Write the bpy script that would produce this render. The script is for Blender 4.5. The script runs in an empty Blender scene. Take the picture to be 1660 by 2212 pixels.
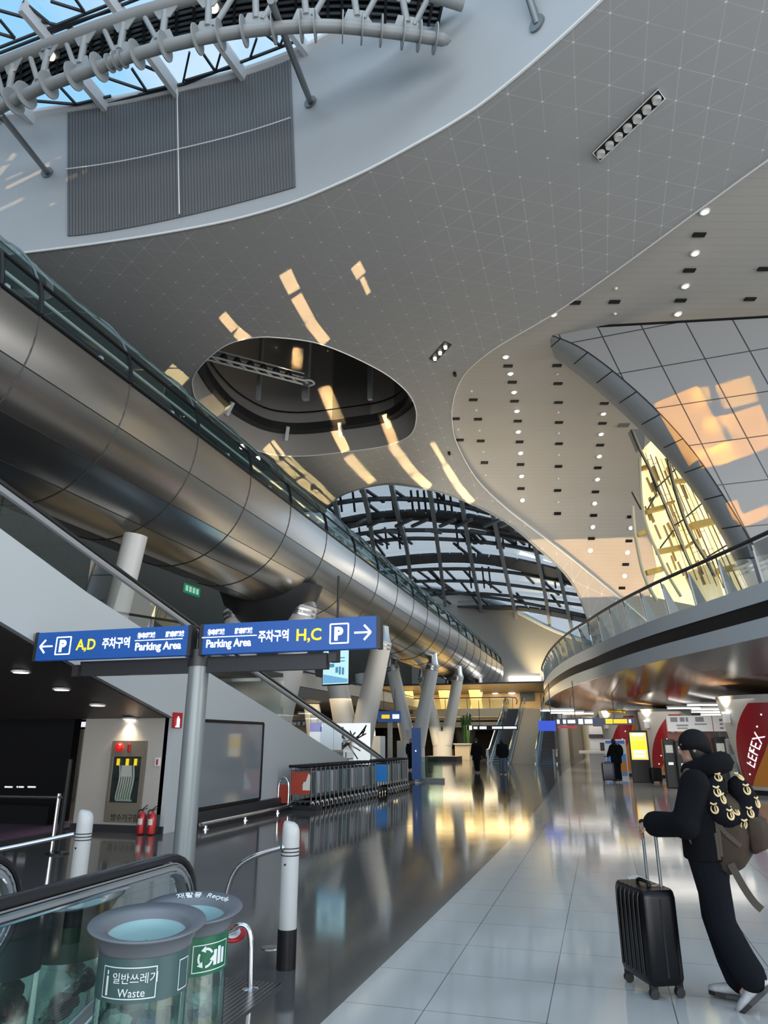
import bpy, bmesh, math, random
from mathutils import Vector, Matrix
from mathutils.geometry import delaunay_2d_cdt
random.seed(7)
scn = bpy.context.scene
COL = scn.collection
R = math.radians
# ---------------------------------------------------------------- camera
F = 1500.0; PIT = R(18.2); YAW = R(16.6); EYE = 1.6
CP, SP, CA, SA = math.cos(PIT), math.sin(PIT), math.cos(YAW), math.sin(YAW)
cam_d = bpy.data.cameras.new('camera'); cam = bpy.data.objects.new('camera', cam_d); COL.objects.link(cam)
cam_d.sensor_fit = 'VERTICAL'; cam_d.sensor_height = 36; cam_d.lens = F / 2212 * 36
cam_d.clip_start = 0.05; cam_d.clip_end = 600
cam.location = (0, 0, EYE); cam.rotation_euler = (math.pi / 2 + PIT, 0, YAW)
scn.camera = cam
scn.view_settings.view_transform = 'Standard'; scn.view_settings.look = 'None'
scn.view_settings.exposure = 0.0; scn.view_settings.gamma = 1.0; scn.view_settings.use_curve_mapping = False
cy = scn.cycles
cy.use_denoising = True; cy.max_bounces = 7; cy.diffuse_bounces = 3; cy.glossy_bounces = 4
cy.transmission_bounces = 4; cy.transparent_max_bounces = 14; cy.caustics_reflective = False; cy.caustics_refractive = False
cy.sample_clamp_indirect = 6.0; cy.use_adaptive_sampling = True; cy.adaptive_threshold = 0.02
# ---------------------------------------------------------------- sky
world = bpy.data.worlds.new('sky'); scn.world = world; world.use_nodes = True
wt = world.node_tree; wn = wt.nodes; wl = wt.links
bg = wn['Background']; tc = wn.new('ShaderNodeTexCoord'); nz = wn.new('ShaderNodeTexNoise')
nz.inputs['Scale'].default_value = 2.6; nz.inputs['Detail'].default_value = 6
wl.new(tc.outputs['Generated'], nz.inputs['Vector'])
cr = wn.new('ShaderNodeValToRGB'); wl.new(nz.outputs['Fac'], cr.inputs['Fac'])
cr.color_ramp.elements[0].position = .46; cr.color_ramp.elements[0].color = (.33, .66, .95, 1)
cr.color_ramp.elements[1].position = .66; cr.color_ramp.elements[1].color = (.86, .92, 1.0, 1)
sep = wn.new('ShaderNodeSeparateXYZ'); wl.new(tc.outputs['Generated'], sep.inputs[0])
hz = wn.new('ShaderNodeMapRange'); hz.inputs['From Min'].default_value = -.05; hz.inputs['From Max'].default_value = .02
wl.new(sep.outputs['Z'], hz.inputs['Value'])
mx = wn.new('ShaderNodeMix'); mx.data_type = 'RGBA'; mx.inputs['A'].default_value = (.16, .16, .17, 1)
lo = wn.new('ShaderNodeMapRange'); lo.inputs['From Min'].default_value = .22; lo.inputs['From Max'].default_value = .6; wl.new(sep.outputs['Z'], lo.inputs['Value'])
haze = wn.new('ShaderNodeMix'); haze.data_type = 'RGBA'; haze.inputs['A'].default_value = (.86, .99, 1.12, 1); wl.new(lo.outputs[0], haze.inputs['Factor']); wl.new(cr.outputs['Color'], haze.inputs['B'])
wl.new(hz.outputs[0], mx.inputs['Factor']); wl.new(haze.outputs['Result'], mx.inputs['B'])
wl.new(mx.outputs['Result'], bg.inputs['Color']); bg.inputs['Strength'].default_value = 1.1
# ---------------------------------------------------------------- big lights
def area(name, loc, to, sx, sy, watts, col, spread=180):
    l = bpy.data.lights.new(name, 'AREA'); l.shape = 'RECTANGLE'; l.size = sx; l.size_y = sy
    l.energy = watts; l.color = col; l.spread = R(spread)
    o = bpy.data.objects.new(name, l); COL.objects.link(o); o.location = loc
    o.rotation_euler = (Vector(to) - Vector(loc)).to_track_quat('-Z', 'Y').to_euler()
    return o
DAY = (1.0, .985, .96); WARM = (1.0, .66, .32)
area('fill_rear', (4, -18, 6), (-2, 22, 14), 40, 9, 2000, DAY, 120)  # added fill behind the viewer, no facade stands there
area('fill_rear_low', (12, -10, .6), (2, 18, 16), 24, 10, 1300, DAY, 100)  # added low fill aimed up to brighten the grey shell
area('fill_side', (34, 16, 11), (-10, 26, 12), 44, 12, 6600, DAY, 140)  # added fill off to the right for tube and ramp wall
area('fill_bounce_far_hall', (-5, 37, 2.3), (-5, 38, 16), 10, 14, 900, (1, .85, .62), 150)  # added fill floating in the hall, stands in for sun off the floor
area('daylight_lantern', (-3, 2, 23.5), (-5, 10, 10), 14, 12, 900, (.82, .91, 1.0))
area('daylight_far_hall', (4, 66, 11), (-8, 70, 2), 16, 8, 1200, (1, .86, .66))
# ---------------------------------------------------------------- pixel geometry
def ray(x, y):
    c = (x - 830) / F; r = (1106 - y) / F
    dy = CP - r * SP; dz = SP + r * CP
    return Vector((c * CA - dy * SA, c * SA + dy * CA, dz))
ORG = Vector((0, 0, EYE))
def at(x, y, t): return ORG + ray(x, y) * t
def onX(x, y, X): d = ray(x, y); return ORG + d * (X / d.x)
def onY(x, y, Y): d = ray(x, y); return ORG + d * (Y / d.y)
def onZ(x, y, Z): d = ray(x, y); return ORG + d * ((Z - EYE) / d.z)
def onD(x, y, D): d = ray(x, y); return ORG + d * (D / (-d.x * SA + d.y * CA))     # upright plane facing the viewer's heading
def onP(x, y, p0, n): d = ray(x, y); return ORG + d * ((p0 - ORG).dot(n) / d.dot(n))
def cd(xc, d, z): return Vector((xc * CA - d * SA, xc * SA + d * CA, z))           # heading-aligned lateral / depth to world
# ---------------------------------------------------------------- mesh builder
WL = {}
class MB:
    def __init__(s): s.v = []; s.f = []; s.m = []
    def add(s, vs, fs, mi=0):
        b = len(s.v); s.v += [Vector(p) for p in vs]
        for q in fs: s.f.append([b + i for i in q]); s.m.append(mi)
        return s
    def poly(s, pts, mi=0): return s.add(pts, [list(range(len(pts)))], mi)
    def box(s, c, d, rz=0, mi=0, M=None):
        x, y, z = d[0] / 2, d[1] / 2, d[2] / 2
        vs = [Vector((a, b, e)) for e in (-z, z) for a, b in ((-x, -y), (x, -y), (x, y), (-x, y))]
        M = M or Matrix.Rotation(rz, 3, 'Z'); vs = [M @ p + Vector(c) for p in vs]
        return s.add(vs, [[0, 3, 2, 1], [4, 5, 6, 7], [0, 1, 5, 4], [1, 2, 6, 5], [2, 3, 7, 6], [3, 0, 4, 7]], mi)
    def beam(s, a, b, w, h, up=(0, 0, 1), mi=0):
        a = Vector(a); b = Vector(b); d = (b - a).normalized(); up = Vector(up)
        if abs(d.dot(up.normalized())) > .98: up = Vector((0, 1, 0)) if abs(d.y) < .9 else Vector((1, 0, 0))
        sd = d.cross(up).normalized(); u = sd.cross(d)
        vs = [p + sd * i * w / 2 + u * j * h / 2 for p in (a, b) for i, j in ((-1, -1), (1, -1), (1, 1), (-1, 1))]
        return s.add(vs, [[3, 2, 1, 0], [4, 5, 6, 7], [0, 1, 5, 4], [1, 2, 6, 5], [2, 3, 7, 6], [3, 0, 4, 7]], mi)
    def tube(s, pts, r, n=10, cap=True, mi=0):
        pts = [Vector(p) for p in pts]; k = len(pts); rr = r if isinstance(r, (list, tuple)) else [r] * k
        b = len(s.v); pu = None
        for i, p in enumerate(pts):
            t = (pts[min(i + 1, k - 1)] - pts[max(i - 1, 0)]).normalized()
            u = pu if pu is not None else (Vector((0, 0, 1)) if abs(t.z) < .9 else Vector((1, 0, 0)))
            u = (u - t * u.dot(t)).normalized(); pu = u; w = t.cross(u)
            for j in range(n):
                a = 2 * math.pi * j / n; s.v.append(p + (u * math.cos(a) + w * math.sin(a)) * rr[i])
        for i in range(k - 1):
            for j in range(n):
                j2 = (j + 1) % n; s.f.append([b + i * n + j, b + i * n + j2, b + (i + 1) * n + j2, b + (i + 1) * n + j]); s.m.append(mi)
        if cap:
            s.f.append([b + j for j in range(n)][::-1]); s.m.append(mi)
            s.f.append([b + (k - 1) * n + j for j in range(n)]); s.m.append(mi)
        return s
    def lathe(s, c, prof, n=24, mi=0, axis=None, sx=1, sy=1):
        c = Vector(c); b = len(s.v)
        Q = Vector((0, 0, 1)).rotation_difference(Vector(axis)).to_matrix() if axis is not None else Matrix.Identity(3)
        for r, z in prof:
            for j in range(n):
                a = 2 * math.pi * j / n; s.v.append(c + Q @ Vector((r * sx * math.cos(a), r * sy * math.sin(a), z)))
        for i in range(len(prof) - 1):
            for j in range(n):
                j2 = (j + 1) % n; s.f.append([b + i * n + j, b + i * n + j2, b + (i + 1) * n + j2, b + (i + 1) * n + j]); s.m.append(mi)
        for i, fl in ((0, True), (len(prof) - 1, False)):
            if prof[i][0] > 1e-4:
                q = [b + i * n + j for j in range(n)]; s.f.append(q[::-1] if fl else q); s.m.append(mi)
        return s
    def ell(s, c, r, n=14, M=None, mi=0):
        c = Vector(c); r = (r, r, r) if not isinstance(r, (tuple, list)) else r; M = M or Matrix.Identity(3)
        k = max(6, n // 2); vs = []; fs = []
        for i in range(k + 1):
            th = math.pi * i / k
            for j in range(n):
                a = 2 * math.pi * j / n
                vs.append(c + M @ Vector((r[0] * math.sin(th) * math.cos(a), r[1] * math.sin(th) * math.sin(a), r[2] * math.cos(th))))
        for i in range(k):
            for j in range(n):
                j2 = (j + 1) % n; fs.append([i * n + j, i * n + j2, (i + 1) * n + j2, (i + 1) * n + j])
        return s.add(vs, fs, mi)
    def loft(s, rings, cap=True, closed=True, mi=0):
        n = len(rings[0]); b = len(s.v)
        for r in rings: s.v += [Vector(p) for p in r]
        for i in range(len(rings) - 1):
            for j in range(n if closed else n - 1):
                j2 = (j + 1) % n; s.f.append([b + i * n + j, b + i * n + j2, b + (i + 1) * n + j2, b + (i + 1) * n + j]); s.m.append(mi)
        if cap and closed:
            s.f.append([b + j for j in range(n)][::-1]); s.m.append(mi)
            s.f.append([b + (len(rings) - 1) * n + j for j in range(n)]); s.m.append(mi)
        return s
    def prism(s, pts, vec, mi=0):
        vec = Vector(vec); pts = [Vector(p) for p in pts]; n = len(pts)
        return s.add(pts + [p + vec for p in pts], [list(range(n))[::-1], list(range(n, 2 * n))] + [[i, (i + 1) % n, n + (i + 1) % n, n + i] for i in range(n)], mi)
    def build(s, name, mat, parent=None, smooth=False, bev=0, recalc=True, auto=None):
        off = WL.get(parent.name, Vector((0, 0, 0))) if parent else Vector((0, 0, 0))
        me = bpy.data.meshes.new(name); me.from_pydata([p - off for p in s.v], [], s.f)
        for mt in (mat if isinstance(mat, (list, tuple)) else [mat]): me.materials.append(mt)
        me.polygons.foreach_set('material_index', s.m)
        bm = bmesh.new(); bm.from_mesh(me); bmesh.ops.remove_doubles(bm, verts=bm.verts, dist=1e-6)
        if recalc: bmesh.ops.recalc_face_normals(bm, faces=bm.faces)
        bm.to_mesh(me); bm.free()
        o = bpy.data.objects.new(name, me); COL.objects.link(o)
        if smooth:
            me.polygons.foreach_set('use_smooth', [True] * len(me.polygons))
            if smooth != 'all': me.set_sharp_from_angle(angle=R(38))
        if bev:
            b = o.modifiers.new('bevel', 'BEVEL'); b.width = bev; b.segments = 2; b.limit_method = 'ANGLE'
        if parent: o.parent = parent; WL[o.name] = off
        return o
def tag(o, label=None, cat=None, group=None, kind=None):
    if label: o['label'] = label
    if cat: o['category'] = cat
    if group: o['group'] = group
    if kind: o['kind'] = kind
    return o
def thing(name, label, cat, loc=(0, 0, 0), group=None):
    o = bpy.data.objects.new(name, None); COL.objects.link(o); o.location = loc; o.empty_display_size = .1
    WL[o.name] = Vector(loc); return tag(o, label, cat, group)
def struct(name, mb, mat, **k):
    o = mb.build(name, mat, None, **k); o['kind'] = 'structure'; return o
def dup(root, loc, rotz=0, label=None, mats=None):
    r = root.copy(); COL.objects.link(r); r.location = loc; r.rotation_euler = (0, 0, rotz)
    if label: r['label'] = label
    for ch in list(root.children):
        c = ch.copy(); COL.objects.link(c); c.parent = r
        for g in list(ch.children):
            d = g.copy(); COL.objects.link(d); d.parent = c
    return r
ORD = 'first second third fourth fifth sixth seventh eighth ninth tenth eleventh twelfth thirteenth fourteenth fifteenth sixteenth seventeenth eighteenth nineteenth twentieth'.split()
def smooth_path(pts, k=6):
    pts = [Vector(p) for p in pts]; out = []; n = len(pts)
    for i in range(n - 1):
        p0, p1, p2, p3 = pts[max(i - 1, 0)], pts[i], pts[i + 1], pts[min(i + 2, n - 1)]
        for j in range(k):
            t = j / k
            out.append(.5 * ((2 * p1) + (p2 - p0) * t + (2 * p0 - 5 * p1 + 4 * p2 - p3) * t * t + (3 * p1 - p0 - 3 * p2 + p3) * t ** 3))
    out.append(pts[-1]); return out
def text_into(mb, s, org, right, up, size, depth=.004, mi=0, align='LEFT', shear=0, bold=0, fit=None):
    cu = bpy.data.curves.new('lettering', 'FONT'); cu.body = s; cu.size = size; cu.align_x = align; cu.align_y = 'BOTTOM_BASELINE'
    cu.resolution_u = 3; cu.extrude = depth / 2; cu.shear = shear; cu.offset = bold
    o = bpy.data.objects.new('lettering', cu); COL.objects.link(o)
    dg = bpy.context.evaluated_depsgraph_get(); ev = o.evaluated_get(dg); me = ev.to_mesh()
    right = Vector(right).normalized(); up = Vector(up).normalized(); nrm = right.cross(up)
    xs = [v.co.x for v in me.vertices] or [0, 1]; kx = fit / (max(xs) - min(xs)) if fit else 1
    vs = [Vector(org) + right * v.co.x * kx + up * v.co.y + nrm * (v.co.z + depth / 2) for v in me.vertices]
    fs = [list(p.vertices) for p in me.polygons]
    if vs: mb.add(vs, fs, mi)
    w = max((v.co.x for v in me.vertices), default=0)
    ev.to_mesh_clear(); bpy.data.objects.remove(o); bpy.data.curves.remove(cu)
    return w
# ---------------------------------------------------------------- materials
def mat(name, col, rough=.5, metal=0, spec=.5, emit=None, es=1, noise=0, nscale=8, bump=0, bscale=40, coat=0, aniso=0):
    m = bpy.data.materials.new(name); m.use_nodes = True; nt = m.node_tree; b = nt.nodes['Principled BSDF']
    c = (*col, 1) if len(col) == 3 else col
    b.inputs['Base Color'].default_value = c; b.inputs['Roughness'].default_value = rough
    b.inputs['Metallic'].default_value = metal; b.inputs['Specular IOR Level'].default_value = spec
    b.inputs['Coat Weight'].default_value = coat; b.inputs['Anisotropic'].default_value = aniso
    if emit: b.inputs['Emission Color'].default_value = (*emit, 1); b.inputs['Emission Strength'].default_value = es
    if noise:
        t = nt.nodes.new('ShaderNodeTexCoord'); n = nt.nodes.new('ShaderNodeTexNoise'); n.inputs['Scale'].default_value = nscale; n.inputs['Detail'].default_value = 5
        nt.links.new(t.outputs['Object'], n.inputs['Vector']); mm = nt.nodes.new('ShaderNodeMix'); mm.data_type = 'RGBA'
        mm.inputs['A'].default_value = tuple(x * (1 - noise) for x in c[:3]) + (1,); mm.inputs['B'].default_value = tuple(min(1, x * (1 + noise)) for x in c[:3]) + (1,)
        nt.links.new(n.outputs['Fac'], mm.inputs['Factor']); nt.links.new(mm.outputs['Result'], b.inputs['Base Color'])
    if bump:
        t = nt.nodes.new('ShaderNodeTexCoord'); n = nt.nodes.new('ShaderNodeTexNoise'); n.inputs['Scale'].default_value = bscale
        nt.links.new(t.outputs['Object'], n.inputs['Vector']); bp = nt.nodes.new('ShaderNodeBump'); bp.inputs['Strength'].default_value = bump
        nt.links.new(n.outputs['Fac'], bp.inputs['Height']); nt.links.new(bp.outputs['Normal'], b.inputs['Normal'])
    return m
def glass(name, tint, refl=.08, rough=.02):
    m = bpy.data.materials.new(name); m.use_nodes = True; nt = m.node_tree; nt.nodes.clear()
    o = nt.nodes.new('ShaderNodeOutputMaterial'); t = nt.nodes.new('ShaderNodeBsdfTransparent'); g = nt.nodes.new('ShaderNodeBsdfGlossy')
    t.inputs['Color'].default_value = (*tint, 1); g.inputs['Roughness'].default_value = rough; g.inputs['Color'].default_value = (.9, .95, .95, 1)
    fr = nt.nodes.new('ShaderNodeLayerWeight'); fr.inputs['Blend'].default_value = .25
    ma = nt.nodes.new('ShaderNodeMath'); ma.operation = 'MULTIPLY_ADD'; ma.inputs[1].default_value = .55; ma.inputs[2].default_value = refl; ma.use_clamp = True
    nt.links.new(fr.outputs['Fresnel'], ma.inputs[0]); x = nt.nodes.new('ShaderNodeMixShader')
    nt.links.new(ma.outputs[0], x.inputs['Fac']); nt.links.new(t.outputs[0], x.inputs[1]); nt.links.new(g.outputs[0], x.inputs[2])
    nt.links.new(x.outputs[0], o.inputs['Surface']); return m
class NT:                                                    # tiny node helper on a principled material
    def __init__(s, m): s.m = m; s.t = m.node_tree; s.b = s.t.nodes['Principled BSDF']; s.tc = s.t.nodes.new('ShaderNodeTexCoord'); s.sp = None
    def axis(s, i):
        if not s.sp: s.sp = s.t.nodes.new('ShaderNodeSeparateXYZ'); s.t.links.new(s.tc.outputs['Object'], s.sp.inputs[0])
        return s.sp.outputs[i]
    def math(s, op, a, b=None, c=None):
        n = s.t.nodes.new('ShaderNodeMath'); n.operation = op
        for i, v in enumerate((a, b, c)):
            if v is None: continue
            if isinstance(v, (int, float)): n.inputs[i].default_value = v
            else: s.t.links.new(v, n.inputs[i])
        return n.outputs[0]
    def line(s, v, period, width, phase=0):                  # 1 on joints of a coordinate
        q = s.math('MULTIPLY_ADD', v, 1 / period, phase); q = s.math('FRACT', q)
        q = s.math('ABSOLUTE', s.math('SUBTRACT', q, .5)); return s.math('GREATER_THAN', q, .5 - width / period / 2)
    def mix(s, f, a, b):
        n = s.t.nodes.new('ShaderNodeMix'); n.data_type = 'RGBA'
        for k, v in (('Factor', f), ('A', a), ('B', b)):
            if isinstance(v, tuple): n.inputs[k].default_value = (*v, 1) if len(v) == 3 else v
            elif isinstance(v, (int, float)): n.inputs[k].default_value = v
            else: s.t.links.new(v, n.inputs[k])
        return n.outputs['Result']
    def noise(s, scale, detail=4, vec=None, sx=None):
        n = s.t.nodes.new('ShaderNodeTexNoise'); n.inputs['Scale'].default_value = scale; n.inputs['Detail'].default_value = detail
        src = s.tc.outputs['Object']
        if sx:
            mp = s.t.nodes.new('ShaderNodeMapping'); mp.inputs['Scale'].default_value = sx; s.t.links.new(src, mp.inputs['Vector']); src = mp.outputs[0]
        s.t.links.new(src, n.inputs['Vector']); return n.outputs['Fac']
    def color(s, c): s.t.links.new(c, s.b.inputs['Base Color'])
    def rough(s, c): s.t.links.new(c, s.b.inputs['Roughness'])
M = {}
M['white'] = mat('painted_white', (.62, .64, .66), .45)
M['offwhite'] = mat('cream_paint', (.62, .58, .52), .5)
M['steelwhite'] = mat('white_painted_steel', (.27, .285, .29), .4)
M['grey'] = mat('grey_paint', (.30, .32, .33), .45)
M['midgrey'] = mat('mid_grey_metal', (.22, .24, .25), .35, .6)
M['black'] = mat('black_plastic', (.010, .010, .011), .4, spec=.25)
M['rubber'] = mat('black_rubber', (.015, .015, .017), .3, coat=.2)
M['dark'] = mat('dark_metal', (.035, .036, .04), .4, .3)
M['chrome'] = mat('chrome', (.75, .76, .78), .12, 1)
M['brushed'] = mat('brushed_steel', (.50, .51, .52), .3, 1)
M['blue'] = mat('blue_sign_face', (.010, .075, .30), .4, emit=(.012, .09, .36), es=.28)
M['satin'] = mat('satin_silver_profile', (.55, .56, .57), .32, .6)
M['sign_white'] = mat('lit_white_lettering', (.85, .87, .9), .5, emit=(.9, .93, 1), es=.75)
M['sign_yellow'] = mat('lit_yellow_lettering', (.9, .62, .02), .5, emit=(1, .65, .02), es=.7)
M['trim'] = mat('white_edge_trim', (.82, .83, .82), .35)
M['red'] = mat('red_paint', (.42, .012, .015), .3)
M['lamp'] = mat('lamp_glow', (1, 1, 1), .5, emit=(1, .96, .88), es=7)
M['lampsoft'] = mat('lamp_glow_soft', (1, 1, 1), .5, emit=(1, .97, .92), es=4)
M['lampwarm'] = mat('lamp_glow_warm', (1, .9, .7), .5, emit=(1, .78, .45), es=9)
M['glass'] = glass('clear_glass', (.86, .93, .91), .05)
M['roofglass'] = glass('roof_glass', (.93, .96, .98), .02)
M['tubeglass'] = glass('green_tinted_glass', (.74, .86, .84), .07)
M['binglass'] = glass('green_acrylic', (.74, .90, .85), .09)
# ================================================================= FLOOR
def floor_mat():
    m = mat('polished_floor_tile', (.42, .42, .43), .09, spec=.55); n = NT(m)
    x, y = n.axis(0), n.axis(1)
    sp = n.noise(170, 2); sp2 = n.noise(.9, 4)
    base = n.mix(sp, (.36, .355, .345), (.54, .535, .525)); base = n.mix(n.math('MULTIPLY', sp2, .35), base, (.42, .415, .405))
    j = n.math('MAXIMUM', n.line(x, .75, .007, .62), n.line(y, .755, .006, .45))
    lg = n.mix(j, base, (.12, .12, .12))
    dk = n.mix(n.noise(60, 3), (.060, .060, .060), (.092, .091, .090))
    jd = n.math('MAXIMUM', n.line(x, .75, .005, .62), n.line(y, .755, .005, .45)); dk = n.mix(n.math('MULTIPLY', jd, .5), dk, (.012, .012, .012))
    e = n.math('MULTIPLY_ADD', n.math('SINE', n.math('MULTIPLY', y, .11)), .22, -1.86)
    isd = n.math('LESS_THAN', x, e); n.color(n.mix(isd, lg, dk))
    n.rough(n.math('MULTIPLY_ADD', n.noise(3, 3), .06, .055)); return m
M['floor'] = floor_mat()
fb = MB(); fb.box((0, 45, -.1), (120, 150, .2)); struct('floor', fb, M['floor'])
cp = mat('dark_streaked_carpet', (.02, .03, .07), .8); n = NT(cp)
n.color(n.mix(n.noise(1.6, 2, sx=(1, .25, 1)), (.005, .006, .012), n.mix(n.noise(.8, 1), (.02, .05, .16), (.16, .02, .04))))  # coloured reflections are put into the carpet colour as streaks
cb = MB(); cb.box((-15.2, 11.3, .01), (10.6, 4.2, .02)); o = cb.build('carpet', cp); tag(o, 'dark carpet with painted blue and red reflections in front of the black shop hoarding', 'carpet')
# ================================================================= CEILING SHELL
H = 16.0
DROP = [(0, 0), (27, 0), (28.9, .03), (30.68, .22), (32.45, .58), (34.14, 1.19), (35.77, 1.95), (37.14, 3.11), (38.4, 4.4), (39.5, 5.9), (40.5, 7.8), (41.2, 10), (41.6, 12.4), (41.8, 15.9)]
ARC = [0.0]
for i in range(1, len(DROP)): ARC.append(ARC[-1] + math.hypot(DROP[i][0] - DROP[i - 1][0], DROP[i][1] - DROP[i - 1][1]))
def vault(s):
    if s <= 0: return s, 0
    for i in range(1, len(ARC)):
        if s <= ARC[i]:
            t = (s - ARC[i - 1]) / (ARC[i] - ARC[i - 1]); a, b = DROP[i - 1], DROP[i]
            return a[0] + (b[0] - a[0]) * t, a[1] + (b[1] - a[1]) * t
    return DROP[-1][0], DROP[-1][1] + s - ARC[-1]
def sstep(a, b, x): t = max(0, min(1, (x - a) / (b - a))); return t * t * (3 - 2 * t)
def shellP(xc, s):
    off = 26 * (1 - sstep(-6.0, 2.6, xc)); d, dr = vault(s)
    if off > .01:
        d0 = 24; L = 14 + off                        # stretch the flat part on the left
        if s > d0:
            q = s - d0; ss = d0 + max(0, q - off) + min(q, off) * .0; dd, dr = vault(ss); d = dd + min(q, off)
    return cd(xc, d, H - dr)
def dceilP(xc, s): d, dr = vault(s); return cd(xc, d + .25, H + .25 - dr)
def invert(P, px, py):                                # the surface point seen through a pixel
    rd = ray(px, py); best = None
    lat = rd.x * CA + rd.y * SA; dep = -rd.x * SA + rd.y * CA
    prev = None; s = 1.0
    def g(s):
        # depth-consistent lateral position, then height error along the ray
        xc = 0; p = None
        t = s / dep
        for _ in range(8):
            xc = lat * t; p = P(xc, s); pd = -p.x * SA + p.y * CA; t = pd / dep
        return p.z - (EYE + rd.z * t), xc
    a = 2.0; fa = g(a)[0]
    while a < 130:
        b = a + .5; fbv = g(b)[0]
        if fa > 0 >= fbv:
            for _ in range(40):
                mdl = (a + b) / 2
                if g(mdl)[0] > 0: a = mdl
                else: b = mdl
            return g(a)[1], a
        a, fa = b, fbv
    return g(60)[1], 60
def inside(p, poly):
    x, y = p; c = False; j = len(poly) - 1
    for i in range(len(poly)):
        xi, yi = poly[i]; xj, yj = poly[j]
        if (yi > y) != (yj > y) and x < (xj - xi) * (y - yi) / (yj - yi) + xi: c = not c
        j = i
    return c
def cdt_surface(P, outer, holes, step):
    vs = []; es = []
    for lp in [outer] + holes:
        b = len(vs); vs += [Vector(p) for p in lp]; es += [(b + i, b + (i + 1) % len(lp)) for i in range(len(lp))]
    x0 = min(p[0] for p in outer); x1 = max(p[0] for p in outer); y0 = min(p[1] for p in outer); y1 = max(p[1] for p in outer)
    k = 0; y = y0 + step / 2
    while y < y1:
        x = x0 + (step / 2 if k % 2 else step)
        while x < x1:
            if inside((x, y), outer) and not any(inside((x, y), h) for h in holes): vs.append(Vector((x, y)))
            x += step
        y += step; k += 1
    rv, re, rf, *_ = delaunay_2d_cdt(vs, es, [], 0, 1e-5)
    mb = MB(); keep = []
    for f in rf:
        c = sum((rv[i] for i in f), Vector((0, 0))) / len(f)
        if inside(c, outer) and not any(inside(c, h) for h in holes): keep.append(list(f))
    mb.add([P(v.x, v.y) for v in rv], keep); return mb
def densify(pts, k=4): return [(p.x, p.y) for p in smooth_path([(x, y, 0) for x, y in pts], k)]
A_px = densify([(-340, 560), (-160, 562), (-40, 556), (60, 545), (200, 527), (350, 504), (500, 475), (620, 441), (700, 410), (800, 364), (900, 310), (980, 264), (1060, 210), (1180, 110), (1300, 0), (1400, -95), (1500, -210)])
D_px = densify([(2050, 65), (1860, 205), (1660, 345), (1540, 432), (1420, 520), (1300, 607), (1190, 682), (1080, 746), (1025, 787), (995, 822), (979, 868), (977, 910), (988, 960), (1030, 1035), (1090, 1095), (1150, 1142), (1220, 1195), (1290, 1252), (1345, 1297), (1420, 1362)])
C_px = densify([(1335, 1440), (1290, 1372), (1268, 1330), (1252, 1288), (1222, 1240), (1160, 1182), (1090, 1125), (1000, 1080), (940, 1060), (880, 1049), (830, 1046), (770, 1058), (725, 1078), (695, 1112), (670, 1150)])
L_px = [(540, 1140), (380, 960), (180, 800), (-40, 640), (-340, 640)]
B_px = densify([(415, 828), (420, 810), (443, 781), (481, 750), (519, 735), (565, 728), (610, 730), (654, 735), (692, 743), (743, 762), (802, 790), (844, 815), (882, 849), (897, 878), (900, 903), (894, 929), (878, 946), (844, 960), (802, 969), (738, 977), (675, 984), (616, 985), (560, 975), (500, 945), (455, 905), (425, 865), (416, 840)], 3)[:-1]
A_uv = [invert(shellP, *p) for p in A_px]; D_uv = [invert(shellP, *p) for p in D_px]
C_uv = [invert(shellP, *p) for p in C_px]; B_uv = [invert(shellP, *p) for p in B_px]; L_uv = [invert(shellP, *p) for p in L_px]
def shell_mat():
    m = mat('grey_ceiling_shell', (.26, .265, .27), .6, spec=.25); n = NT(m); x, y = n.axis(0), n.axis(1)
    P1 = .76; a = n.math('ADD', n.math('MULTIPLY', x, .5), n.math('MULTIPLY', y, .866)); b = n.math('ADD', n.math('MULTIPLY', x, .5), n.math('MULTIPLY', y, -.866))
    l = n.math('MAXIMUM', n.math('MAXIMUM', n.line(x, P1, .02), n.line(a, P1, .02)), n.line(b, P1, .02))
    dots = n.math('MULTIPLY', n.math('MULTIPLY', n.line(x, P1, .05), n.line(a, P1, .05)), n.line(b, P1, .05))
    fade = n.math('MULTIPLY', l, n.math('MULTIPLY_ADD', n.noise(.35, 2), 2.2, -.55)); fade = n.math('MAXIMUM', n.math('MINIMUM', fade, .8), 0)
    base = n.mix(n.noise(.5, 3, sx=(1, .3, 1)), (.37, .375, .38), (.42, .42, .42))
    n.color(n.mix(n.math('MULTIPLY', dots, .8), n.mix(fade, base, (.56, .57, .575)), (.9, .9, .9))); return m
M['shell'] = shell_mat()
outer = A_uv + D_uv + C_uv + L_uv
sh = cdt_surface(shellP, outer, [B_uv], 1.1); struct('ceiling', sh, M['shell'], smooth='all', recalc=False)
A3 = [shellP(*p) for p in A_uv]; D3 = [shellP(*p) for p in D_uv]; C3 = [shellP(*p) for p in C_uv]; B3 = [shellP(*p) for p in B_uv]
tb = MB(); tb.tube(A3, .035, 8); o = struct('trim_1', tb, M['trim'], smooth=True)
tb = MB(); tb.tube(D3, .03, 8); struct('trim_2', tb, M['trim'], smooth=True)
tb = MB(); tb.tube(C3, .06, 8); struct('trim_3', tb, M['grey'], smooth=True)
tb = MB(); tb.tube(B3 + B3[:1], .025, 8); struct('trim_4', tb, M['trim'], smooth=True)
# thickness of the shell along the right edge: a reveal going up to the plank ceiling
mb = MB(); mb.loft([D3, [p + cd(0, .27, .27) for p in D3]], cap=False, closed=False); struct('trim_5', mb, M['white'], smooth=True)
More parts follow.
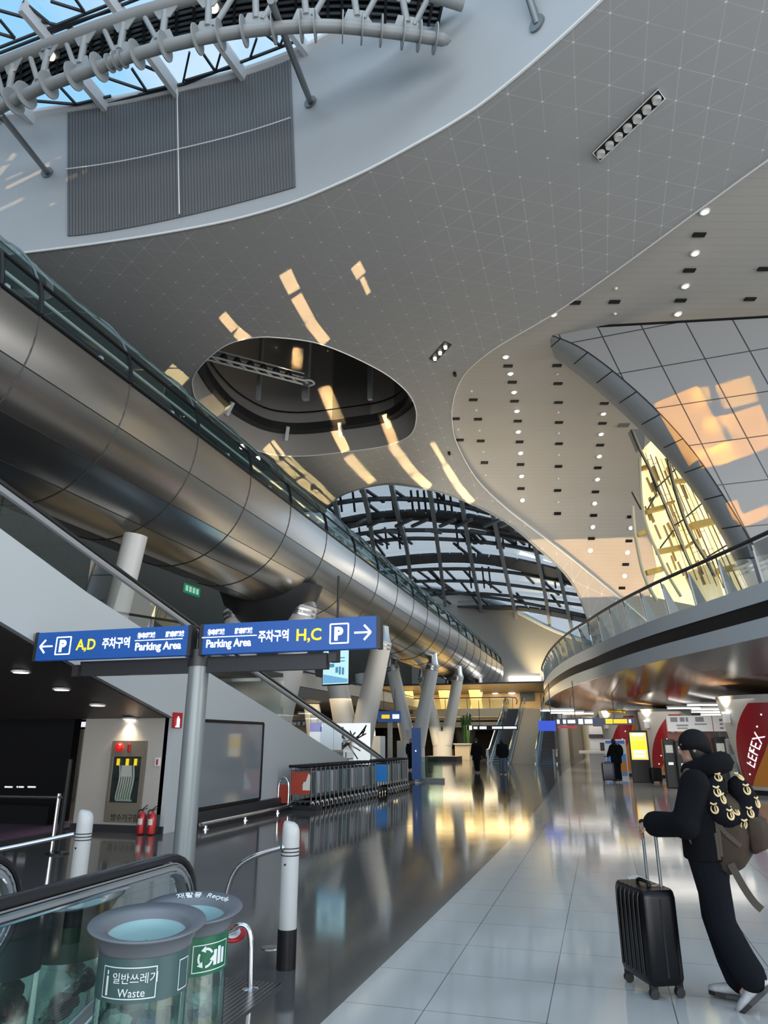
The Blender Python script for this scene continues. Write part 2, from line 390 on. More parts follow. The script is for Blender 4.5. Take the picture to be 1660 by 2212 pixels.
# ================================================================= NEAR LANTERN (drum with glazed roof)
HA = 5.7
wm = mat('lantern_wall_panels', (.42, .445, .465), .4, noise=.06, nscale=.6)
mb = MB(); mb.loft([[p + Vector((0, 0, z)) for p in A3] for z in (0, HA * .33, HA * .66, HA)], cap=False, closed=False)
struct('wall_lantern', mb, wm, smooth=True)
def on_curve(px, py, curve):                           # where a pixel's sight line meets an upright wall over a plan curve
    d = ray(px, py); best = None; L = 0
    for i in range(len(curve) - 1):
        a, b = curve[i], curve[i + 1]; ex, ey = b.x - a.x, b.y - a.y; den = d.x * ey - d.y * ex
        if abs(den) > 1e-9:
            t = (a.x * ey - a.y * ex) / den; u = (a.x * d.y - a.y * d.x) / den
            if -1e-6 <= u <= 1 + 1e-6 and t > 0 and (best is None or t < best[0]): best = (t, i, u)
    t, i, u = best; nr = Vector((-(curve[i + 1].y - curve[i].y), curve[i + 1].x - curve[i].x, 0)).normalized()
    p = ORG + d * t
    if nr.dot(ORG - p) < 0: nr = -nr
    return p, nr
# ribbed louvre panel
lm = mat('ribbed_grey_louvre', (.155, .16, .168), .5, .1)
rt = thing('louvre_panel', 'large grey ribbed louvre panel on the curved wall under the glazed roof', 'louvre', A3[20])
pb = MB(); rb = MB(); NL = 74; lo = []; hi = []
for i in range(NL + 1):
    t = i / NL; x = 149 + 489 * t; yb = 511 - 105 * (t ** 1.35) ; yt = 243 - 45 * t - 84 * t * t
    p, nr = on_curve(x, yb, A3); q, nr2 = on_curve(x - 10 * t, yt, A3); q.z = min(q.z, 16 + HA - .2); lo.append(p + nr * .03); hi.append(q + nr * .03)
    if i % 1 == 0: rb.beam(p + nr * .035, q + nr * .035, .05, .03, nr)
pb.loft([lo, hi], cap=False, closed=False); pb.build('backing', mat('louvre_backing', (.12, .123, .13), .5), rt); rb.build('ribs', lm, rt)
cb = MB(); cb.tube([lo[NL // 2] + Vector((.0, -.12, 0)), hi[NL // 2] + Vector((0, -.12, 0))], .022, 6); cb.build('conduit', M['trim'], rt)
cb = MB(); cb.tube([lo[i] * .5 + hi[i] * .5 + Vector((0, -.12, 0)) for i in range(0, NL + 1, 2)], .02, 6); cb.build('conduit', M['trim'], rt)
# roof glazing over the lantern
ZR = H + HA
rimA = [p + Vector((0, 0, HA)) for p in A3]
gb = MB(); far = [cd(p.x * CA + p.y * SA, 2.0, ZR + 2.2) for p in rimA]
gb.loft([rimA, far], cap=False, closed=False); struct('window_1', gb, M['roofglass'])
kb = MB(); kb.tube([p + Vector((0, 0, .03)) for p in rimA], .14, 6); struct('trim_6', kb, M['white'])
rf = thing('skylight_frame', 'white finned rafters and dark glazing bars of the sloping rooflight', 'skylight frame', rimA[24])
def rfp(px, py):                                       # point on the glazing plane
    d = ray(px, py); lo_, hi_ = 5, 60
    for _ in range(50):
        t = (lo_ + hi_) / 2; p = ORG + d * t; dep = -p.x * SA + p.y * CA
        zr = ZR + 2.2 * max(0, min(1, (17 - dep) / 15))
        if p.z < zr: lo_ = t
        else: hi_ = t
    return ORG + d * hi_
raf = [((64, 223), (-60, 80)), ((251, 243), (50, 0)), ((398, 207), (230, -30)), ((537, 165), (385, -50)), ((93, 266), (-70, 95)), ((680, 118), (560, -40)), ((830, 60), (720, -70))]
for a, b in raf[1:]:
    mb = MB(); p, q = rfp(*a), rfp(*b); mb.beam(p + (p - q).normalized() * .5 - Vector((0, 0, .22)), q - Vector((0, 0, .22)), .16, .5); mb.build('rafter', M['white'], rf)
bars = [((0, 100), (560, -120)), ((0, 112), (560, -108)), ((0, 20), (65, 38)), ((100, 65), (240, 20)), ((110, 50), (50, 0)), ((65, 38), (160, 60)), ((110, 0), (183, 23)), ((0, 40), (33, 80)), ((0, 70), (33, 80)), ((183, 23), (160, -10)),
        ((70, 215), (165, 223)), ((165, 223), (130, 185)), ((165, 223), (240, 205)), ((215, 160), (318, 195)), ((318, 195), (285, 145)), ((318, 195), (380, 180)), ((290, 130), (360, 160)), ((396, 175), (410, 110)), ((430, 100), (466, 152)), ((466, 152), (482, 95)), ((466, 152), (400, 172)), ((466, 152), (520, 138)), ((540, 125), (555, 80)), ((575, 72), (606, 96)), ((606, 96), (615, 70)), ((150, 240), (400, 178)), ((400, 178), (635, 88))]
mb = MB()
for a, b in bars: mb.beam(rfp(*a) - Vector((0, 0, .05)), rfp(*b) - Vector((0, 0, .05)), .06, .08)
mb.build('glazing_bars', M['dark'], rf)
# ---- arched tubular truss
ZT = 17.6
lc = smooth_path([onZ(x, y, ZT) for x, y in [(-60, 262), (20, 223), (91, 189), (179, 158), (263, 128), (354, 101), (472, 76), (560, 64), (640, 58), (723, 57), (843, 69), (958, 86)]], 8)
uc = smooth_path([onZ(x, y, ZT + 1.5) for x, y in [(-60, 165), (0, 138), (135, 86), (253, 44), (354, 13), (470, -18), (600, -38), (740, -42), (880, -25), (1000, 10)]], 8)
tr = thing('roof_truss', 'arched white tubular truss with disc collars under the glazed roof', 'truss', lc[40])
mb = MB(); mb.tube(lc, .145, 14); mb.lathe(lc[-1], [(.145, 0), (.1, .12), (0, .2)], 12, axis=(lc[-1] - lc[-3])); mb.build('lower_chord', M['steelwhite'], tr, smooth=True)
mb = MB(); mb.tube(uc, .16, 14); mb.build('upper_chord', M['steelwhite'], tr, smooth=True)
def clen(c):
    L = [0]
    for i in range(1, len(c)): L.append(L[-1] + (c[i] - c[i - 1]).length)
    return L
def pick(c, t):
    L = clen(c); x = t * L[-1]
    for i in range(1, len(c)):
        if L[i] >= x: u = (x - L[i - 1]) / (L[i] - L[i - 1]); return c[i - 1].lerp(c[i], u), (c[i] - c[i - 1]).normalized()
    return c[-1], (c[-1] - c[-2]).normalized()
for t in (.06, .12, .155, .215, .275, .335, .36, .375, .39, .42, .48, .545, .59, .635, .69, .74, .765, .815, .85, .885, .925, .955, .985):
    p, d = pick(lc, t); mb = MB(); r = .34 if t not in (.36, .375, .39) else .22
    mb.lathe(p, [(r, -.015), (r, .015)], 22, axis=d); mb.build('collar_disc', M['steelwhite'], tr, smooth=True)
for i in range(10):
    t = .1 + i * .093; p, d = pick(lc, t); q, _ = pick(uc, min(.98, t * .92 + .02)); g = MB()
    side = (q - p).normalized()
    g.prism([p - d * .42, p + d * .42, p + d * .2 + side * .55, p - d * .2 + side * .55], d.cross(side).normalized() * .03); g.build('gusset_plate', M['steelwhite'], tr)
    g = MB(); g.prism([q - d * .42, q + d * .42, q + d * .15 - side * .5, q - d * .15 - side * .5], d.cross(side).normalized() * .03); g.build('gusset_plate', M['steelwhite'], tr)
    g = MB(); g.tube([p + side * .35, q - side * .25], .085, 10); g.build('strut', M['steelwhite'], tr, smooth=True)
    q2, _ = pick(uc, min(.99, t * .92 + .02 + (.055 if i > 4 else -.05))); g = MB()
    g.tube([p + (q2 - p) * .2 , p + (q2 - p) * .82], .07, 10); g.build('strut', M['steelwhite'], tr, smooth=True)
# catwalk behind the truss
c1 = smooth_path([onZ(x, y, ZT + 2.0) for x, y in [(-80, 180), (0, 150), (125, 95), (250, 52), (420, 5), (640, -32), (800, -40), (960, -20)]], 5)
c2 = smooth_path([onZ(x, y, ZT + 2.0) for x, y in [(-80, 262), (0, 226), (125, 160), (250, 108), (420, 66), (640, 42), (800, 40), (945, 50)]], 5)
cw = thing('maintenance_catwalk', 'dark maintenance catwalk running behind the arched truss', 'catwalk', c1[14])
mb = MB(); mb.loft([c1, c2], cap=False, closed=False)
mb.loft([[p + Vector((0, 0, .1)) for p in c1], [p + Vector((0, 0, .1)) for p in c2]], cap=False, closed=False); mb.build('deck', M['dark'], cw)
mb = MB()
for k in (0, .2, .4, .6, .8, 1): mb.tube([a.lerp(b, k) - Vector((0, 0, .06)) for a, b in zip(c1, c2)], .045, 6)
mb.build('runner_pipes', M['midgrey'], cw)
mb = MB()
for i in range(0, len(c1)): mb.beam(c1[i] - Vector((0, 0, .1)), c2[i] - Vector((0, 0, .1)), .07, .12)
mb.build('cross_bearers', M['dark'], cw)
# floodlights on the truss
for k, (x, y) in enumerate([(107, 122), (460, 18)]):
    p = onZ(x, y, ZT + 1.2); t = thing('floodlight', ('lit warm floodlight on the truss near its left end', 'lit warm floodlight high on the middle of the truss')[k], 'floodlight', p, 'floodlights on the roof truss')
    mb = MB(); mb.box(p + Vector((0, 0, .17)), (.34, .34, .22)); mb.build('housing', M['midgrey'], t, bev=.03)
    mb = MB(); mb.lathe(p, [(0, -.02), (.13, 0), (.13, .05)], 18); mb.build('lamp', M['lampwarm'], t)
    mb = MB(); mb.tube([p + Vector((0, 0, .28)), p + Vector((0, 0, .8))], .03, 6); mb.build('bracket', M['midgrey'], t)
# tie rods from truss to wall
for k, (a, b, lab) in enumerate([((0, 245), (103, 374), 'slanted grey tie strut reaching the wall left of the louvre panel'), ((585, 0), (672, 222), 'slanted grey tie strut landing right of the louvre panel'), ((1150, -120), (1162, 52), 'grey tie strut entering from the top edge above the curved wall')]):
    q, nr = on_curve(*b, A3); p = onZ(a[0], a[1], ZT - .1) if k < 2 else Vector((q.x + nr.x * 1.2, q.y + nr.y * 1.2, q.z + 3))
    mb = MB(); mb.tube([p, q], .09, 12); mb.lathe(q, [(.2, -.02), (.2, .06)], 14, axis=nr); o = mb.build('tie_strut', M['midgrey'], None, smooth=True); tag(o, lab, 'strut', 'tie struts of the roof truss')
# ================================================================= OVAL WELL
cB = sum(B3, Vector()) / len(B3)
dm = mat('oval_well_cladding', (.38, .355, .335), .5, noise=.1, nscale=.5)
mb = MB(); mb.loft([[p + Vector((0, 0, z)) for p in B3 + B3[:1]] for z in (0, 1.5)], cap=False, closed=False); struct('wall_well_1', mb, mat('well_lower_band', (.36, .34, .32), .5), smooth=True)
mb = MB(); mb.loft([[p + Vector((0, 0, z)) for p in B3 + B3[:1]] for z in (1.5, 4, 7.6)], cap=False, closed=False); struct('wall_well_2', mb, dm, smooth=True)
mb = MB(); mb.poly([p + Vector((0, 0, 7.6)) for p in B3]); struct('ceiling_well', mb, M['grey'])
def inset(p, k, z): q = cB + (p - cB) * k; q.z = H + z; return q
ring = thing('ring_beam', 'dark curved ring beam on brackets inside the oval ceiling opening', 'ring beam', cB + Vector((0, 0, 1.4)))
mb = MB(); mb.loft([[inset(p, .985, 1.25) for p in B3 + B3[:1]], [inset(p, .93, 1.3) for p in B3 + B3[:1]], [inset(p, .93, 1.75) for p in B3 + B3[:1]], [inset(p, .985, 1.7) for p in B3 + B3[:1]]], cap=False, closed=False)
mb.build('beam', M['dark'], ring)
for i in (33, 42, 51, 57, 63, 70, 2, 12, 20):
    p = B3[i % len(B3)]; mb = MB(); mb.beam(inset(p, .99, .9), inset(p, .92, 1.5), .18, .3); mb.build('bracket', M['white'], ring)
mb = MB(); mb.tube([inset(p, .97, 2.5) for p in B3 + B3[:1]], .04, 6); mb.build('pipe', M['black'], ring)
for k, i in enumerate((6, 30, 38, 46, 54)):
    p = B3[i % len(B3)]; q = B3[(i + 4) % len(B3)]; mb = MB(); mb.loft([[inset(p, .975, 1.9), inset(q, .975, 1.9)], [inset(p, .975, 7.2), inset(q, .975, 7.2)]], cap=False, closed=False)
    o = mb.build('louvre_panel', mat('well_louvre_grey', (.17, .16, .15), .5)); tag(o, 'dark louvre panel on the inner wall of the oval well, %s round the rim' % ORD[k], 'louvre', 'louvre panels inside the oval well')
for k, (x, y, w) in enumerate([(663, 800, .3), (800, 850, .22), (560, 830, .18)]):
    p = onD(x, y, 30.5); mb = MB(); mb.beam((p.x, p.y, 17.4), (p.x, p.y, 23.2), w, w); o = mb.build('well_post', M['grey']); tag(o, ('pale grey post hanging in the middle of the oval well', 'grey post near the right side of the oval well', 'grey post behind the ladder truss in the oval well')[k], 'post')
ld = thing('ladder_truss', 'light metal ladder shaped lighting truss across the oval well', 'truss', onZ(560, 800, 17.2))
pts = [onZ(446, 776, 17.4), onZ(668, 833, 17.4)]; dn = Vector((0, -.62, -.05)); mb = MB()
for o_ in (Vector(), dn):
    mb.tube([pts[0] + o_, pts[1] + o_], .05, 8); mb.tube([pts[0] + o_ + Vector((0, 0, .35)), pts[1] + o_ + Vector((0, 0, .35))], .035, 8)
mb.tube(smooth_path([pts[1], pts[1] + Vector((.3, -.1, 0)), pts[1] + dn + Vector((.3, .1, 0)), pts[1] + dn], 5), .05, 8)
mb.build('rails', M['trim'], ld, smooth=True)
for i in range(9):
    t = i / 8; p = pts[0].lerp(pts[1], t); mb = MB(); mb.beam(p, p + dn, .06, .06); mb.beam(p, p + Vector((0, 0, .35)), .05, .05); mb.build('rung', M['trim'], ld)
for i in range(7):
    p = pts[0].lerp(pts[1], (i + .5) / 8) + dn * .5; mb = MB(); mb.lathe(p + Vector((0, 0, .05)), [(.0, -.05), (.16, -.03), (.2, .1), (.1, .3)], 14); mb.build('spot_lamp', M['dark'], ld, smooth=True)
mb = MB(); mb.lathe(pts[1] + dn * .5, [(.12, -.12), (.2, 0), (.2, .2)], 14); mb.build('motor', M['midgrey'], ld, smooth=True)
# ================================================================= FAR GLAZED ROOF seen through the far opening
def roofP(px, py):                                     # an inclined, slightly arched sheet beyond the far opening
    d = ray(px, py); lat = d.x * CA + d.y * SA; dep = -d.x * SA + d.y * CA
    lo_, hi_ = 40 / dep, 150 / dep
    for _ in range(60):
        t = (lo_ + hi_) / 2; dd = dep * t; zz = 26 - (dd - 55) * .085 - ((lat * t + 2) / 26) ** 2 * 3.0
        if EYE + d.z * t < zz: lo_ = t
        else: hi_ = t
    return ORG + d * hi_
fr = thing('far_roof_frame', 'dark steel ribs and bars of the glazed vault seen through the far opening', 'roof frame', roofP(960, 1180))
g = MB(); nx, ny = 14, 12
grid = [[roofP(560 + 860 * i / nx, 1010 + 400 * j / ny) for i in range(nx + 1)] for j in range(ny + 1)]
g.loft(grid, cap=False, closed=False); struct('window_2', g, M['roofglass'], smooth='all')
dnz = Vector((0, 0, -1))
def roofbar(pts, w, h, name, m):
    pp = smooth_path([roofP(*p) for p in pts], 5); mb = MB()
    for i in range(len(pp) - 1): mb.beam(pp[i] + dnz * h * .5, pp[i + 1] + dnz * h * .5, w, h)
    return mb.build(name, m, fr)
dk2 = mat('dark_painted_steel', (.05, .052, .055), .4)
for pts, w in [([(600, 1170), (700, 1140), (800, 1118), (900, 1110), (1000, 1118), (1090, 1140), (1200, 1170)], 3.2), ([(700, 1240), (800, 1218), (950, 1203), (1080, 1210), (1210, 1240), (1300, 1262)], 4.2), ([(1000, 1312), (1120, 1312), (1230, 1330), (1320, 1350)], 3.6)]:
    roofbar(pts, w, .25, 'main_arch', dk2)
for pts in [[(600, 1125), (700, 1090), (800, 1075), (940, 1078), (1060, 1105)], [(640, 1180), (780, 1150), (900, 1142), (1060, 1150), (1200, 1180)], [(650, 1200), (780, 1172), (900, 1160), (1080, 1172), (1250, 1210)], [(780, 1240), (900, 1228), (1050, 1228), (1200, 1250), (1320, 1285)], [(820, 1258), (950, 1252), (1080, 1258), (1300, 1290)], [(900, 1285), (1050, 1280), (1300, 1310)], [(640, 1150), (760, 1124), (900, 1116), (1100, 1146)], [(760, 1262), (900, 1268), (1100, 1294), (1280, 1330)]]:
    roofbar(pts, .5, .35, 'purlin', dk2)
RB = [[(772, 1000), (800, 1120), (815, 1260)], [(838, 1000), (862, 1110), (880, 1180), (892, 1290)], [(915, 1000), (930, 1060), (950, 1200), (962, 1300)], [(985, 1000), (1002, 1100), (1020, 1210), (1042, 1320)], [(1060, 1080), (1080, 1170), (1100, 1260), (1120, 1340)], [(1140, 1120), (1160, 1190), (1180, 1290), (1188, 1350)], [(1195, 1170), (1215, 1260), (1235, 1350)], [(720, 1060), (735, 1130), (750, 1250)], [(1250, 1230), (1265, 1300), (1275, 1360)]]
for pts in RB: roofbar(pts, .42, .8, 'rib', M['steelwhite'])
mb = MB(); rr = random.Random(3)
for k in range(90):
    x = rr.uniform(640, 1260); y = rr.choice([1068, 1092, 1160, 1185, 1243, 1265, 1290]) + (x - 950) ** 2 / 9000
    dx = rr.uniform(18, 40); p, q = roofP(x, y - 12), roofP(x + dx, y + 14); mb.beam(p, q, .3, .2)
for k in range(46):
    x = 650 + k * 14; y0 = rr.choice([1060, 1140, 1225]); p, q = roofP(x, y0), roofP(x + 5, y0 + 45); mb.beam(p, q, .22, .15)
mb.build('bracing', M['dark'], fr)
for i in range(5):
    x0 = 700 + i * 95; mb = MB()
    for j in range(3): p, q = roofP(x0 + j * 30, 1120 + (j % 2) * 8), roofP(x0 + j * 30 + 34, 1104 + (j % 2) * 30); mb.beam(p - Vector((0, 0, .9)), q - Vector((0, 0, .9)), .3, .3)
    mb.build('truss_web', M['midgrey'], fr)
# beige drum wall beyond it
fw = mat('beige_far_wall', (.42, .385, .34), .6)
D2 = 104
ft = smooth_path([onD(x, y, D2) for x, y in [(560, 1262), (760, 1262), (935, 1275), (1010, 1285), (1100, 1315), (1200, 1365), (1300, 1400), (1420, 1440)]], 5)
mb = MB(); mb.loft([ft, [Vector((p.x, p.y, 0)) for p in ft]], cap=False, closed=False); struct('wall_far', mb, fw)
fs_ = smooth_path([onD(x, y, D2 - .5) for x, y in [(900, 1268), (1010, 1283), (1100, 1313), (1200, 1362), (1300, 1396)]], 5)
mb = MB(); mb.tube(fs_, .35, 8); struct('trim_7', mb, M['white'], smooth=True)
# ================================================================= PLANK CEILING ON THE RIGHT
def plank_mat():
    m = mat('cream_plank_ceiling', (.56, .53, .49), .45); n = NT(m); x, y, z = n.axis(0), n.axis(1), n.axis(2)
    d = n.math('ADD', n.math('MULTIPLY', x, -SA), n.math('MULTIPLY', y, CA))
    q = n.math('SUBTRACT', d, z); l = n.line(q, .34, .012)
    n.color(n.mix(n.math('MULTIPLY', l, .55), n.mix(n.noise(.6, 3), (.43, .41, .385), (.48, .46, .43)), (.25, .23, .2))); return m
M['plank'] = plank_mat()
SMAX = ARC[-1] + 1
mb = MB(); rows = []
x0, x1 = -1, 40
for j in range(61):
    s = 6 + (SMAX - 6) * j / 60; rows.append([dceilP(x0 + (x1 - x0) * i / 10, s) for i in range(11)])
# keep only what lies right of the shell's edge (plus a strip hidden above it)
edge = sorted(D_uv, key=lambda p: p[1])
def edge_x(s):
    c = [p for p in D_uv]; best = None
    for i in range(len(c) - 1):
        (xa, sa), (xb, sb) = c[i], c[i + 1]
        if min(sa, sb) <= s <= max(sa, sb) and abs(sb - sa) > 1e-6:
            x = xa + (xb - xa) * (s - sa) / (sb - sa); best = x if best is None else min(best, x)
    return best
mb = MB(); rows = []
smin = min(p[1] for p in D_uv); 
for j in range(71):
    s = smin - 3 + (SMAX - smin + 3) * j / 70; e = edge_x(min(max(s, smin + .01), max(p[1] for p in D_uv) - .01)); e = 3.0 if e is None else e
    e = e - .5; rows.append([dceilP(e + (42 - e) * (i / 12) ** 1.5, s) for i in range(13)])
mb.loft(rows, cap=False, closed=False); struct('ceiling_planks', mb, M['plank'], smooth='all')
def dpt(px, py):
    xc, s = invert(dceilP, px, py); p = dceilP(xc, s); a = dceilP(xc, s - .2); b = dceilP(xc, s + .2); t = (b - a).normalized()
    lat = Vector((CA, SA, 0)); nn = lat.cross(t).normalized()
    if nn.dot(ORG - p) < 0: nn = -nn
    return p, nn, lat, t
LR = {'the far right row': [(1523, 456), (1502, 546), (1481, 617), (1465, 677)],
      'the row nearest the shell edge': [(1196, 678), (1093, 770), (1103, 806), (1111, 846), (1117, 887), (1120, 932), (1125, 978), (1127, 1028), (1129, 1080)],
      'the row beside the glazed screen': [(1308, 849), (1304, 893), (1299, 937), (1295, 985), (1291, 1035), (1285, 1087), (1281, 1138), (1276, 1189)],
      'the low row along the glazed screen': [(1363, 1140), (1356, 1193), (1350, 1244)]}
lead = None
for row, pts in LR.items():
    for i, (x, y) in enumerate(pts):
        p, nn, lat, t = dpt(x, y); k = .095
        th = thing('downlight', 'bright recessed downlight, %s from the top of %s' % (ORD[i], row), 'downlight', p, 'bright downlights in the plank ceiling')
        mb = MB(); mb.lathe(p + nn * .01, [(k + .05, 0), (k + .05, .03), (k, .035), (k, .01)], 16, axis=nn); mb.build('trim_ring', M['trim'], th)
        mb = MB(); mb.lathe(p + nn * .03, [(k, 0), (k, .02), (k * .5, .06), (0, .07)], 16, axis=nn); mb.build('lamp', M['lamp'], th)
SL = {'the far right column': [(1511, 506), (1490, 583), (1471, 648)], 'the row above the tilted panel wall': [(1243, 653), (1328, 651), (1621, 645), (1651, 580)],
      'the column nearest the shell edge': [(1098, 790), (1107, 825), (1112, 866), (1119, 909), (1123, 954), (1125, 1003), (1126, 1055)],
      'the middle column': [(1204, 789), (1206, 828), (1207, 869), (1208, 912), (1208, 958), (1207, 1007), (1205, 1059), (1205, 1109)],
      'the column left of the glazed screen': [(1306, 871), (1302, 914), (1297, 961), (1292, 1010), (1287, 1062), (1283, 1113), (1278, 1163)],
      'the low column beside the glazed screen': [(1363, 1116), (1359, 1168), (1352, 1219), (1344, 1270)],
      'the short column along the curved edge': [(985, 904), (994, 950)], 'the second column from the curved edge': [(1023, 863), (1033, 905), (1039, 952), (1047, 999)]}
for row, pts in SL.items():
    for i, (x, y) in enumerate(pts):
        p, nn, lat, t = dpt(x, y); mb = MB(); Mx = Matrix((lat, t, nn)).transposed()
        mb.box(p + nn * .02, (.38, .17, .05), M=Mx); th = mb.build('slot_diffuser', M['black'])
        tag(th, 'dark slot diffuser, %s from the top of %s' % (ORD[i], row), 'diffuser', 'slot diffusers in the plank ceiling')
p, nn, lat, t = dpt(1348, 918); mb = MB(); mb.box(p + nn * .02, (.5, .3, .05), M=Matrix((lat, t, nn)).transposed()); tag(mb.build('air_grille', M['midgrey']), 'grey air grille beside the top of the glazed screen', 'grille')
SD = [(1204, 807), (1206, 890), (1207, 935), (1207, 982), (1206, 1033), (1206, 1084), (1019, 844), (1029, 885), (1036, 929), (1044, 975), (1049, 1025), (990, 927), (1331, 622), (1329, 677)]
for i, (x, y) in enumerate(SD):
    p, nn, lat, t = dpt(x, y); mb = MB(); mb.lathe(p + nn * .01, [(.06, 0), (.06, .03), (.03, .05), (0, .06)], 12, axis=nn); o = mb.build('sprinkler_head', M['trim'])
    tag(o, 'tiny white sprinkler head in the plank ceiling', 'sprinkler', 'sprinkler heads in the plank ceiling')
# recessed light troughs on the grey shell
def spt(px, py): return shellP(*invert(shellP, px, py))
def trough(cs, lamps, lab, rim):
    P = [spt(*c) for c in cs]; c = sum(P, Vector()) / 4; th = thing('light_trough', lab, 'ceiling light', c, 'black light troughs in the grey shell')
    mb = MB(); mb.prism([p - Vector((0, 0, .03)) for p in P], (0, 0, .35)); mb.build('housing', M['black'], th)
    if rim: mb = MB(); mb.tube([p - Vector((0, 0, .04)) for p in P + P[:1]], .016, 6); mb.build('frame', M['trim'], th)
    a = (P[0] + P[3]) / 2; b = (P[1] + P[2]) / 2; w = (P[0] - P[3]).length
    for i in range(lamps):
        q = a.lerp(b, (i + .5) / lamps); mb = MB(); mb.lathe(q - Vector((0, 0, .13)), [(0, .02), (w * (.26 if rim else .17), 0), (w * (.3 if rim else .2), .1)], 18); mb.build('lamp', mat('dim_lamp_lens', (.40, .40, .39), .2, emit=(.9, .9, .85), es=.1) if rim else M['lampsoft'], th, smooth=True)
trough([(1281, 328), (1422, 190), (1437, 211), (1297, 345)], 7, 'long black recessed trough of seven lamps in the grey shell', True)
trough([(928, 774), (961, 737), (976, 744), (941, 781)], 3, 'short black recessed trough of three lamps near the plank ceiling', False)
for k, (x, y, lab) in enumerate([(983, 806, 'small black sensor right of the short light trough'), (971, 977, 'small black sensor near the lower plank ceiling edge')]):
    p = spt(x, y); mb = MB(); mb.box(p - Vector((0, 0, .06)), (.12, .2, .14)); tag(mb.build('sensor', M['black'], bev=.01), lab, 'sensor')
# ================================================================= TILTED PANEL WALL
aV = Vector((math.cos(R(-4.4)), math.sin(R(-4.4)), 0)); uV = Vector((-1.27, -.59, 3.83)).normalized(); nV = aV.cross(uV).normalized()
P0 = cd(9.6, 21.9, H)
def pw(x, y): return onP(x, y, P0, nV)
def panel_mat():
    m = mat('grey_wall_panels', (.40, .41, .42), .32, spec=.5); n = NT(m); n.sp = n.t.nodes.new('ShaderNodeSeparateXYZ'); n.t.links.new(n.tc.outputs['UV'], n.sp.inputs[0]); x, y = n.axis(0), n.axis(1)
    l = n.math('MAXIMUM', n.line(x, 1.42, .045, .15), n.line(y, 1.58, .04, .1))
    n.color(n.mix(l, n.mix(n.noise(.4, 2), (.265, .27, .275), (.285, .29, .295)), (.02, .02, .022))); return m
pv = nV.cross(aV)
roll_in = [(1150, 711), (1255, 751), (1375, 844), (1479, 951), (1559, 1063), (1640, 1200), (1690, 1300)]
roll_out = [(1141, 715), (1240, 786), (1346, 877), (1441, 974), (1525, 1084), (1592, 1200), (1640, 1300)]
poly = smooth_path([pw(*p) for p in roll_in], 4) + [pw(2200, 1300), pw(2200, 660), pw(1660, 684)]
# joints follow the wall's own two axes through a UV map
Mw = Matrix((aV, uV, nV)).transposed().inverted()
mb = MB(); mb.poly(poly); o = struct('wall_right', mb, panel_mat()); uvl = o.data.uv_layers.new(name='wall_axes')
for lpp in o.data.loops: q = Mw @ (o.data.vertices[lpp.vertex_index].co - P0); uvl.data[lpp.index].uv = (q.x, q.y)
mb = MB(); mb.tube([pw(1141, 713), pw(1400, 699), pw(1660, 684), pw(2100, 660)], .05, 6); struct('trim_8', mb, M['black'])
# rolled edge
def even(pts, n=34):
    pts = smooth_path(pts, 6); L_ = clen(pts); return [pick(pts, i / n)[0] for i in range(n + 1)]
inr = even([pw(*p) for p in roll_in]); back = Vector((-SA, CA, 0))
outp = []
for p in roll_out:
    q = pw(*p); dq = -q.x * SA + q.y * CA; outp.append(onD(p[0], p[1], dq + .7))
outr = even(outp)
mid = [a.lerp(b, .5) + ((ORG - a.lerp(b, .5)).normalized() * .16) for a, b in zip(inr, outr)]
q1 = [a.lerp(b, .25) + ((ORG - a).normalized() * .12) for a, b in zip(inr, outr)]; q3 = [a.lerp(b, .75) + ((ORG - b).normalized() * .12) for a, b in zip(inr, outr)]
ob = [p + back * .9 + Vector((.35, 0, 0)) for p in outr]
em = mat('blue_grey_rolled_edge', (.30, .33, .36), .4)
mb = MB(); mb.loft([inr, q1, mid, q3, outr, ob], cap=False, closed=False); struct('trim_9', mb, em, smooth='all')
mb = MB()
for i in range(3, len(inr) - 1, 3):
    mb.tube([v[i] + (ORG - v[i]).normalized() * .012 for v in (inr, q1, mid, q3, outr)], .02, 5)
mb.tube([p + (ORG - p).normalized() * .02 for p in inr], .022, 5)
struct('trim_10', mb, M['black'])
# ================================================================= GLAZED SCREEN WITH SUN GLOW IN ITS PANES
DF = 27.5
def zf(zx, zy): return (1360 + zx * 300 / 1659, 900 + zy * 300 / 1659)
def fp(zx, zy, d=0): return onD(*zf(zx, zy), DF + d)
sm = mat('sun_glow_glazing', (.95, .86, .55), .3, emit=(1, .83, .36), es=1.0); n = NT(sm)  # panes glow by emission in place of sunlight on the glass
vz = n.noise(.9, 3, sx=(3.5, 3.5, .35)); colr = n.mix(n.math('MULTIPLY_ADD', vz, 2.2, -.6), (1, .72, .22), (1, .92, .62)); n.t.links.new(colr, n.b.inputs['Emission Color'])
sf = thing('glazed_screen', 'tall yellow glazed screen with painted sun glow leaning behind the rolled wall edge', 'glazed screen', fp(600, 1200))
gl = [(150, 400), (300, 250), (460, 400), (700, 700), (900, 1010), (1060, 1260), (1250, 1580), (1500, 2000), (1000, 2300), (250, 2150), (330, 1800), (200, 1200), (140, 900)]
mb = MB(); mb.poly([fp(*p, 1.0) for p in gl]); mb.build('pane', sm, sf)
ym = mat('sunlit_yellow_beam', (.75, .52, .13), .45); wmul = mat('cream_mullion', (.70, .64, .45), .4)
for a, b, w in [((150, 620), (235, 600), .16), ((200, 1140), (430, 1080), .18), ((90, 1420), (210, 1370), .16), ((740, 1310), (1040, 1240), .28), ((330, 1620), (640, 1560), .2), ((200, 1870), (400, 1820), .2), ((1050, 1850), (1310, 1790), .24), ((540, 780), (690, 760), .14), ((640, 1590), (760, 1500), .12), ((430, 1050), (530, 1020), .1)]:
    mb = MB(); mb.beam(fp(*a, .3), fp(*b, .3), .3, w, (0, 0, 1)); mb.build('transom', ym, sf)
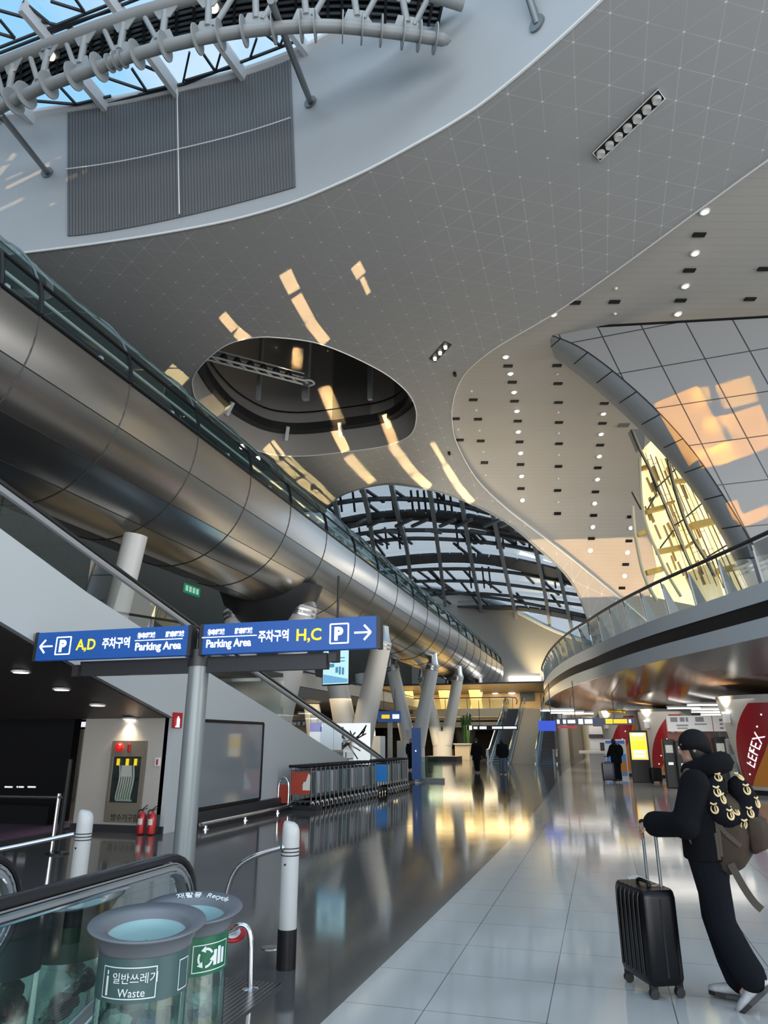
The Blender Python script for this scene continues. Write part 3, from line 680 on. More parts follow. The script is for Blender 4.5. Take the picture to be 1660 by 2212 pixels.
for pts, r in [([(20, 160), (110, 380), (240, 640), (430, 1080), (630, 1560), (730, 1790)], .028), ([(440, 400), (500, 740), (640, 1200), (760, 1470), (910, 1720), (1000, 1900)], .034), ([(120, 500), (130, 700), (160, 1100), (240, 1400), (350, 1650), (440, 1850), (620, 2150)], .06), ([(40, 1070), (60, 1350), (90, 1500), (150, 1800), (230, 2020), (330, 2200)], .07), ([(240, 640), (330, 900)], .03), ([(30, 900), (140, 1110)], .03)]:
    pp = smooth_path([fp(*p, -.1) for p in pts], 5); mb = MB(); mb.tube(pp, r, 8); mb.build('mullion', M['dark'] if r < .055 else wmul, sf, smooth=True)
    if r >= .028 and r < .055: mb = MB(); mb.tube([p + cd(.16, .15, 0) for p in pp], r * 1.3, 8); mb.build('mullion', wmul, sf, smooth=True)
for a, b in [((340, 840), (480, 710)), ((220, 1110), (330, 920)), ((540, 1300), (650, 1230)), ((680, 1200), (890, 1020)), ((370, 1570), (530, 1360)), ((520, 660), (590, 600)), ((930, 1680), (1160, 1540)), ((240, 1010), (300, 960))]:
    mb = MB(); mb.tube([fp(*a, -.25), fp(*b, -.25)], .032, 8); mb.build('brace', M['dark'], sf, smooth=True)
mb = MB()
for i in range(40):
    zx = 160 + random.random() * 800; zy = 420 + random.random() * 1500
    if not inside((zx, zy), gl) or not inside((zx + 70, zy + 170), gl): continue
    mb.beam(fp(zx, zy, .8), fp(zx + 60 + 20 * random.random(), zy + 170, .8), .05 + .18 * random.random(), .05)
for k in range(11):
    zx0 = 190 + k * 62; pts_ = [fp(zx0 + dy * (.36 + .012 * k), 430 + 24 * k + dy, .7) for dy in (0, 400, 800, 1200, 1500)]
    mb.tube(smooth_path(pts_, 3), .012 + .01 * (k % 3), 5)
for k in range(26):
    zx = 200 + (k * 37) % 620; zy = 520 + (k * 211) % 1250; zx += (zy - 500) * .3; mb.tube([fp(zx, zy, .75), fp(zx + 70, zy - 18, .75)], .012, 5)
mb.build('glazing_strips', mat('tan_frame_strip', (.5, .37, .17), .5), sf)  # thin tan strips over the panes
for a, b in []:
    mb = MB(); mb.box(fp(90 if a[1] < 600 else 50, 480 if a[1] < 600 else 1050, -.2), (.7, .1, 1.2), YAW); mb.build('bracket', ym, sf)
mb = MB(); mb.prism([fp(20, 150, .1), fp(190, 150, .1), fp(180, 380, .1), fp(120, 390, .1)], back * .4); mb.build('head_panel', M['grey'], sf)
# ================================================================= BALCONY
RAILZ, SLZ, SLB, ZC = 6.4, 5.3, 4.0, 2.95
rail_px = [(2300, 860), (1960, 1010), (1800, 1083), (1660, 1150), (1590, 1182), (1521, 1213), (1460, 1240), (1403, 1266), (1343, 1297), (1300, 1322), (1269, 1342), (1235, 1363), (1211, 1382), (1190, 1404), (1178, 1424), (1171, 1446)]
rl = [onZ(x, y, RAILZ) for x, y in rail_px]
tip = rl[-1]; dr = (rl[-1] - rl[-2]).normalized()
# round the tip back to the right behind
tail = [tip + Vector((.25, 2.6, 0)), tip + Vector((1.6, 5.2, 0)), tip + Vector((5, 7.6, 0)), tip + Vector((11, 9, 0))]
rl = smooth_path(rl + tail, 4)
def lev(z, o=0):
    out = []
    for i, p in enumerate(rl):
        t = (rl[min(i + 1, len(rl) - 1)] - rl[max(i - 1, 0)]).normalized(); nn = Vector((t.y, -t.x, 0))      # towards the inside (right)
        out.append(Vector((p.x, p.y, z)) - Vector((nn.x, nn.y, 0)) * -o)
    return out
wf = mat('pale_grey_fascia', (.50, .54, .58), .3, spec=.5); NTf = NT(wf)
bands = [(SLZ, SLZ - .45, wf, 'trim_11', .05), (SLZ - .42, SLZ - .87, M['black'], 'trim_12', .10), (SLZ - .84, SLB, wf, 'trim_13', .05)]
for z1, z0, m_, nm, o_ in bands:
    mb = MB(); mb.loft([lev(z1, o_ + .5), lev(z1, o_), lev(z0, o_), lev(z0, o_ + .5)], cap=False, closed=False); struct(nm, mb, m_, smooth=True)
top = lev(SLZ - .02, .3); mb = MB(); mb.poly(top + [Vector((40, top[-1].y, SLZ - .02)), Vector((40, top[0].y, SLZ - .02))]); struct('floor_balcony', mb, M['grey'])
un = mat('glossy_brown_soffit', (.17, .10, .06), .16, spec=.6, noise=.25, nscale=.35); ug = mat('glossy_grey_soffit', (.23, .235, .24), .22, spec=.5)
rows_ = [lev(SLB, .1), lev(3.62, 1.2), lev(3.40, 1.9), lev(3.38, 1.95), lev(3.12, 3.4), lev(ZC, 4.8)]
mb = MB(); mb.loft(rows_, cap=False, closed=False)
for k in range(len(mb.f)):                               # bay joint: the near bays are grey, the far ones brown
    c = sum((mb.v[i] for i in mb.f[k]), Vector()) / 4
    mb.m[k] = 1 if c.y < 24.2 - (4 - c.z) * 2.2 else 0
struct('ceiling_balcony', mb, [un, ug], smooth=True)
inn = rows_[-1]; mb = MB(); mb.poly(inn + [Vector((40, inn[-1].y, ZC)), Vector((40, inn[0].y, ZC))]); struct('ceiling_ground', mb, mat('mirror_grey_ceiling', (.20, .19, .185), .12, .35, noise=.3, nscale=.25))
for i in range(11):
    j = 5 + i * 5
    if j >= len(rl) - 14: break
    a = lev(SLZ - .52, .12); b = lev(SLZ - .78, .12); p, q = a[j], a[j + 1]; mb = MB(); k = .9 if i else .9
    q = p + (q - p).normalized() * 1.0; r_, s_ = q + Vector((0, 0, -.27)), p + Vector((0, 0, -.27)); mb.prism([p, q, r_, s_], Vector((.08, 0, 0)))
    tag(mb.build('fascia_vent', M['rubber']), 'dark vent grille in the balcony fascia, %s from the near end' % ORD[i], 'vent', 'vents along the balcony fascia')
bl = thing('balcony_railing', 'curved glass balcony railing with dark handrail on the right', 'railing', rl[20])
mb = MB(); mb.tube([p + Vector((0, 0, 0)) for p in rl], .055, 10); mb.build('handrail', M['dark'], bl, smooth=True)
gtop = lev(RAILZ - .1, .0); gbot = lev(SLZ, .12)
L = clen(rl); npan = int(L[-1] / 1.55)
for k in range(npan):
    a, _ = pick(gtop, k / npan + .002); b, _ = pick(gtop, (k + 1) / npan - .002); c, _ = pick(gbot, (k + 1) / npan - .002); d, _ = pick(gbot, k / npan + .002)
    if a.y < 5 and k < 3: continue
    mb = MB(); mb.poly([a, b, c, d]); mb.build('glass_pane', M['glass'], bl)
    p, t = pick(gbot, k / npan); q, _ = pick(gtop, k / npan); nn = Vector((-t.y, t.x, 0)).normalized() * -1
    mb = MB(); mb.prism([p + nn * .02, p + nn * .42, q + nn * .10 , q + nn * .02], t * .035); mb.build('post_fin', M['steelwhite'], bl)
    mb = MB(); mb.tube([q + nn * .04 - Vector((0, 0, .15)), q + Vector((0, 0, .06))], .02, 6); mb.build('bracket', M['dark'], bl)
# ================================================================= STEEL TUBE
TX, TZ, TR = -14.4, 10.6, 3.0
Y0, Y1 = -6.0, 97.0
def tp(phi, y, r=TR):
    e = 1.0
    if y > 92: e = math.sqrt(max(0, 1 - ((y - 92) / 5.0) ** 2.4))
    return Vector((TX + r * e * math.cos(R(phi)), y, TZ + r * e * math.sin(R(phi)) - (1 - e) * .9))
ringsY = [Y0] + [onX(x, y, -11.41).y for x, y in [(0, 618), (85, 690), (280, 836), (428, 942), (542, 1030), (628, 1097)]]
ringsY = sorted(set([round(v, 2) for v in ringsY])); step = ringsY[-1] - ringsY[-2]
RY = ringsY[:]
while RY[-1] < 87: RY.append(RY[-1] + 4.1)
tube = thing('steel_tube', 'long brushed steel tubular bridge with a glazed top running down the hall', 'tube bridge', (TX, 10, TZ))
tm = mat('brushed_steel_cladding', (.60, .585, .56), .3, 1); n = NT(tm)
n.rough(n.math('MULTIPLY_ADD', n.noise(.5, 3, sx=(1, .4, 1)), .08, .19)); n.color(n.mix(n.noise(.5, 3, sx=(1, .5, 1)), (.44, .43, .415), (.53, .52, .50)))
PH = [4, -21, -42.5, -63.7, -89, -122, -160]
ys = [Y0 + i * 1.03 for i in range(int((Y1 - Y0) / 1.03) + 1)] + [Y1]
for k in range(len(PH) - 1):
    mb = MB(); mb.loft([[tp(PH[k] + (PH[k + 1] - PH[k]) * i / 5, y) for y in ys] for i in range(6)], cap=False, closed=False)
    mb.build('cladding_strip', tm, tube, smooth='all')
mb = MB()
for p in PH[1:]: mb.tube([tp(p, y, TR + .004) for y in ys], .014, 4)
for y in RY: mb.tube([tp(a, y, TR + .004) for a in range(4, -161, -6)], .022, 4)
mb.build('panel_joints', mat('joint_dark', (.03, .027, .024), .5), tube)
mb = MB(); mb.loft([[tp(4 + 18 * i / 3, y) for y in ys] for i in range(4)], cap=False, closed=False); mb.build('window_glazing', M['tubeglass'], tube, smooth='all')
mb = MB(); mb.loft([[tp(22 + 158 * i / 14, y, TR - .02) for y in ys] for i in range(15)], cap=False, closed=False); mb.build('roof_glazing', M['tubeglass'], tube, smooth='all')
mb = MB()
for p, r in ((4, .05), (22, .05)): mb.tube([tp(p, y, TR + .01) for y in ys], r, 6)
for y in RY: mb.tube([tp(a, y, TR + .02) for a in range(4, 23, 3)], .06, 6)
mb.build('window_frame', M['black'], tube)
mb = MB()
for y in RY: mb.tube([tp(a, y, TR) for a in range(22, 181, 8)], .03, 6)
mb.tube([tp(66, y, TR + .01) for y in ys], .03, 6)
mb.build('roof_bars', M['midgrey'], tube)
mb = MB()
for a_, b_ in zip(RY, RY[1:]):                            # a stout rail in every bay, bent down at its far end
    for x_, z_, r_ in ((2.05, .82, .10), (-1.6, .9, .08)):
        mb.tube([Vector((TX + x_, a_ + .15, TZ + z_)), Vector((TX + x_, b_ - 1.0, TZ + z_)), Vector((TX + x_, b_ - .72, TZ + z_ - .1)), Vector((TX + x_, b_ - .6, TZ + z_ - .35)), Vector((TX + x_, b_ - .6, TZ))], r_, 8)
    mb.box((TX + 2.0, b_ - .22, TZ + .5), (.3, .12, 1.1))
for x_, z_ in ((2.45, .35), (1.4, 1.9)): mb.tube([(TX + x_, Y0, TZ + z_), (TX + x_, 90, TZ + z_)], .05, 8)
mb.build('inner_frame', M['white'], tube, smooth=True)
mb = MB(); mb.box((TX, 41, TZ - .1), (5.7, 94, .16)); mb.build('floor_deck', M['midgrey'], tube)
for k, (x, y) in enumerate([(523, 965), (557, 991)]):
    p = onX(x, y, TX + TR * .8); mb = MB(); mb.ell(p, .1, 10); mb.build('lamp', M['lampsoft'], tube, smooth=True)
# saddle under the tube (close to the ramp) and the Y columns
def saddle(y, lab, k):
    t = thing('tube_saddle', lab, 'saddle', (TX, y, 6.6), 'saddles under the steel tube')
    mb = MB(); rings = []
    for i in range(9):
        a = -50 - 80 * i / 8; rings.append([tp(a, y - 1.2, TR + .02), tp(a, y + 1.2, TR + .02), Vector((TX + 1.3 * math.cos(R(a)) * 2, y + .7, 6.7)), Vector((TX + 1.3 * math.cos(R(a)) * 2, y - .7, 6.7))])
    mb.loft(rings); mb.build('bearing', M['dark'], t)
    return t
cm = mat('cream_column_paint', (.56, .545, .52), .42)
YC = [17.5, 29.5, 42, 56.5, 67.5, 80]
for k, y in enumerate(YC):
    if k == 0:
        mb = MB(); mb.tube([(TX + .6, y, 0), (TX + .6, y, 3.4), (TX + 1.2, y, 7.6)], [.34, .34, .36], 20); o = mb.build('plain_column', cm, smooth=True); tag(o, 'slim pale column seen through the upper part of the ramp glass', 'column'); continue
    lab = ['Y shaped column behind the ramp at the far left', 'Y shaped column whose arms show through the ramp glass above the sign post', 'thick Y shaped column behind the hanging display screen', 'Y shaped column standing between the blue banner and the kiosk shop', 'Y shaped column behind the row of orange planters', 'farthest Y shaped column under the end of the steel tube'][k]
    t = thing('y_column', lab, 'column', (TX, y, 0), 'Y columns carrying the steel tube')
    ar = .70 if k <= 2 else .58; mb = MB(); mb.lathe((TX, y, 0), [(ar * 1.25, 0), (ar * 1.25, 1.6), (ar * 1.3, 2.4)], 28, sx=1.25, sy=.85); mb.build('trunk', cm, t, smooth=True)
    if k == 1: mb = MB(); mb.lathe((TX, y, 6.5), [(.6, -.2), (1.6, .4), (2.3, 1.2), (2.6, 1.9)], 28, sy=.6); mb.build('bearing', M['dark'], t, smooth=True)
    for sgn in (-1, 1):
        pts = [(TX + sgn * .35, y, 1.2), (TX + sgn * .75, y, 3.1), (TX + sgn * 1.75, y, 7.5)]
        mb = MB(); mb.tube(pts, [ar, ar * .98, ar * .88], 24); mb.build('arm', cm, t, smooth=True)
        mb = MB(); mb.lathe((TX + sgn * 1.62, y, 7.05), [(ar * .96, 0), (ar * .96, .1), (ar * .9, .12), (ar * .9, .2), (ar * .96, .22), (ar * .96, .32)], 22, axis=(sgn * .22, 0, 1)); mb.lathe((TX + sgn * 1.75, y, 7.4), [(ar * .86, 0), (ar * .68, .35), (ar * .6, 1.0)], 20); mb.build('collar', M['brushed'], t, smooth=True)
# second file of plain columns further left, under the mezzanine
for k, (x, y) in enumerate([(-19.5, 36), (-20, 48), (-20.5, 62)]):
    mb = MB(); mb.tube([(x + .6, y, 0), (x + .6, y, 2.2), (x - .3, y, 7.4)], [.6, .6, .5], 20); o = mb.build('plain_column', cm, smooth=True)
    tag(o, 'leaning cream column behind the ramp glass, %s from the near end' % ORD[k], 'column', 'cream columns behind the ramp')
# ================================================================= RAMP (inclined moving walk) AND ITS WALL
XW = -7.72
wg = mat('grey_ramp_wall', (.43, .455, .465), .5, noise=.03, nscale=.7)
def w(x, y): return onX(x, y, XW)
top = [w(-260, 965), w(0, 1141), w(190, 1281), w(320, 1365), w(450, 1452), w(600, 1545), w(700, 1610), w(775, 1655)]
yb = top[-1].y
soff = [w(-260, 1205), w(0, 1342), w(110, 1408), w(210, 1462), w(300, 1510), w(376, 1551)]
corner = Vector((XW, 11.9, 0)); ce = soff[-1]; corner.y = ce.y
poly = top + [Vector((XW, yb + .5, .0)), corner, ce] + soff[::-1][1:]
mb = MB(); mb.prism(poly, (-.18, 0, 0)); struct('wall_ramp', mb, wg)
slope = [(p.y, p.z) for p in top]
def topz(y):
    for i in range(len(slope) - 1):
        if slope[i][0] <= y <= slope[i + 1][0]: u = (y - slope[i][0]) / (slope[i + 1][0] - slope[i][0]); return slope[i][1] + (slope[i + 1][1] - slope[i][1]) * u
    return slope[0][1] + (y - slope[0][0]) * -.24 if y < slope[0][0] else max(.9, slope[-1][1])
yA, yB = top[0].y, yb + 4
# ramp deck
mb = MB(); dk = [(y, topz(y) - .05) for y in (yA, 9, 12, 15, 18, 21, yb)]
mb.loft([[Vector((XW - .18, y, z)) for y, z in dk], [Vector((XW - 2.0, y, z)) for y, z in dk], [Vector((XW - 2.0, y, z - .5)) for y, z in dk], [Vector((XW - .18, y, z - .5)) for y, z in dk]], cap=False); struct('floor_ramp', mb, M['dark'])
sfm = mat('dark_brown_soffit', (.075, .066, .06), .45)
mb = MB(); mb.loft([[Vector((XW - .1, p.y, p.z)) for p in soff], [Vector((XW - 8.5, p.y, p.z)) for p in soff]], cap=False, closed=False); struct('ceiling_ramp', mb, sfm)
mb = MB(); mb.loft([[Vector((XW - 2.0, p.y, p.z + .05)) for p in soff], [Vector((XW - 2.0, p.y, topz(p.y) + .1)) for p in soff]], cap=False, closed=False); struct('wall_ramp_inner', mb, M['dark'])
hand = smooth_path([onX(x, y, XW - .12) for x, y in [(-260, 858), (0, 1042), (200, 1190), (420, 1351), (560, 1450), (700, 1548), (800, 1618), (832, 1642)]], 4)
mw = thing('moving_walk', 'inclined moving walk with glass sides rising along the grey wall', 'moving walk', (XW - 1, 18, 1))
def hz_(y):
    for i in range(len(hand) - 1):
        if hand[i].y <= y <= hand[i + 1].y: u = (y - hand[i].y) / (hand[i + 1].y - hand[i].y); return hand[i].z + (hand[i + 1].z - hand[i].z) * u
    return hand[-1].z
for side, X in enumerate((XW - .12, XW - 1.9)):
    hp = [Vector((X, p.y, p.z)) for p in hand]; e = hp[-1]
    nose = [e + Vector((0, .5, -.02)), e + Vector((0, .75, -.12)), e + Vector((0, .85, -.32)), e + Vector((0, .72, -.52)), e + Vector((0, .4, -.6))]
    mb = MB(); mb.tube(smooth_path(hp + nose, 2), .045, 10); mb.build('handrail', M['rubber'], mw, smooth=True)
    mb = MB(); mb.tube([p - Vector((0, 0, .09)) for p in hp], .055, 8); mb.build('rail_profile', M['satin'], mw, smooth=True)
    yy = [yA + (e.y + .3 - yA) * i / 11 for i in range(12)]
    for i in range(11):
        a, b = yy[i] + .01, yy[i + 1] - .01; mb = MB(); mb.poly([(X, a, topz(a)), (X, b, topz(b) if b < yb else .35), (X, b, hz_(b) - .12), (X, a, hz_(a) - .12)]); mb.build('glass_pane', M['glass'], mw)
    mb = MB(); mb.tube([Vector((X, p.y, topz(p.y) + .03)) for p in hand if p.y < yb], .03, 6); mb.build('skirt_trim', M['chrome'], mw)
mb = MB(); mb.box((XW - 1.0, yb + 2.2, .06), (2.2, 3.8, .12)); mb.build('landing_plate', M['brushed'], mw)
mb = MB(); mb.box((XW - .12, yb + .9, .2), (.14, 2.6, .4)); mb.box((XW - 1.9, yb + .9, .2), (.14, 2.6, .4)); mb.build('base_skirt', M['dark'], mw)
# downlights in the soffit
def softp(x, y):
    d = ray(x, y); lo_, hi_ = 5, 40
    def sz(yv):
        for i in range(len(soff) - 1):
            if soff[i].y <= yv <= soff[i + 1].y: u = (yv - soff[i].y) / (soff[i + 1].y - soff[i].y); return soff[i].z + (soff[i + 1].z - soff[i].z) * u
        return soff[0].z if yv < soff[0].y else soff[-1].z
    for _ in range(50):
        t = (lo_ + hi_) / 2; p = ORG + d * t
        if p.z < sz(p.y): lo_ = t
        else: hi_ = t
    return ORG + d * lo_
for k, (x, y) in enumerate([(46, 1449), (134, 1487), (212, 1521), (281, 1551)]):
    p = softp(x, y); t = thing('downlight', ['leftmost lit downlight under the ramp', 'second lit downlight from the left under the ramp', 'third lit downlight from the left under the ramp', 'lit downlight above the red lamp cabinet'][k], 'downlight', p, 'downlights under the ramp')
    mb = MB(); mb.lathe(p, [(.15, -.03), (.15, .0), (.11, .01)], 18); mb.build('trim_ring', M['trim'], t)
    mb = MB(); mb.lathe(p - Vector((0, 0, .035)), [(.0, 0), (.115, 0), (.115, .03)], 18); mb.build('lamp', M['lamp'], t)
    if k == 3:
        l = bpy.data.lights.new('cabinet_downlight', 'SPOT'); l.energy = 60; l.color = (1, .84, .6); l.spot_size = R(120); l.spot_blend = .8; l.shadow_soft_size = .1
        lo2 = bpy.data.objects.new('cabinet_downlight', l); COL.objects.link(lo2); lo2.location = p - Vector((0, .05, .06))
# hydrant wall facing the viewer
YH = ce.y
hl = onY(187, 1550, YH).x
cmw = mat('warm_grey_wall', (.40, .375, .34), .55)
mb = MB(); mb.box(((hl + XW) / 2 - .05, YH + .35, 1.02), (XW - hl - .1, .7, 2.04)); struct('wall_cabinet', mb, cmw)
mb = MB(); mb.box(((hl + XW) / 2 - .02, YH + .34, .06), (XW - hl + .02, .76, .12)); struct('baseboard_cabinet', mb, M['dark'])
def h(x, y, o=0): p = onY(x, y, YH - o); return p
c0, c1, c2, c3 = h(246, 1600), h(322, 1598), h(300, 1783), h(228, 1783)
xa, xb = (c0.x + c3.x) / 2, (c1.x + c2.x) / 2; za, zb = .17, c0.z
cab = thing('hydrant_cabinet', 'bronze fire hydrant cabinet with a red lamp on the cream wall', 'cabinet', ((xa + xb) / 2, YH, za))
bz = mat('bronze_cabinet_metal', (.25, .215, .17), .35, .5)
wz1, wz0 = h(300, 1634).z, h(260, 1733).z
mb = MB(); ym_ = YH - .03
for (x0_, x1_, z0_, z1_) in [(xa, xb, za, wz0), (xa, xb, wz1, zb), (xa, xa + .07, wz0, wz1), (xb - .07, xb, wz0, wz1)]: mb.box(((x0_ + x1_) / 2, ym_, (z0_ + z1_) / 2), (x1_ - x0_, .06, z1_ - z0_))
mb.build('frame', bz, cab, bev=.004)
mb = MB(); mb.box(((xa + xb) / 2, YH - .008, (wz0 + wz1) / 2), (xb - xa - .12, .012, wz1 - wz0)); mb.build('recess', M['dark'], cab)
mb = MB(); mb.box(((xa + xb) / 2, YH - .055, (wz0 + wz1) / 2), (xb - xa - .14, .006, wz1 - wz0)); mb.build('window_pane', M['glass'], cab)
mb = MB(); cx = (xa + xb) / 2; hose = []
for i in range(7):
    xx = cx - .16 + .05 * i; mb.tube(smooth_path([(xx, YH - .035, wz1 - .16), (xx + .03, YH - .04, (wz0 + wz1) / 2), (xx - .02, YH - .035, wz0 + .08), (xx + .03, YH - .035, wz0 + .03)], 4), .018, 8)
mb.build('folded_hose', M['offwhite'], cab, smooth=True)
mb = MB(); mb.box((cx, YH - .05, wz1 - .26), (.22, .008, .2)); mb.build('instruction_card', mat('pink_white_card', (.7, .6, .6), .6), cab)
mb = MB()
for q in (-.2, 0, .18): mb.box((cx + q, YH - .045, wz1 - .1), (.06, .02, .12))
mb.build('valve_handles', M['sign_yellow'], cab)
p = h(263, 1614); mb = MB(); mb.lathe((p.x, YH - .06, p.z), [(.085, -.01), (.085, .02), (.06, .07), (0, .085)], 18, axis=(0, -1, 0)); mb.build('alarm_bell', mat('red_lens', (.6, .01, .01), .25, emit=(1, .02, .02), es=.35), cab, smooth=True)
p = h(284, 1616); mb = MB(); mb.box((p.x, YH - .075, p.z), (.06, .03, .15)); mb.build('indicator_lamp', M['red'], cab, bev=.008)
mb = MB(); p = h(243, 1768); text_into(mb, '방수기구함', (p.x, YH - .062, p.z - .02), (1, 0, 0), (0, 0, 1), .13); mb.build('lettering', M['black'], cab)
p = h(342, 1646); t = thing('call_point', 'small white wall box with a red push lever beside the cabinet', 'switch', (p.x, YH, p.z))
mb = MB(); mb.box((p.x, YH - .015, p.z), (.11, .03, .15)); mb.build('plate', M['white'], t, bev=.005)
mb = MB(); mb.box((p.x, YH - .035, p.z), (.03, .02, .1)); mb.build('lever', M['red'], t)
p = onX(383, 1556, XW + .02); t = thing('wall_sign', 'small red fire extinguisher sign high on the grey wall corner', 'sign', p)
mb = MB(); mb.box(p, (.03, .3, .28)); mb.build('board', M['red'], t); mb = MB(); mb.lathe(p + Vector((.02, 0, -.03)), [(.035, -.07), (.035, .05), (.015, .08), (.015, .1)], 10); mb.box(p + Vector((.018, 0, -.115)), (.006, .14, .025)); mb.build('symbol', M['sign_white'], t)
for k, x in enumerate((303, 325)):
    b = h(x, 1790, .25); b.z = .02; b.y = YH - .22; t = thing('fire_extinguisher', ('red fire extinguisher under the cabinet, left of the pair', 'red fire extinguisher under the cabinet, right of the pair')[k], 'fire extinguisher', b, 'pair of fire extinguishers')
    q_ = .78
    mb = MB(); mb.lathe(b, [(.085 * q_, 0), (.09 * q_, .02), (.09 * q_, .34 * q_), (.07 * q_, .41 * q_), (.03 * q_, .44 * q_), (.03 * q_, .47 * q_)], 20); mb.build('bottle', M['red'], t, smooth=True)
    mb = MB(); mb.lathe(b + Vector((0, 0, .47)) * 1 - Vector((0, 0, .47 * (1 - q_))), [(.02, 0), (.02, .04)], 10); z_ = .5 * q_; mb.beam(b + Vector((0, 0, z_)), b + Vector((.09, 0, z_ + .03)), .02, .013); mb.beam(b + Vector((0, 0, z_ + .02)), b + Vector((.09, 0, z_ + .08)), .02, .013); mb.build('valve', M['dark'], t)
    mb = MB(); mb.tube(smooth_path([b + Vector((-.02, 0, .39)), b + Vector((-.09, 0, .36)), b + Vector((-.09, 0, .16)), b + Vector((-.08, 0, .1))], 4), .011, 8); mb.build('hose', M['rubber'], t, smooth=True)
    mb = MB(); rr_ = .0915 * q_; mb.loft([[b + Vector((rr_ * math.cos(R(a)), rr_ * math.sin(R(a)), z)) for a in range(-130, -49, 10)] for z in (.15, .25)], cap=False, closed=False); mb.build('paper_label', M['offwhite'], t)
mb = MB(); mb.box((XW + .0 - .25, YH - .12, .16), (.32, .2, .32)); tag(mb.build('floor_box', M['dark'], bev=.01), 'small dark box on the floor beside the fire extinguishers', 'box')
# framed panel on the ramp wall
pa, pb_ = onX(421, 1558, XW), onX(566, 1563, XW); pc = onX(556, 1737, XW); z0_ = .32
t = thing('framed_panel', 'large blank grey glass panel in a black frame on the ramp wall', 'panel', (XW, (pa.y + pb_.y) / 2, z0_)); zt = pb_.z
mb = MB()
ya_, yb_ = onX(432, 1600, XW).y - .2, pb_.y
mb.box((XW + .02, (ya_ + yb_) / 2, (z0_ + zt) / 2), (.04, yb_ - ya_, zt - z0_)); mb.build('glass_face', mat('grey_glossy_panel', (.21, .23, .25), .07, spec=.6, coat=.6), t)
mb = MB(); 
for a, b in (((ya_, zt), (yb_, zt)), ((yb_, z0_), (yb_, zt)), ((ya_, z0_), (yb_, z0_)), ((ya_, z0_), (ya_, zt))): mb.beam((XW + .03, a[0], a[1]), (XW + .03, b[0], b[1]), .06, .06, (1, 0, 0))
mb.build('frame', M['black'], t)
mb = MB(); mb.box((XW + .06, (ya_ + 17.4) / 2, .14), (.12, 17.4 - ya_, .28)); struct('baseboard_ramp', mb, M['dark'])
br = thing('bumper_rail', 'low chrome bumper rail along the foot of the ramp wall', 'rail', (XW + .4, 14, 0))
mb = MB(); mb.tube([(XW + .38, 12.6, .1), (XW + .38, 17.1, .1)], .04, 12); mb.build('rail', M['chrome'], br, smooth=True)
for y in (12.8, 14.4, 16.0): mb = MB(); mb.tube([(XW + .38, y, 0), (XW + .38, y, .09)], .03, 8); mb.lathe((XW + .38, y, 0), [(.06, 0), (.06, .015)], 12); mb.build('post', M['chrome'], br)
# black hoarding left of the cabinet wall and the shop beyond
hm = mat('black_gloss_hoarding', (.006, .006, .007), .22)
bx = onY(161, 1540, 12.6).x
hd = thing('black_hoarding', 'tall black hoarding wall under the ramp at the far left', 'hoarding', (bx - 4, 12.7, 0))
mb = MB(); mb.box((bx - 4.6, 12.75, 1.7), (9.2, .2, 3.3)); mb.build('board', hm, hd)
mb = MB(); p = onY(20, 1700, 12.64)
for k, (x, wd) in enumerate([(20, .16), (46, .12), (70, .16)]): q = onY(x, 1700, 12.64); mb.box((q.x, 12.64, q.z), (wd, .01, .028)); mb.box((q.x - .1 , 12.64, q.z), (.03, .01, .03))
mb.build('small_print', M['sign_white'], hd)
mb = MB(); mb.box((bx - 4.6, 12.5, .18), (9, .3, .36)); mb.build('plinth', M['black'], hd)
mb = MB(); mb.box((-13, 18.5, 1.6), (9, .2, 3.2)); struct('wall_shop', mb, M['offwhite']); mb = MB(); mb.box((-13, 15.6, 3.35), (9, 5.8, .1)); struct('ceiling_shop', mb, M['dark'])
mb = MB(); mb.box((-11.2, 15.6, .55), (1.6, .6, 1.1)); o = mb.build('shop_counter', M['black'], bev=.01); tag(o, 'black counter with a white top in the gap left of the cabinet wall', 'counter')
mb = MB(); mb.box((-11.2, 15.6, 1.13), (1.7, .7, .05)); mb.build('worktop', M['white'], None).parent = o
sc = thing('clothes_rack', 'rail of yellow and green garments in the gap beside the hoarding', 'clothes rack', (bx - .4, 14.2, 0)); mb = MB(); mb.tube([(bx - .9, 14.2, 1.28), (bx + .35, 14.2, 1.28)], .02, 6); mb.tube([(bx + .35, 14.2, 0), (bx + .35, 14.2, 1.28)], .02, 6); mb.build('rail', M['chrome'], sc)
for k in range(5):
    mb = MB(); x = bx - .5 + k * .19; mb.loft([[(x - .015, 14.0, .55), (x + .02, 14.0, .55), (x + .03, 14.4, .55), (x, 14.4, .55)], [(x, 14.05, 1.1), (x + .03, 14.05, 1.1), (x + .03, 14.35, 1.1), (x, 14.35, 1.1)], [(x, 14.15, 1.25), (x + .01, 14.15, 1.25), (x + .01, 14.25, 1.25), (x, 14.25, 1.25)]])
    mb.build('garment', mat('lime_cloth', (.38, .42, .03), .8) if k % 2 else mat('olive_cloth', (.16, .18, .03), .8), sc)
q = onY(178, 1565, 15); t = thing('hanging_sign', 'small black sign with white strip hanging in the gap left of the cabinet', 'sign', q); mb = MB(); mb.box(q, (.9, .06, .22)); mb.build('board', M['black'], t); mb = MB(); mb.box(q + Vector((-.06, -.035, 0)), (.5, .01, .12)); mb.build('strip', M['sign_white'], t); mb = MB(); mb.tube([q + Vector((0, 0, .1)), (q.x, q.y, 3.3)], .015, 6); mb.build('hanger', M['dark'], t)
l = bpy.data.lights.new('shop_light', 'AREA'); l.energy = 120; l.size = 3; l.color = (1, .95, .85); o = bpy.data.objects.new('shop_light', l); COL.objects.link(o); o.location = (-11.5, 15.8, 3.1)
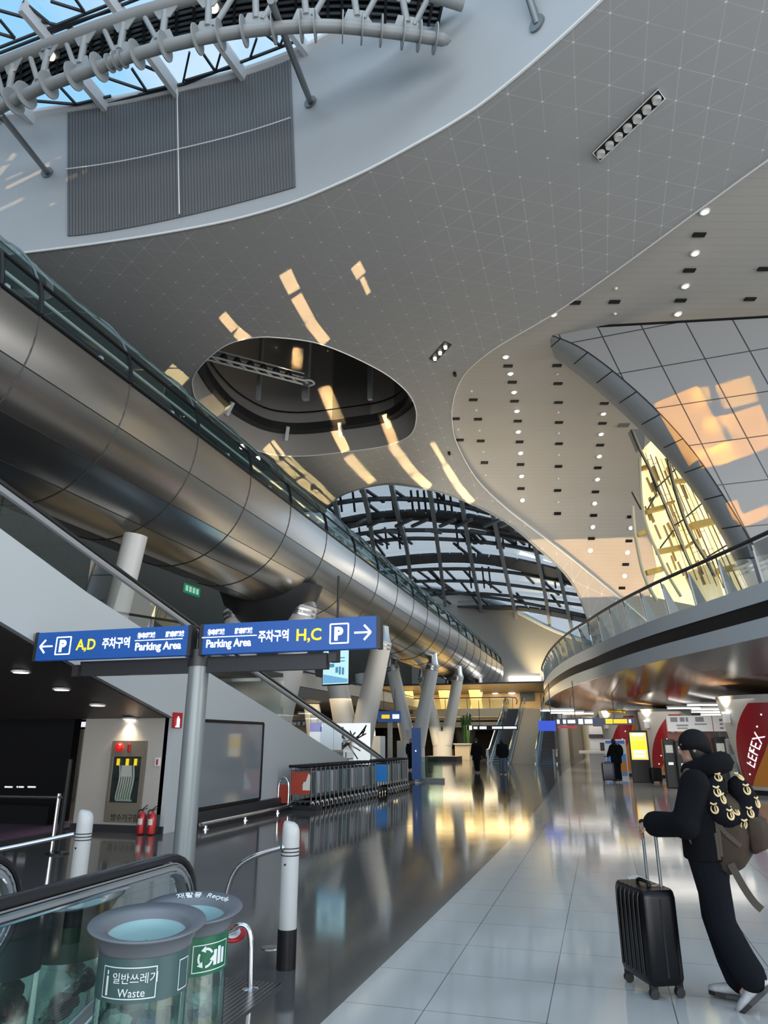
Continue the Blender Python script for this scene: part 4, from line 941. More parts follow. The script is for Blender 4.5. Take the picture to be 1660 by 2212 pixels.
# ================================================================= LEFT SIDE BEHIND THE RAMP
mb = MB(); mb.box((-26, 45, 8), (.4, 150, 16.2)); struct('wall_left', mb, mat('left_wall_warm', (.10, .085, .07), .6, noise=.2, nscale=.2))
mb = MB(); mb.box((-21.8, 33, 4.45), (8, 80, .7)); struct('floor_mezzanine', mb, M['dark'])
mz = thing('mezzanine_railing', 'pale solid parapet with rail behind the ramp glass', 'railing', (-17.7, 30, 4.8)); mb = MB(); mb.box((-17.75, 33, 5.2), (.08, 79, .8)); mb.build('parapet', mat('parapet_beige', (.5, .47, .42), .5), mz); mb = MB(); mb.tube([(-17.75, -6, 5.75), (-17.75, 72, 5.75)], .05, 8); mb.build('handrail', M['dark'], mz)
p = onX(415, 1275, -17.6); t = thing('exit_sign', 'green lit exit sign behind the ramp under the tube', 'sign', p)
mb = MB(); mb.box(p, (.08, 1.3, .42)); mb.build('box', mat('green_sign_face', (.01, .12, .06), .4, emit=(.02, .35, .18), es=.5), t)
mb = MB()
for k in range(4): mb.box(p + Vector((.045, -.5 + k * .3, 0)), (.01, .2, .26)); 
mb.build('pictograms', mat('mint_glow', (.6, 1, .8), .5, emit=(.6, 1, .8), es=.5), t)
# ================================================================= SIGN POST
SP_ = onZ(393, 1895, 0); PX, PY = SP_.x, SP_.y
post = thing('sign_post', 'grey round post carrying two blue parking direction signs', 'sign post', (PX, PY, 0))
ptop = onY(430, 1362, PY).z
mb = MB(); mb.tube([(PX, PY, 0), (PX, PY, onY(428, 1440, PY).z)], .135, 24); mb.build('pole', mat('grey_green_pole', (.235, .26, .265), .32, .2), post, smooth=True)
mb = MB(); mb.tube([(PX, PY, onY(428, 1440, PY).z), (PX, PY, onY(428, 1405, PY).z)], .15, 24); mb.tube([(PX - .05, PY, 2.6), (PX - .05, PY, ptop)], .055, 10); mb.tube([(PX + .06, PY, 2.6), (PX + .06, PY, ptop)], .055, 10); mb.build('pole_head', M['dark'], post, smooth=True)
ys_ = PY - .16
def sg(x, y): return onY(x, y, ys_)
def signpanel(l, r, yt0, yt1, yb0, yb1):
    a, b = sg(l, (yt0 + yb0) / 2), sg(r, (yt1 + yb1) / 2); zt = (sg(l, yt0).z + sg(r, yt1).z) / 2; zb_ = (sg(l, yb0).z + sg(r, yb1).z) / 2
    return a.x, b.x, zb_, zt
L_ = signpanel(85, 411, 1370, 1352, 1424, 1417); R_ = signpanel(442, 817, 1345, 1335, 1419, 1402)
zb_, zt_ = (L_[2] + R_[2]) / 2, (L_[3] + R_[3]) / 2; hh = zt_ - zb_
mb = MB(); mb.box((PX - .02, PY + .02, zb_ - .11), (L_[1] - L_[0] + R_[1] - R_[0] - 1.15, .12, .2)); mb.box((L_[0] + .62, PY - .02, zb_ - .14), (.1, .16, .16)); mb.box((R_[1] - .62, PY - .02, zb_ - .05), (.1, .16, .16)); mb.box((PX, PY, zt_ - .12), (.5, .1, .08)); mb.build('crossbar', M['dark'], post)
up, rt_ = (0, 0, 1), (1, 0, 0); yf = ys_ - .052
def sign(bounds, spec):
    x0_, x1_, z0_, z1_ = bounds; z0_, z1_ = zb_, zt_
    mb = MB(); mb.box(((x0_ + x1_) / 2, ys_, (z0_ + z1_) / 2), (x1_ - x0_, .1, z1_ - z0_)); p = mb.build('sign_panel', M['blue'], post, bev=.006)
    for xe in (x0_ - .02, x1_ + .02): mb = MB(); mb.box((xe, ys_ + .01, (z0_ + z1_) / 2), (.05, .13, z1_ - z0_ + .01)); mb.build('end_cap', M['dark'], p)
    W = x1_ - x0_; wb, yb2 = MB(), MB()
    for kind, f, s_, *a in spec:
        x = x0_ + W * f; z = (z0_ + z1_) / 2
        if kind == 'P':
            q = hh * .30; pts = [(x - q, yf, z - q), (x + q, yf, z - q), (x + q, yf, z + q), (x - q, yf, z + q)]
            for i in range(4): wb.beam(pts[i], pts[(i + 1) % 4], .018, .008, (0, 1, 0))
            text_into(wb, 'P', (x - .012, yf, z - hh * .19), rt_, up, hh * .54, align='CENTER', bold=.012)
        elif kind == 'arrow':
            q = hh * .2; sgn = s_
            wb.beam((x - q * 1.3, yf, z), (x + q * 1.3, yf, z), .024, .008, (0, 1, 0)); wb.beam((x + sgn * q * 1.4, yf, z), (x + sgn * q * .3, yf, z + q * 1.15), .026, .008, (0, 1, 0)); wb.beam((x + sgn * q * 1.4, yf, z), (x + sgn * q * .3, yf, z - q * 1.15), .026, .008, (0, 1, 0))
        elif kind == 'line': wb.box((x, yf, z + hh * .06), (s_, .008, .012))
        else: text_into(yb2 if kind == 'Y' else wb, a[0], (x, yf, z + hh * a[1]), rt_, up, hh * s_, align='CENTER', bold=.004, fit=W * a[2])
    wb.build('lettering', M['sign_white'], p); yb2.build('lettering', M['sign_yellow'], p)
sign(L_, [('arrow', .07, -1), ('P', .186, 0), ('Y', .343, .52, 'A,D', -.17, .13), ('T', .543, .40, '주차구역', -.13, .18), ('T', .733, .2, '停车区域', .15, .115), ('T', .914, .2, '駐車区域', .15, .115), ('line', .814, .74), ('T', .814, .36, 'Parking Area', -.27, .29)])
sign(R_, [('T', .08, .2, '停车区域', .15, .105), ('T', .247, .2, '駐車区域', .15, .105), ('line', .162, .80), ('T', .16, .36, 'Parking Area', -.27, .27), ('T', .427, .40, '주차구역', -.13, .175), ('Y', .627, .52, 'H,C', -.17, .14), ('P', .797, 0), ('arrow', .922, 1)])
# ================================================================= LUGGAGE CARTS
gm = mat('cart_panel_teal', (.20, .26, .26), .15); gms = [gm, mat('cart_panel_grey', (.26, .25, .27), .15), mat('cart_panel_dark', (.09, .12, .12), .12), mat('cart_panel_pale', (.42, .44, .44), .2)]; adr = mat('red_advert_print', (.33, .04, .02), .35); adb = mat('blue_advert_print', (.02, .14, .40), .3, emit=(.03, .2, .5), es=.25)
def cart(label):                                         # nose towards +X (the hall), handle towards the wall end; rows nest along +Y
    t = thing('luggage_cart', label, 'luggage cart', (0, 0, 0))
    mb = MB()
    for x in (-.26, .26): mb.tube(smooth_path([(x, -.45, .16), (x * .95, .1, .17), (x * .75, .52, .2), (x * .4, .66, .21)], 3), .02, 8)
    mb.tube([(-.1, .66, .21), (.1, .66, .21)], .02, 8); mb.box((0, .02, .2), (.42, .85, .03)); mb.build('deck', M['dark'], t)
    mb = MB()
    for x in (-.27, .27): mb.tube(smooth_path([(x, -.45, .16), (x, -.47, .55), (x, -.5, .98)], 3), .018, 8)
    mb.tube([(-.27, -.46, .42), (.27, -.46, .42)], .014, 6); mb.tube([(-.27, -.49, .9), (.27, -.49, .9)], .014, 6); mb.build('upright_frame', mat('cart_metal', (.10, .10, .105), .3, .8), t, smooth=True)
    mb = MB(); mb.box((0, -.485, .62), (.5, .012, .5)); mb.build('advert_panel', gm, t)
    mb = MB(); mb.tube([(-.3, -.52, 1.0), (.3, -.52, 1.0)], .032, 10); mb.box((0, -.5, .99), (.16, .07, .09)); mb.build('handle', M['black'], t, smooth=True)
    for x, y in ((-.24, -.36), (.24, -.36), (0, .5)):
        mb = MB(); mb.lathe((x - .02, y, .075), [(.075, 0), (.075, .04)], 16, axis=(1, 0, 0)); mb.build('wheel', M['rubber'], t)
    for x in (-.29, .29):
        mb = MB(); mb.loft([[(x - .012, -.36 + .1 * math.cos(R(a)) * k, .085 + .1 * math.sin(R(a)) * k) for a in range(-20, 150, 20)] for k in (.85, 1.25)], cap=False, closed=False); mb.build('fender', M['trim'], t, smooth='all')
    return t
c0 = cart('luggage cart with a red advert panel at the near end of the long row')
rowA = [Vector((-7.05 + .017 * i, 17.1 + .27 * i, 0)) for i in range(17)]; rowB = [Vector((-6.75, 22.6 + .3 * i, 0)) for i in range(9)]
c0.location = rowA[0]; c0['group'] = 'long row of nested luggage carts'; WL[c0.name] = Vector(rowA[0])
pmesh = {}
def panel_for(c, k):
    for ch in c.children:
        if ch.name.startswith('advert_panel'):
            if k not in pmesh: pmesh[k] = ch.data.copy(); pmesh[k].materials[0] = gms[k]
            ch.data = pmesh[k]
for i, p in enumerate(rowA[1:], 1):
    c = dup(c0, p, 0, 'nested luggage cart, %s in the long row from the near end' % ORD[i]); panel_for(c, (0, 2, 3, 1, 0, 3, 1, 2)[i % 8])
for i, p in enumerate(rowB):
    c = dup(c0, p, 0, 'luggage cart with a blue advert panel heading the short far row' if i == 0 else 'nested luggage cart, %s in the short far row' % ORD[i]); c['group'] = 'short row of nested luggage carts'
    panel_for(c, (i * 3) % 4)
    if i == 0:
        for ch in c.children:
            if ch.name.startswith('advert_panel'): ch.data = ch.data.copy(); ch.data.materials[0] = adb; bp_ = ch
for ch in c0.children:
    if ch.name.startswith('advert_panel'): ch.data = ch.data.copy(); ch.data.materials[0] = adr; ch['label'] = 'red advert panel'
mb = MB(); mb.prism([(.06, -.496, .46), (.25, -.496, .46), (.25, -.496, .8), (.2, -.496, .84), (.14, -.496, .66), (.06, -.496, .6)], (0, -.003, 0)); mb.box((.15, -.5, .6), (.14, .004, .1)); o = mb.build('advert_print', M['offwhite'], None); o.parent = c0
ex = thing('trolley_stop', 'small chrome hoop with a red print beside the first luggage cart', 'stand', (-7.5, 16.75, 0)); mb = MB(); mb.tube(smooth_path([(-7.68, 16.75, .1), (-7.68, 16.75, .55), (-7.6, 16.75, .72), (-7.5, 16.75, .72), (-7.42, 16.75, .55), (-7.42, 16.75, .1)], 4), .018, 8); mb.build('hoop', M['chrome'], ex, smooth=True); mb = MB(); mb.box((-7.55, 16.75, .36), (.22, .01, .42)); mb.build('print', adr, ex); mb = MB(); mb.box((-7.2, 16.8, .06), (1.1, .25, .12)); mb.build('base', M['black'], ex)
# blue upright banner + glass barrier behind the carts
p = onZ(901, 1690, 0); bn = thing('banner_board', 'narrow tall blue banner board beside the end of the cart rows', 'banner', p)
ztop = onY(901, 1572, p.y).z; mb = MB(); mb.box((p.x, p.y, ztop / 2 + .05), (.38, .06, ztop - .1)); mb.build('board', mat('dull_blue_banner', (.045, .10, .27), .45, emit=(.03, .08, .24), es=.12), bn); mb = MB(); mb.lathe((p.x, p.y, 0), [(.3, 0), (.3, .04), (.08, .06)], 16); mb.build('base', M['midgrey'], bn); mb = MB(); mb.lathe((p.x - .02, p.y - .035, ztop * .57), [(.035, 0), (.035, .005)], 10, axis=(0, -1, 0)); mb.build('dot', M['sign_white'], bn)
gbx = thing('glass_barrier', 'low glass barrier with grey foot right of the blue banner board', 'barrier', (p.x + .6, p.y + .5, 0)); mb = MB(); mb.box((p.x + .5, p.y + .5, .55), (.9, .02, .8)); mb.build('pane', M['tubeglass'], gbx); mb = MB(); mb.box((p.x + .5, p.y + .5, .07), (1.0, .3, .14)); mb.build('foot', M['midgrey'], gbx)
# hanging display
d0, d1 = onY(697, 1425, 27), onY(760, 1408, 27); d2 = onY(696, 1475, 27); d3 = onY(760, 1486, 27)
ds = thing('hanging_display', 'pale blue lit display screen hanging behind the right sign panel', 'display', (d0 + d3) / 2)
cx, cz = (d0.x + d1.x) / 2, (d1.z + d2.z) / 2 ; wd, ht = d1.x - d0.x, (d1.z - d3.z)
q0 = Vector((cx, 27, cz)); rz = R(-14)
mb = MB(); mb.box(q0, (wd + .06, .14, ht), rz); mb.build('casing', M['black'], ds)
fwd = Vector((math.sin(rz), -math.cos(rz), 0)); rgt = Vector((math.cos(rz), math.sin(rz), 0))
scm = mat('display_pale_blue', (.5, .8, .85), .3, emit=(.50, .80, .86), es=.75)
mb = MB(); mb.box(q0 + fwd * .075, (wd - .02, .01, ht - .1), rz); s_ = mb.build('screen', scm, ds)
mb = MB(); f_ = q0 + fwd * .085
for (u, v, a, b) in [(-.2, .2, .25, .14), (-.2, .05, .3, .1), (.2, .25, .3, .03), (.2, .16, .3, .03), (.05, -.08, .1, .16), (.17, -.1, .08, .22), (.29, -.12, .08, .2)]:
    c = f_ + rgt * u * wd + Vector((0, 0, v * ht)); mb.box(c, (a * wd, .006, b * ht), rz)
mb.build('graphics', mat('display_blue_ink', (.1, .3, .5), .4, emit=(.14, .36, .55), es=.4), s_)
mb = MB(); mb.prism([f_ + rgt * -.48 * wd + Vector((0, 0, -.18 * ht)), f_ + rgt * .48 * wd + Vector((0, 0, -.34 * ht)), f_ + rgt * .48 * wd + Vector((0, 0, -.44 * ht)), f_ + rgt * -.48 * wd + Vector((0, 0, -.44 * ht))], fwd * .004); mb.build('wave', mat('display_mid_blue', (.2, .5, .8), .4, emit=(.22, .5, .75), es=.5), s_)
mb = MB(); mb.tube([q0 + Vector((0, 0, ht / 2)), (q0.x, q0.y, 8.2)], .05, 8); mb.build('hanger', M['dark'], ds)
# ================================================================= FAR MEZZANINE, WALLS, ESCALATORS
ZS = 4.3
crm = mat('warm_cream_wall', (.60, .50, .36), .5); brn = mat('brown_far_wall', (.15, .12, .09), .5)
mb = MB(); mb.box((-22, 79, 3.6), (32, 18, .3)); mb.box((-22, 69.8, ZS - .15), (32, .3, .75)); mb.box((-22, 70.2, 3.05), (32, .3, .5)); struct('floor_upper', mb, crm)
mb = MB(); mb.box((-22, 84, 5.45), (44, .3, 2.7)); struct('wall_upper', mb, crm)
mb = MB(); mb.box((-22, 86.5, 1.8), (44, .3, 3.6)); mb.box((-6.6, 77, 1.75), (.3, 18, 3.5)); struct('wall_back', mb, brn)
mb = MB(); mb.box((-18, 77, 6.85), (37, 16, .15)); struct('ceiling_upper', mb, M['dark'])
er = thing('upper_railing', 'glass railing with dark top rail along the upper floor edge', 'railing', (-14, 69.8, 4.5))
mb = MB(); mb.tube([(-37, 69.8, 5.55), (-8.2, 69.8, 5.55), (-7.6, 69.9, 5.5), (-7.5, 70.2, 5.2), (-7.6, 70.2, 4.9)], .05, 8); mb.build('handrail', M['dark'], er)
for i in range(14): mb = MB(); mb.box((-36.5 + i * 2.2, 69.8, 4.95), (.05, .05, 1.2)); mb.build('post', M['dark'], er)
mb = MB(); mb.box((-22.5, 69.82, 4.9), (29, .02, .95)); mb.build('glazing', M['glass'], er)
for k, x in enumerate((-31, -27.2, -23.5, -19.6, -15.5, -12.2)):
    mb = MB(); mb.tube([(x, 76, ZS - .4), (x - .4, 76, 6.8)], [.55, .62], 18); tag(mb.build('upper_column', crm, smooth=True), 'cream column on the upper floor, %s from the left' % ORD[k], 'column', 'columns on the upper floor')
for k, (x, y) in enumerate([(968, 1494), (1070, 1492), (1106, 1492)]):
    p = onY(x, y, 83.2); t = thing('wall_lamp', ('bright lamp on the upper floor wall, left of the three', 'bright lamp on the upper floor wall, middle of the three', 'bright lamp on the upper floor wall, right of the three')[k], 'wall lamp', p, 'lamps on the upper floor wall'); mb = MB(); mb.ell(p, (.55, .35, .4), 14); mb.build('globe', M['lamp'], t, smooth=True); mb = MB(); mb.box(p + Vector((0, .35, .3)), (1.3, .5, .1)); mb.build('bracket', M['dark'], t)
p = onY(1139, 1500, 83.7); mb = MB(); mb.box(p, (1.6, .06, 1.5)); tag(mb.build('wall_poster', mat('blue_poster', (.06, .11, .2), .4)), 'small blue framed poster on the cream wall above the escalators', 'poster')
mb = MB(); a, b = onD(1100, 1466, 103.6), onD(1168, 1466, 103.6); mb.beam(a, b, .4, .6); tag(mb.build('strip_light', M['lampsoft']), 'long white light bar above the escalators at the far wall', 'strip light')
for k, p in enumerate([onD(1180, 1440, 98)]):
    l = bpy.data.lights.new('far_wall_uplight', 'SPOT'); l.energy = 5200; l.color = (1, .82, .45); l.spot_size = R(75); l.spot_blend = .9; o = bpy.data.objects.new('far_wall_uplight', l); COL.objects.link(o); o.location = onD(1180, 1500, 100); o.rotation_euler = (R(155), 0, 0)
def panel_lamp(name, x, y, z, e, col, sx=4, sy=1.5):
    l = bpy.data.lights.new(name, 'AREA'); l.shape = 'RECTANGLE'; l.size = sx; l.size_y = sy; l.energy = e; l.color = col; o = bpy.data.objects.new(name, l); COL.objects.link(o); o.location = (x, y, z)
for x in (-30, -20, -12): panel_lamp('upper_floor_lamp', x, 76, 6.7, 1500, (1, .72, .32), 9, 10)
for x, y, e in ((-19, 30, 420), (-19, 44, 600), (-13, 62, 900), (-20, 60, 800)): panel_lamp('ground_hall_lamp', x, y, 4.05 if y < 50 else 2.9, e, (1, .80, .50), 9, 8)
def escalator(x, lab, y0=53.0, y1=66, wd=1.5):
    t = thing('escalator', lab, 'escalator', (x, y0, 0), 'escalators up to the upper floor'); zf_ = lambda y: max(0, min(ZS, (y - y0 - 1.2) / (y1 - y0 - 1.6) * ZS))
    yy = [y0, y0 + 1.2, (y0 + y1) / 2, y1 - .4, y1 + 1.6]
    mb = MB(); n_ = 26
    for i in range(n_): y = y0 + 1.2 + (y1 - y0 - 1.6) * i / n_; mb.box((x, y + .2, zf_(y) + .05), (wd - .4, .42, .16))
    mb.build('steps', M['dark'], t)
    for s_ in (-1, 1):
        X = x + s_ * wd / 2; mb = MB(); mb.prism([(X - .03, y, zf_(y) - .25 if y > y0 + 1 else 0) for y in yy] + [(X - .03, y, zf_(y) + .12) for y in yy[::-1]], (.06, 0, 0)); mb.build('skirt', M['brushed'], t)
        mb = MB(); mb.loft([[(X, y, zf_(y) + .12) for y in yy], [(X, y, zf_(y) + .9) for y in yy]], cap=False, closed=False); mb.build('balustrade', M['glass'], t)
        mb = MB(); mb.tube([(X, y0 - .1, .5)] + [(X, y, zf_(y) + .95) for y in yy] + [(X, y1 + 1.7, ZS + .5)], .06, 8); mb.build('handrail', M['chrome'], t, smooth=True)
    mb = MB(); mb.prism([(x - wd / 2, y0 + 1, 0), (x - wd / 2, y1, ZS - .2), (x - wd / 2, y1, 0)], (wd, 0, 0)); mb.build('truss_casing', M['midgrey'], t)
    for s_ in (-1, 1): mb = MB(); mb.box((x + s_ * .6, y0 - .5, .5), (.12, .12, 1.0)); mb.build('bollard', M['white'], t)
e0 = onZ(1092, 1650, 0); e1 = onZ(1152, 1648, 0); e2 = onZ(1195, 1645, 0)
escalator(-7.3, 'left escalator rising to the upper floor'); escalator(-3.9, 'right escalator rising to the upper floor')
mb = MB(); mb.prism([(-6.5, 54.5, 0), (-6.5, 66, ZS), (-6.5, 66, 0)], (1.8, 0, 0)); struct('floor_stair_side', mb, mat('tan_stair_cladding', (.42, .27, .15), .45))
# far right end of the ground floor
mb = MB(); mb.box((-2.0, 73, 1.9), (1.4, 1.0, 3.8)); mb.box((3, 76, 1.9), (14, .3, 3.8)); mb.box((-3.1, 62, 1.9), (.3, 16, 3.8)); struct('wall_end', mb, mat('tan_end_wall', (.33, .27, .2), .45))
mb = MB(); mb.box((.7, 75.7, 1.5), (3.2, .2, 3.0)); struct('door_1', mb, mat('dark_brown_door', (.05, .04, .03), .4))
mb = MB(); mb.lathe((-1.2, 72.5, 0), [(.55, 0), (.5, 1.5), (.55, 3.8)], 16); tag(mb.build('round_column', crm, smooth=True), 'plain cream column left of the dark brown doorway', 'column')
# overhead signs
def osign(l, r, yt0, yb0, Y, lab, m, panels, name='overhead_sign'):
    a, b = onY(l, (yt0 + yb0) / 2, Y), onY(r, (yt0 + yb0) / 2, Y); zt = onY((l + r) / 2, yt0, Y).z; z0 = onY((l + r) / 2, yb0, Y).z; t = thing(name, lab, 'sign', ((a.x + b.x) / 2, Y, (zt + z0) / 2))
    W = b.x - a.x; mb = MB(); mb.box(((a.x + b.x) / 2, Y, (zt + z0) / 2), (W, .15, zt - z0)); mb.build('panel', m, t)
    by = {}
    for f, w_, h_, mm in panels: by.setdefault(mm, MB()).box((a.x + W * f, Y - .08, (zt + z0) / 2), (W * w_, .012, (zt - z0) * h_))
    for mm, q in by.items(): q.build('lettering', M[mm], t)
    mb = MB(); mb.tube([(a.x + W * .25, Y, zt), (a.x + W * .25, Y, zt + 1.6)], .02, 6); mb.tube([(a.x + W * .75, Y, zt), (a.x + W * .75, Y, zt + 1.6)], .02, 6); mb.build('hanger', M['dark'], t); return t
dkb = mat('dark_blue_sign', (.01, .03, .10), .35); brb = mat('bright_blue_sign', (.01, .05, .5), .35, emit=(.01, .06, .6), es=.7)
osign(1010, 1119, 1567, 1577, 48, 'dark overhead sign strip with white lettering in front of the escalators', M['black'], [(.07, .06, .9, 'sign_white'), (.17, .08, .55, 'sign_white'), (.32, .14, .6, 'sign_white'), (.6, .2, .5, 'sign_white'), (.85, .26, .5, 'sign_white')])
osign(1164, 1201, 1557, 1579, 33, 'bright blue end panel of the overhead sign left of the dark one', brb, [], 'blue_sign_panel')
osign(1202, 1372, 1551, 1566, 33, 'dark blue overhead sign with white and yellow lettering above the ground hall', dkb, [(.03, .035, .6, 'sign_white'), (.11, .04, .6, 'sign_white'), (.2, .1, .5, 'sign_white'), (.32, .06, .75, 'sign_white'), (.42, .1, .65, 'sign_white'), (.68, .09, .7, 'sign_yellow'), (.82, .17, .6, 'sign_yellow'), (.94, .03, .5, 'sign_white')])
osign(1205, 1247, 1568, 1573, 40, 'red strip sign under the dark blue overhead sign', M['red'], [], 'red_strip_sign')
ks_ = osign(817, 866, 1536, 1560, 52, 'small blue kiosk sign with yellow and white marks beside a Y shaped column', M['blue'], [(.35, .35, .35, 'sign_yellow'), (.8, .3, .4, 'sign_white')], 'kiosk_sign')
q = ks_.location; mb = MB(); mb.box((q.x, 52.2, q.z / 2 - .2), (.3, .3, q.z - .4)); mb.build('post', M['grey'], ks_)
# counters, shop fronts and planters between the Y columns
def boxthing(name, lab, cat, px0, px1, yb_, ytop, mtl, dep=.8, extra=None):
    a, b = onZ(px0, yb_, 0), onZ(px1, yb_, 0); Y = (a.y + b.y) / 2; a, b = onY(px0, yb_, Y), onY(px1, yb_, Y); zt = onY((px0 + px1) / 2, ytop, Y).z
    t = thing(name, lab, cat, ((a.x + b.x) / 2, Y + dep / 2, 0)); mb = MB(); mb.box(((a.x + b.x) / 2, Y + dep / 2, zt / 2), (b.x - a.x, dep, zt)); mb.build('body', mtl, t, bev=.01)
    if extra: extra(t, a.x, b.x, Y, zt)
    return t
def top_slab(t, x0, x1, Y, zt): mb = MB(); mb.box(((x0 + x1) / 2, Y + .3, zt + .03), (x1 - x0 + .2, 1.0, .07)); mb.build('top', M['white'], t)
boxthing('information_desk', 'cream information desk between the last Y column and the walkers', 'desk', 984, 1015, 1642, 1608, crm, 1.0, top_slab)
for k, (a, b) in enumerate([(938, 953), (954, 966), (967, 980)]):
    boxthing('planter_box', 'orange planter box, %s from the left in the row by the Y columns' % ORD[k], 'planter', a, b, 1636, 1619, mat('orange_wood', (.42, .15, .03), .4, noise=.3, nscale=3), .7)['group'] = 'orange planter boxes'
boxthing('low_platform', 'low dark platform carrying the orange planter boxes', 'platform', 918, 988, 1645, 1634, M['dark'], 2.2)
for k, (a, b, yb_, yt_, mm, lab) in enumerate([(690, 728, 1664, 1570, 'black', 'black kiosk block behind the ramp glass left of the printed hoarding'), (800, 822, 1652, 1590, 'white', 'white round kiosk tower behind the ramp foot'), (858, 874, 1650, 1600, 'grey', 'grey shop front left of the second Y column')]):
    boxthing('kiosk_block', lab, 'shop front', a, b, yb_, yt_, M[mm], 1.2)
pr = thing('printed_hoarding', 'black and white brush lettered hoarding panel seen through the ramp glass', 'hoarding', onY(760, 1600, 40))
q0, q1 = onY(725, 1640, 40), onY(800, 1562, 40); mb = MB(); mb.box(((q0.x + q1.x) / 2, 40, (q1.z) / 2), (q1.x - q0.x, .12, q1.z)); mb.build('board', M['sign_white'], pr)
mb = MB(); rr = random.Random(11)
for k in range(16): mb.beam((q0.x + rr.random() * (q1.x - q0.x - .3) + .1, 39.92, rr.uniform(.5, q1.z - .1)), (q0.x + rr.random() * (q1.x - q0.x - .3) + .15, 39.92, rr.uniform(.5, q1.z - .1)), .07, .01, (0, 1, 0))
mb.build('brush_strokes', M['black'], pr)
# plants
lf = mat('dark_green_leaf', (.035, .10, .02), .5)
def plant(p, h_, lab, pot=True):
    t = thing('potted_palm', lab, 'plant', p); mb = MB(); mb.lathe(p, [(.3, 0), (.42, .6), (.38, .6)], 14); mb.build('pot', M['offwhite'], t); mb = MB(); rr = random.Random(int(h_ * 100))
    for k in range(16):
        a = rr.random() * 6.28; r_ = rr.uniform(.4, .9); z = p.z + h_ * rr.uniform(.75, 1); c = p + Vector((0, 0, .6)); m_ = Vector((p.x + math.cos(a) * r_ * .5, p.y + math.sin(a) * r_ * .5, z)); e = Vector((p.x + math.cos(a) * r_, p.y + math.sin(a) * r_, z - .35)); sd = Vector((-math.sin(a), math.cos(a), 0)) * .09
        mb.add([c - sd * .2, c + sd * .2, m_ + sd, m_ - sd, e], [[0, 1, 2, 3], [3, 2, 4]])
    mb.build('leaves', lf, t)
plant(onZ(935, 1640, 0) + Vector((2.2, 4, 0)), 4.2, 'leafy plant beside the last two Y columns'); plant(onZ(1004, 1641, 0) + Vector((0, 2, 0)), 4.0, 'palm plant behind the cream information desk')
# ================================================================= GROUND HALL ON THE RIGHT
adm = mat('red_orange_banner', (.4, .05, .02), .3); n = NT(adm); u = n.math('ADD', n.math('MULTIPLY', n.axis(0), .75), n.math('MULTIPLY', n.axis(2), -.62))
def cone(px, yb_, r0, r1, lab, txt=False, ang=(-150, -70)):
    p = onZ(px, yb_, 0); t = thing('flared_column', lab, 'column', p, 'flared columns in the ground hall'); mb = MB()
    mb.lathe(p, [(r0, 0), (r0, .12), (r0 * .97, .12), (r1, ZC)], 36); mb.build('shaft', mat('pale_flared_column', (.42, .41, .39), .35), t, smooth=True)
    mb = MB(); mb.lathe(p, [(r0 + .03, 0), (r0 + .03, .14), (r0, .14)], 36); mb.build('base_ring', M['black'], t)
    def rad(z): return r0 * .97 + (r1 - r0 * .97) * (z - .12) / (ZC - .12) + .012
    for k in ('red', 'orange'):
        mb = MB(); rows = []
        for i in range(13):
            u = i / 12; z = .25 + 2.45 * u; left = ang[0] + (ang[1] - ang[0]) * u + 10 * (2 * u - 1) ** 2; red = 12 + 38 * math.sin(math.pi * (.12 + .76 * u)); org = 46 * (1 - u) ** 1.2 + 5
            a0, a1 = (left, left + red) if k == 'red' else (left + red, left + red + org)
            rows.append([p + Vector((rad(z) * math.cos(R(a0 + (a1 - a0) * j / 6)), rad(z) * math.sin(R(a0 + (a1 - a0) * j / 6)), z)) for j in range(7)])
        mb.loft(rows, cap=False, closed=False); mb.build('banner_print', mat('print_' + k, (.26, .010, .016) if k == 'red' else (.50, .19, .03), .3), t, smooth='all')
    mb = MB()
    for i in range(6): z = .6 + i * .35; a = ang[0] + (ang[1] - ang[0]) * ((z - .25) / 2.45) + 30; q = p + Vector((rad(z) * math.cos(R(a)), rad(z) * math.sin(R(a)), z)); mb.ell(q, .03, 8)
    mb.build('dots', M['sign_white'], t)
    if txt:
        mb = MB(); z = 1.35; a = (ang[0] + ang[1]) / 2 + 8; q = p + Vector(((rad(z) + .03) * math.cos(R(a)), (rad(z) + .03) * math.sin(R(a)), z)); tang = Vector((-math.sin(R(a)), math.cos(R(a)), 0)); text_into(mb, 'LEFEX', (0, 0, 0), (1, 0, 0), (0, 1, 0), .42, .006)
        for v in mb.v:
            x_, y_ = v.x - .6, v.y - .15; u_, w_ = x_ * .5 - y_ * .866, x_ * .866 + y_ * .5; aa = R(-128) + u_ / rad(z); zz_ = z + w_; v.x, v.y, v.z = p.x + (rad(zz_) + .012 + v.z) * math.cos(aa), p.y + (rad(zz_) + .012 + v.z) * math.sin(aa), zz_
        mb.build('lettering', M['sign_white'], t)
    a = ang[0] + 30; z = 2.42; q = p + Vector(((rad(z) + .06) * math.cos(R(a)), (rad(z) + .06) * math.sin(R(a)), z)); mb = MB(); mb.box(q - Vector((0, 0, .14)), (.18, .12, .3), R(a)); mb.build('wall_light', M['white'], t)
    mb = MB(); mb.box(q + Vector((0, 0, .02)), (.2, .14, .05), R(a)); mb.build('lamp', M['lamp'], t)
    l = bpy.data.lights.new('column_uplight', 'SPOT'); l.energy = 130; l.color = (1, .82, .55); l.spot_size = R(110); l.spot_blend = .8; l.shadow_soft_size = .08; o = bpy.data.objects.new('column_uplight', l); COL.objects.link(o); o.location = q + Vector((.12 * math.cos(R(a)), .12 * math.sin(R(a)), .1)); o.rotation_euler = (math.pi, 0, 0)
cone(1690, 1716, 1.0, 1.5, 'large flared column with a red and orange banner at the right edge', True, (-186, -132))
cone(1452, 1680, .85, 1.2, 'flared column with a red banner behind the dark kiosk machines', False, (-165, -95))
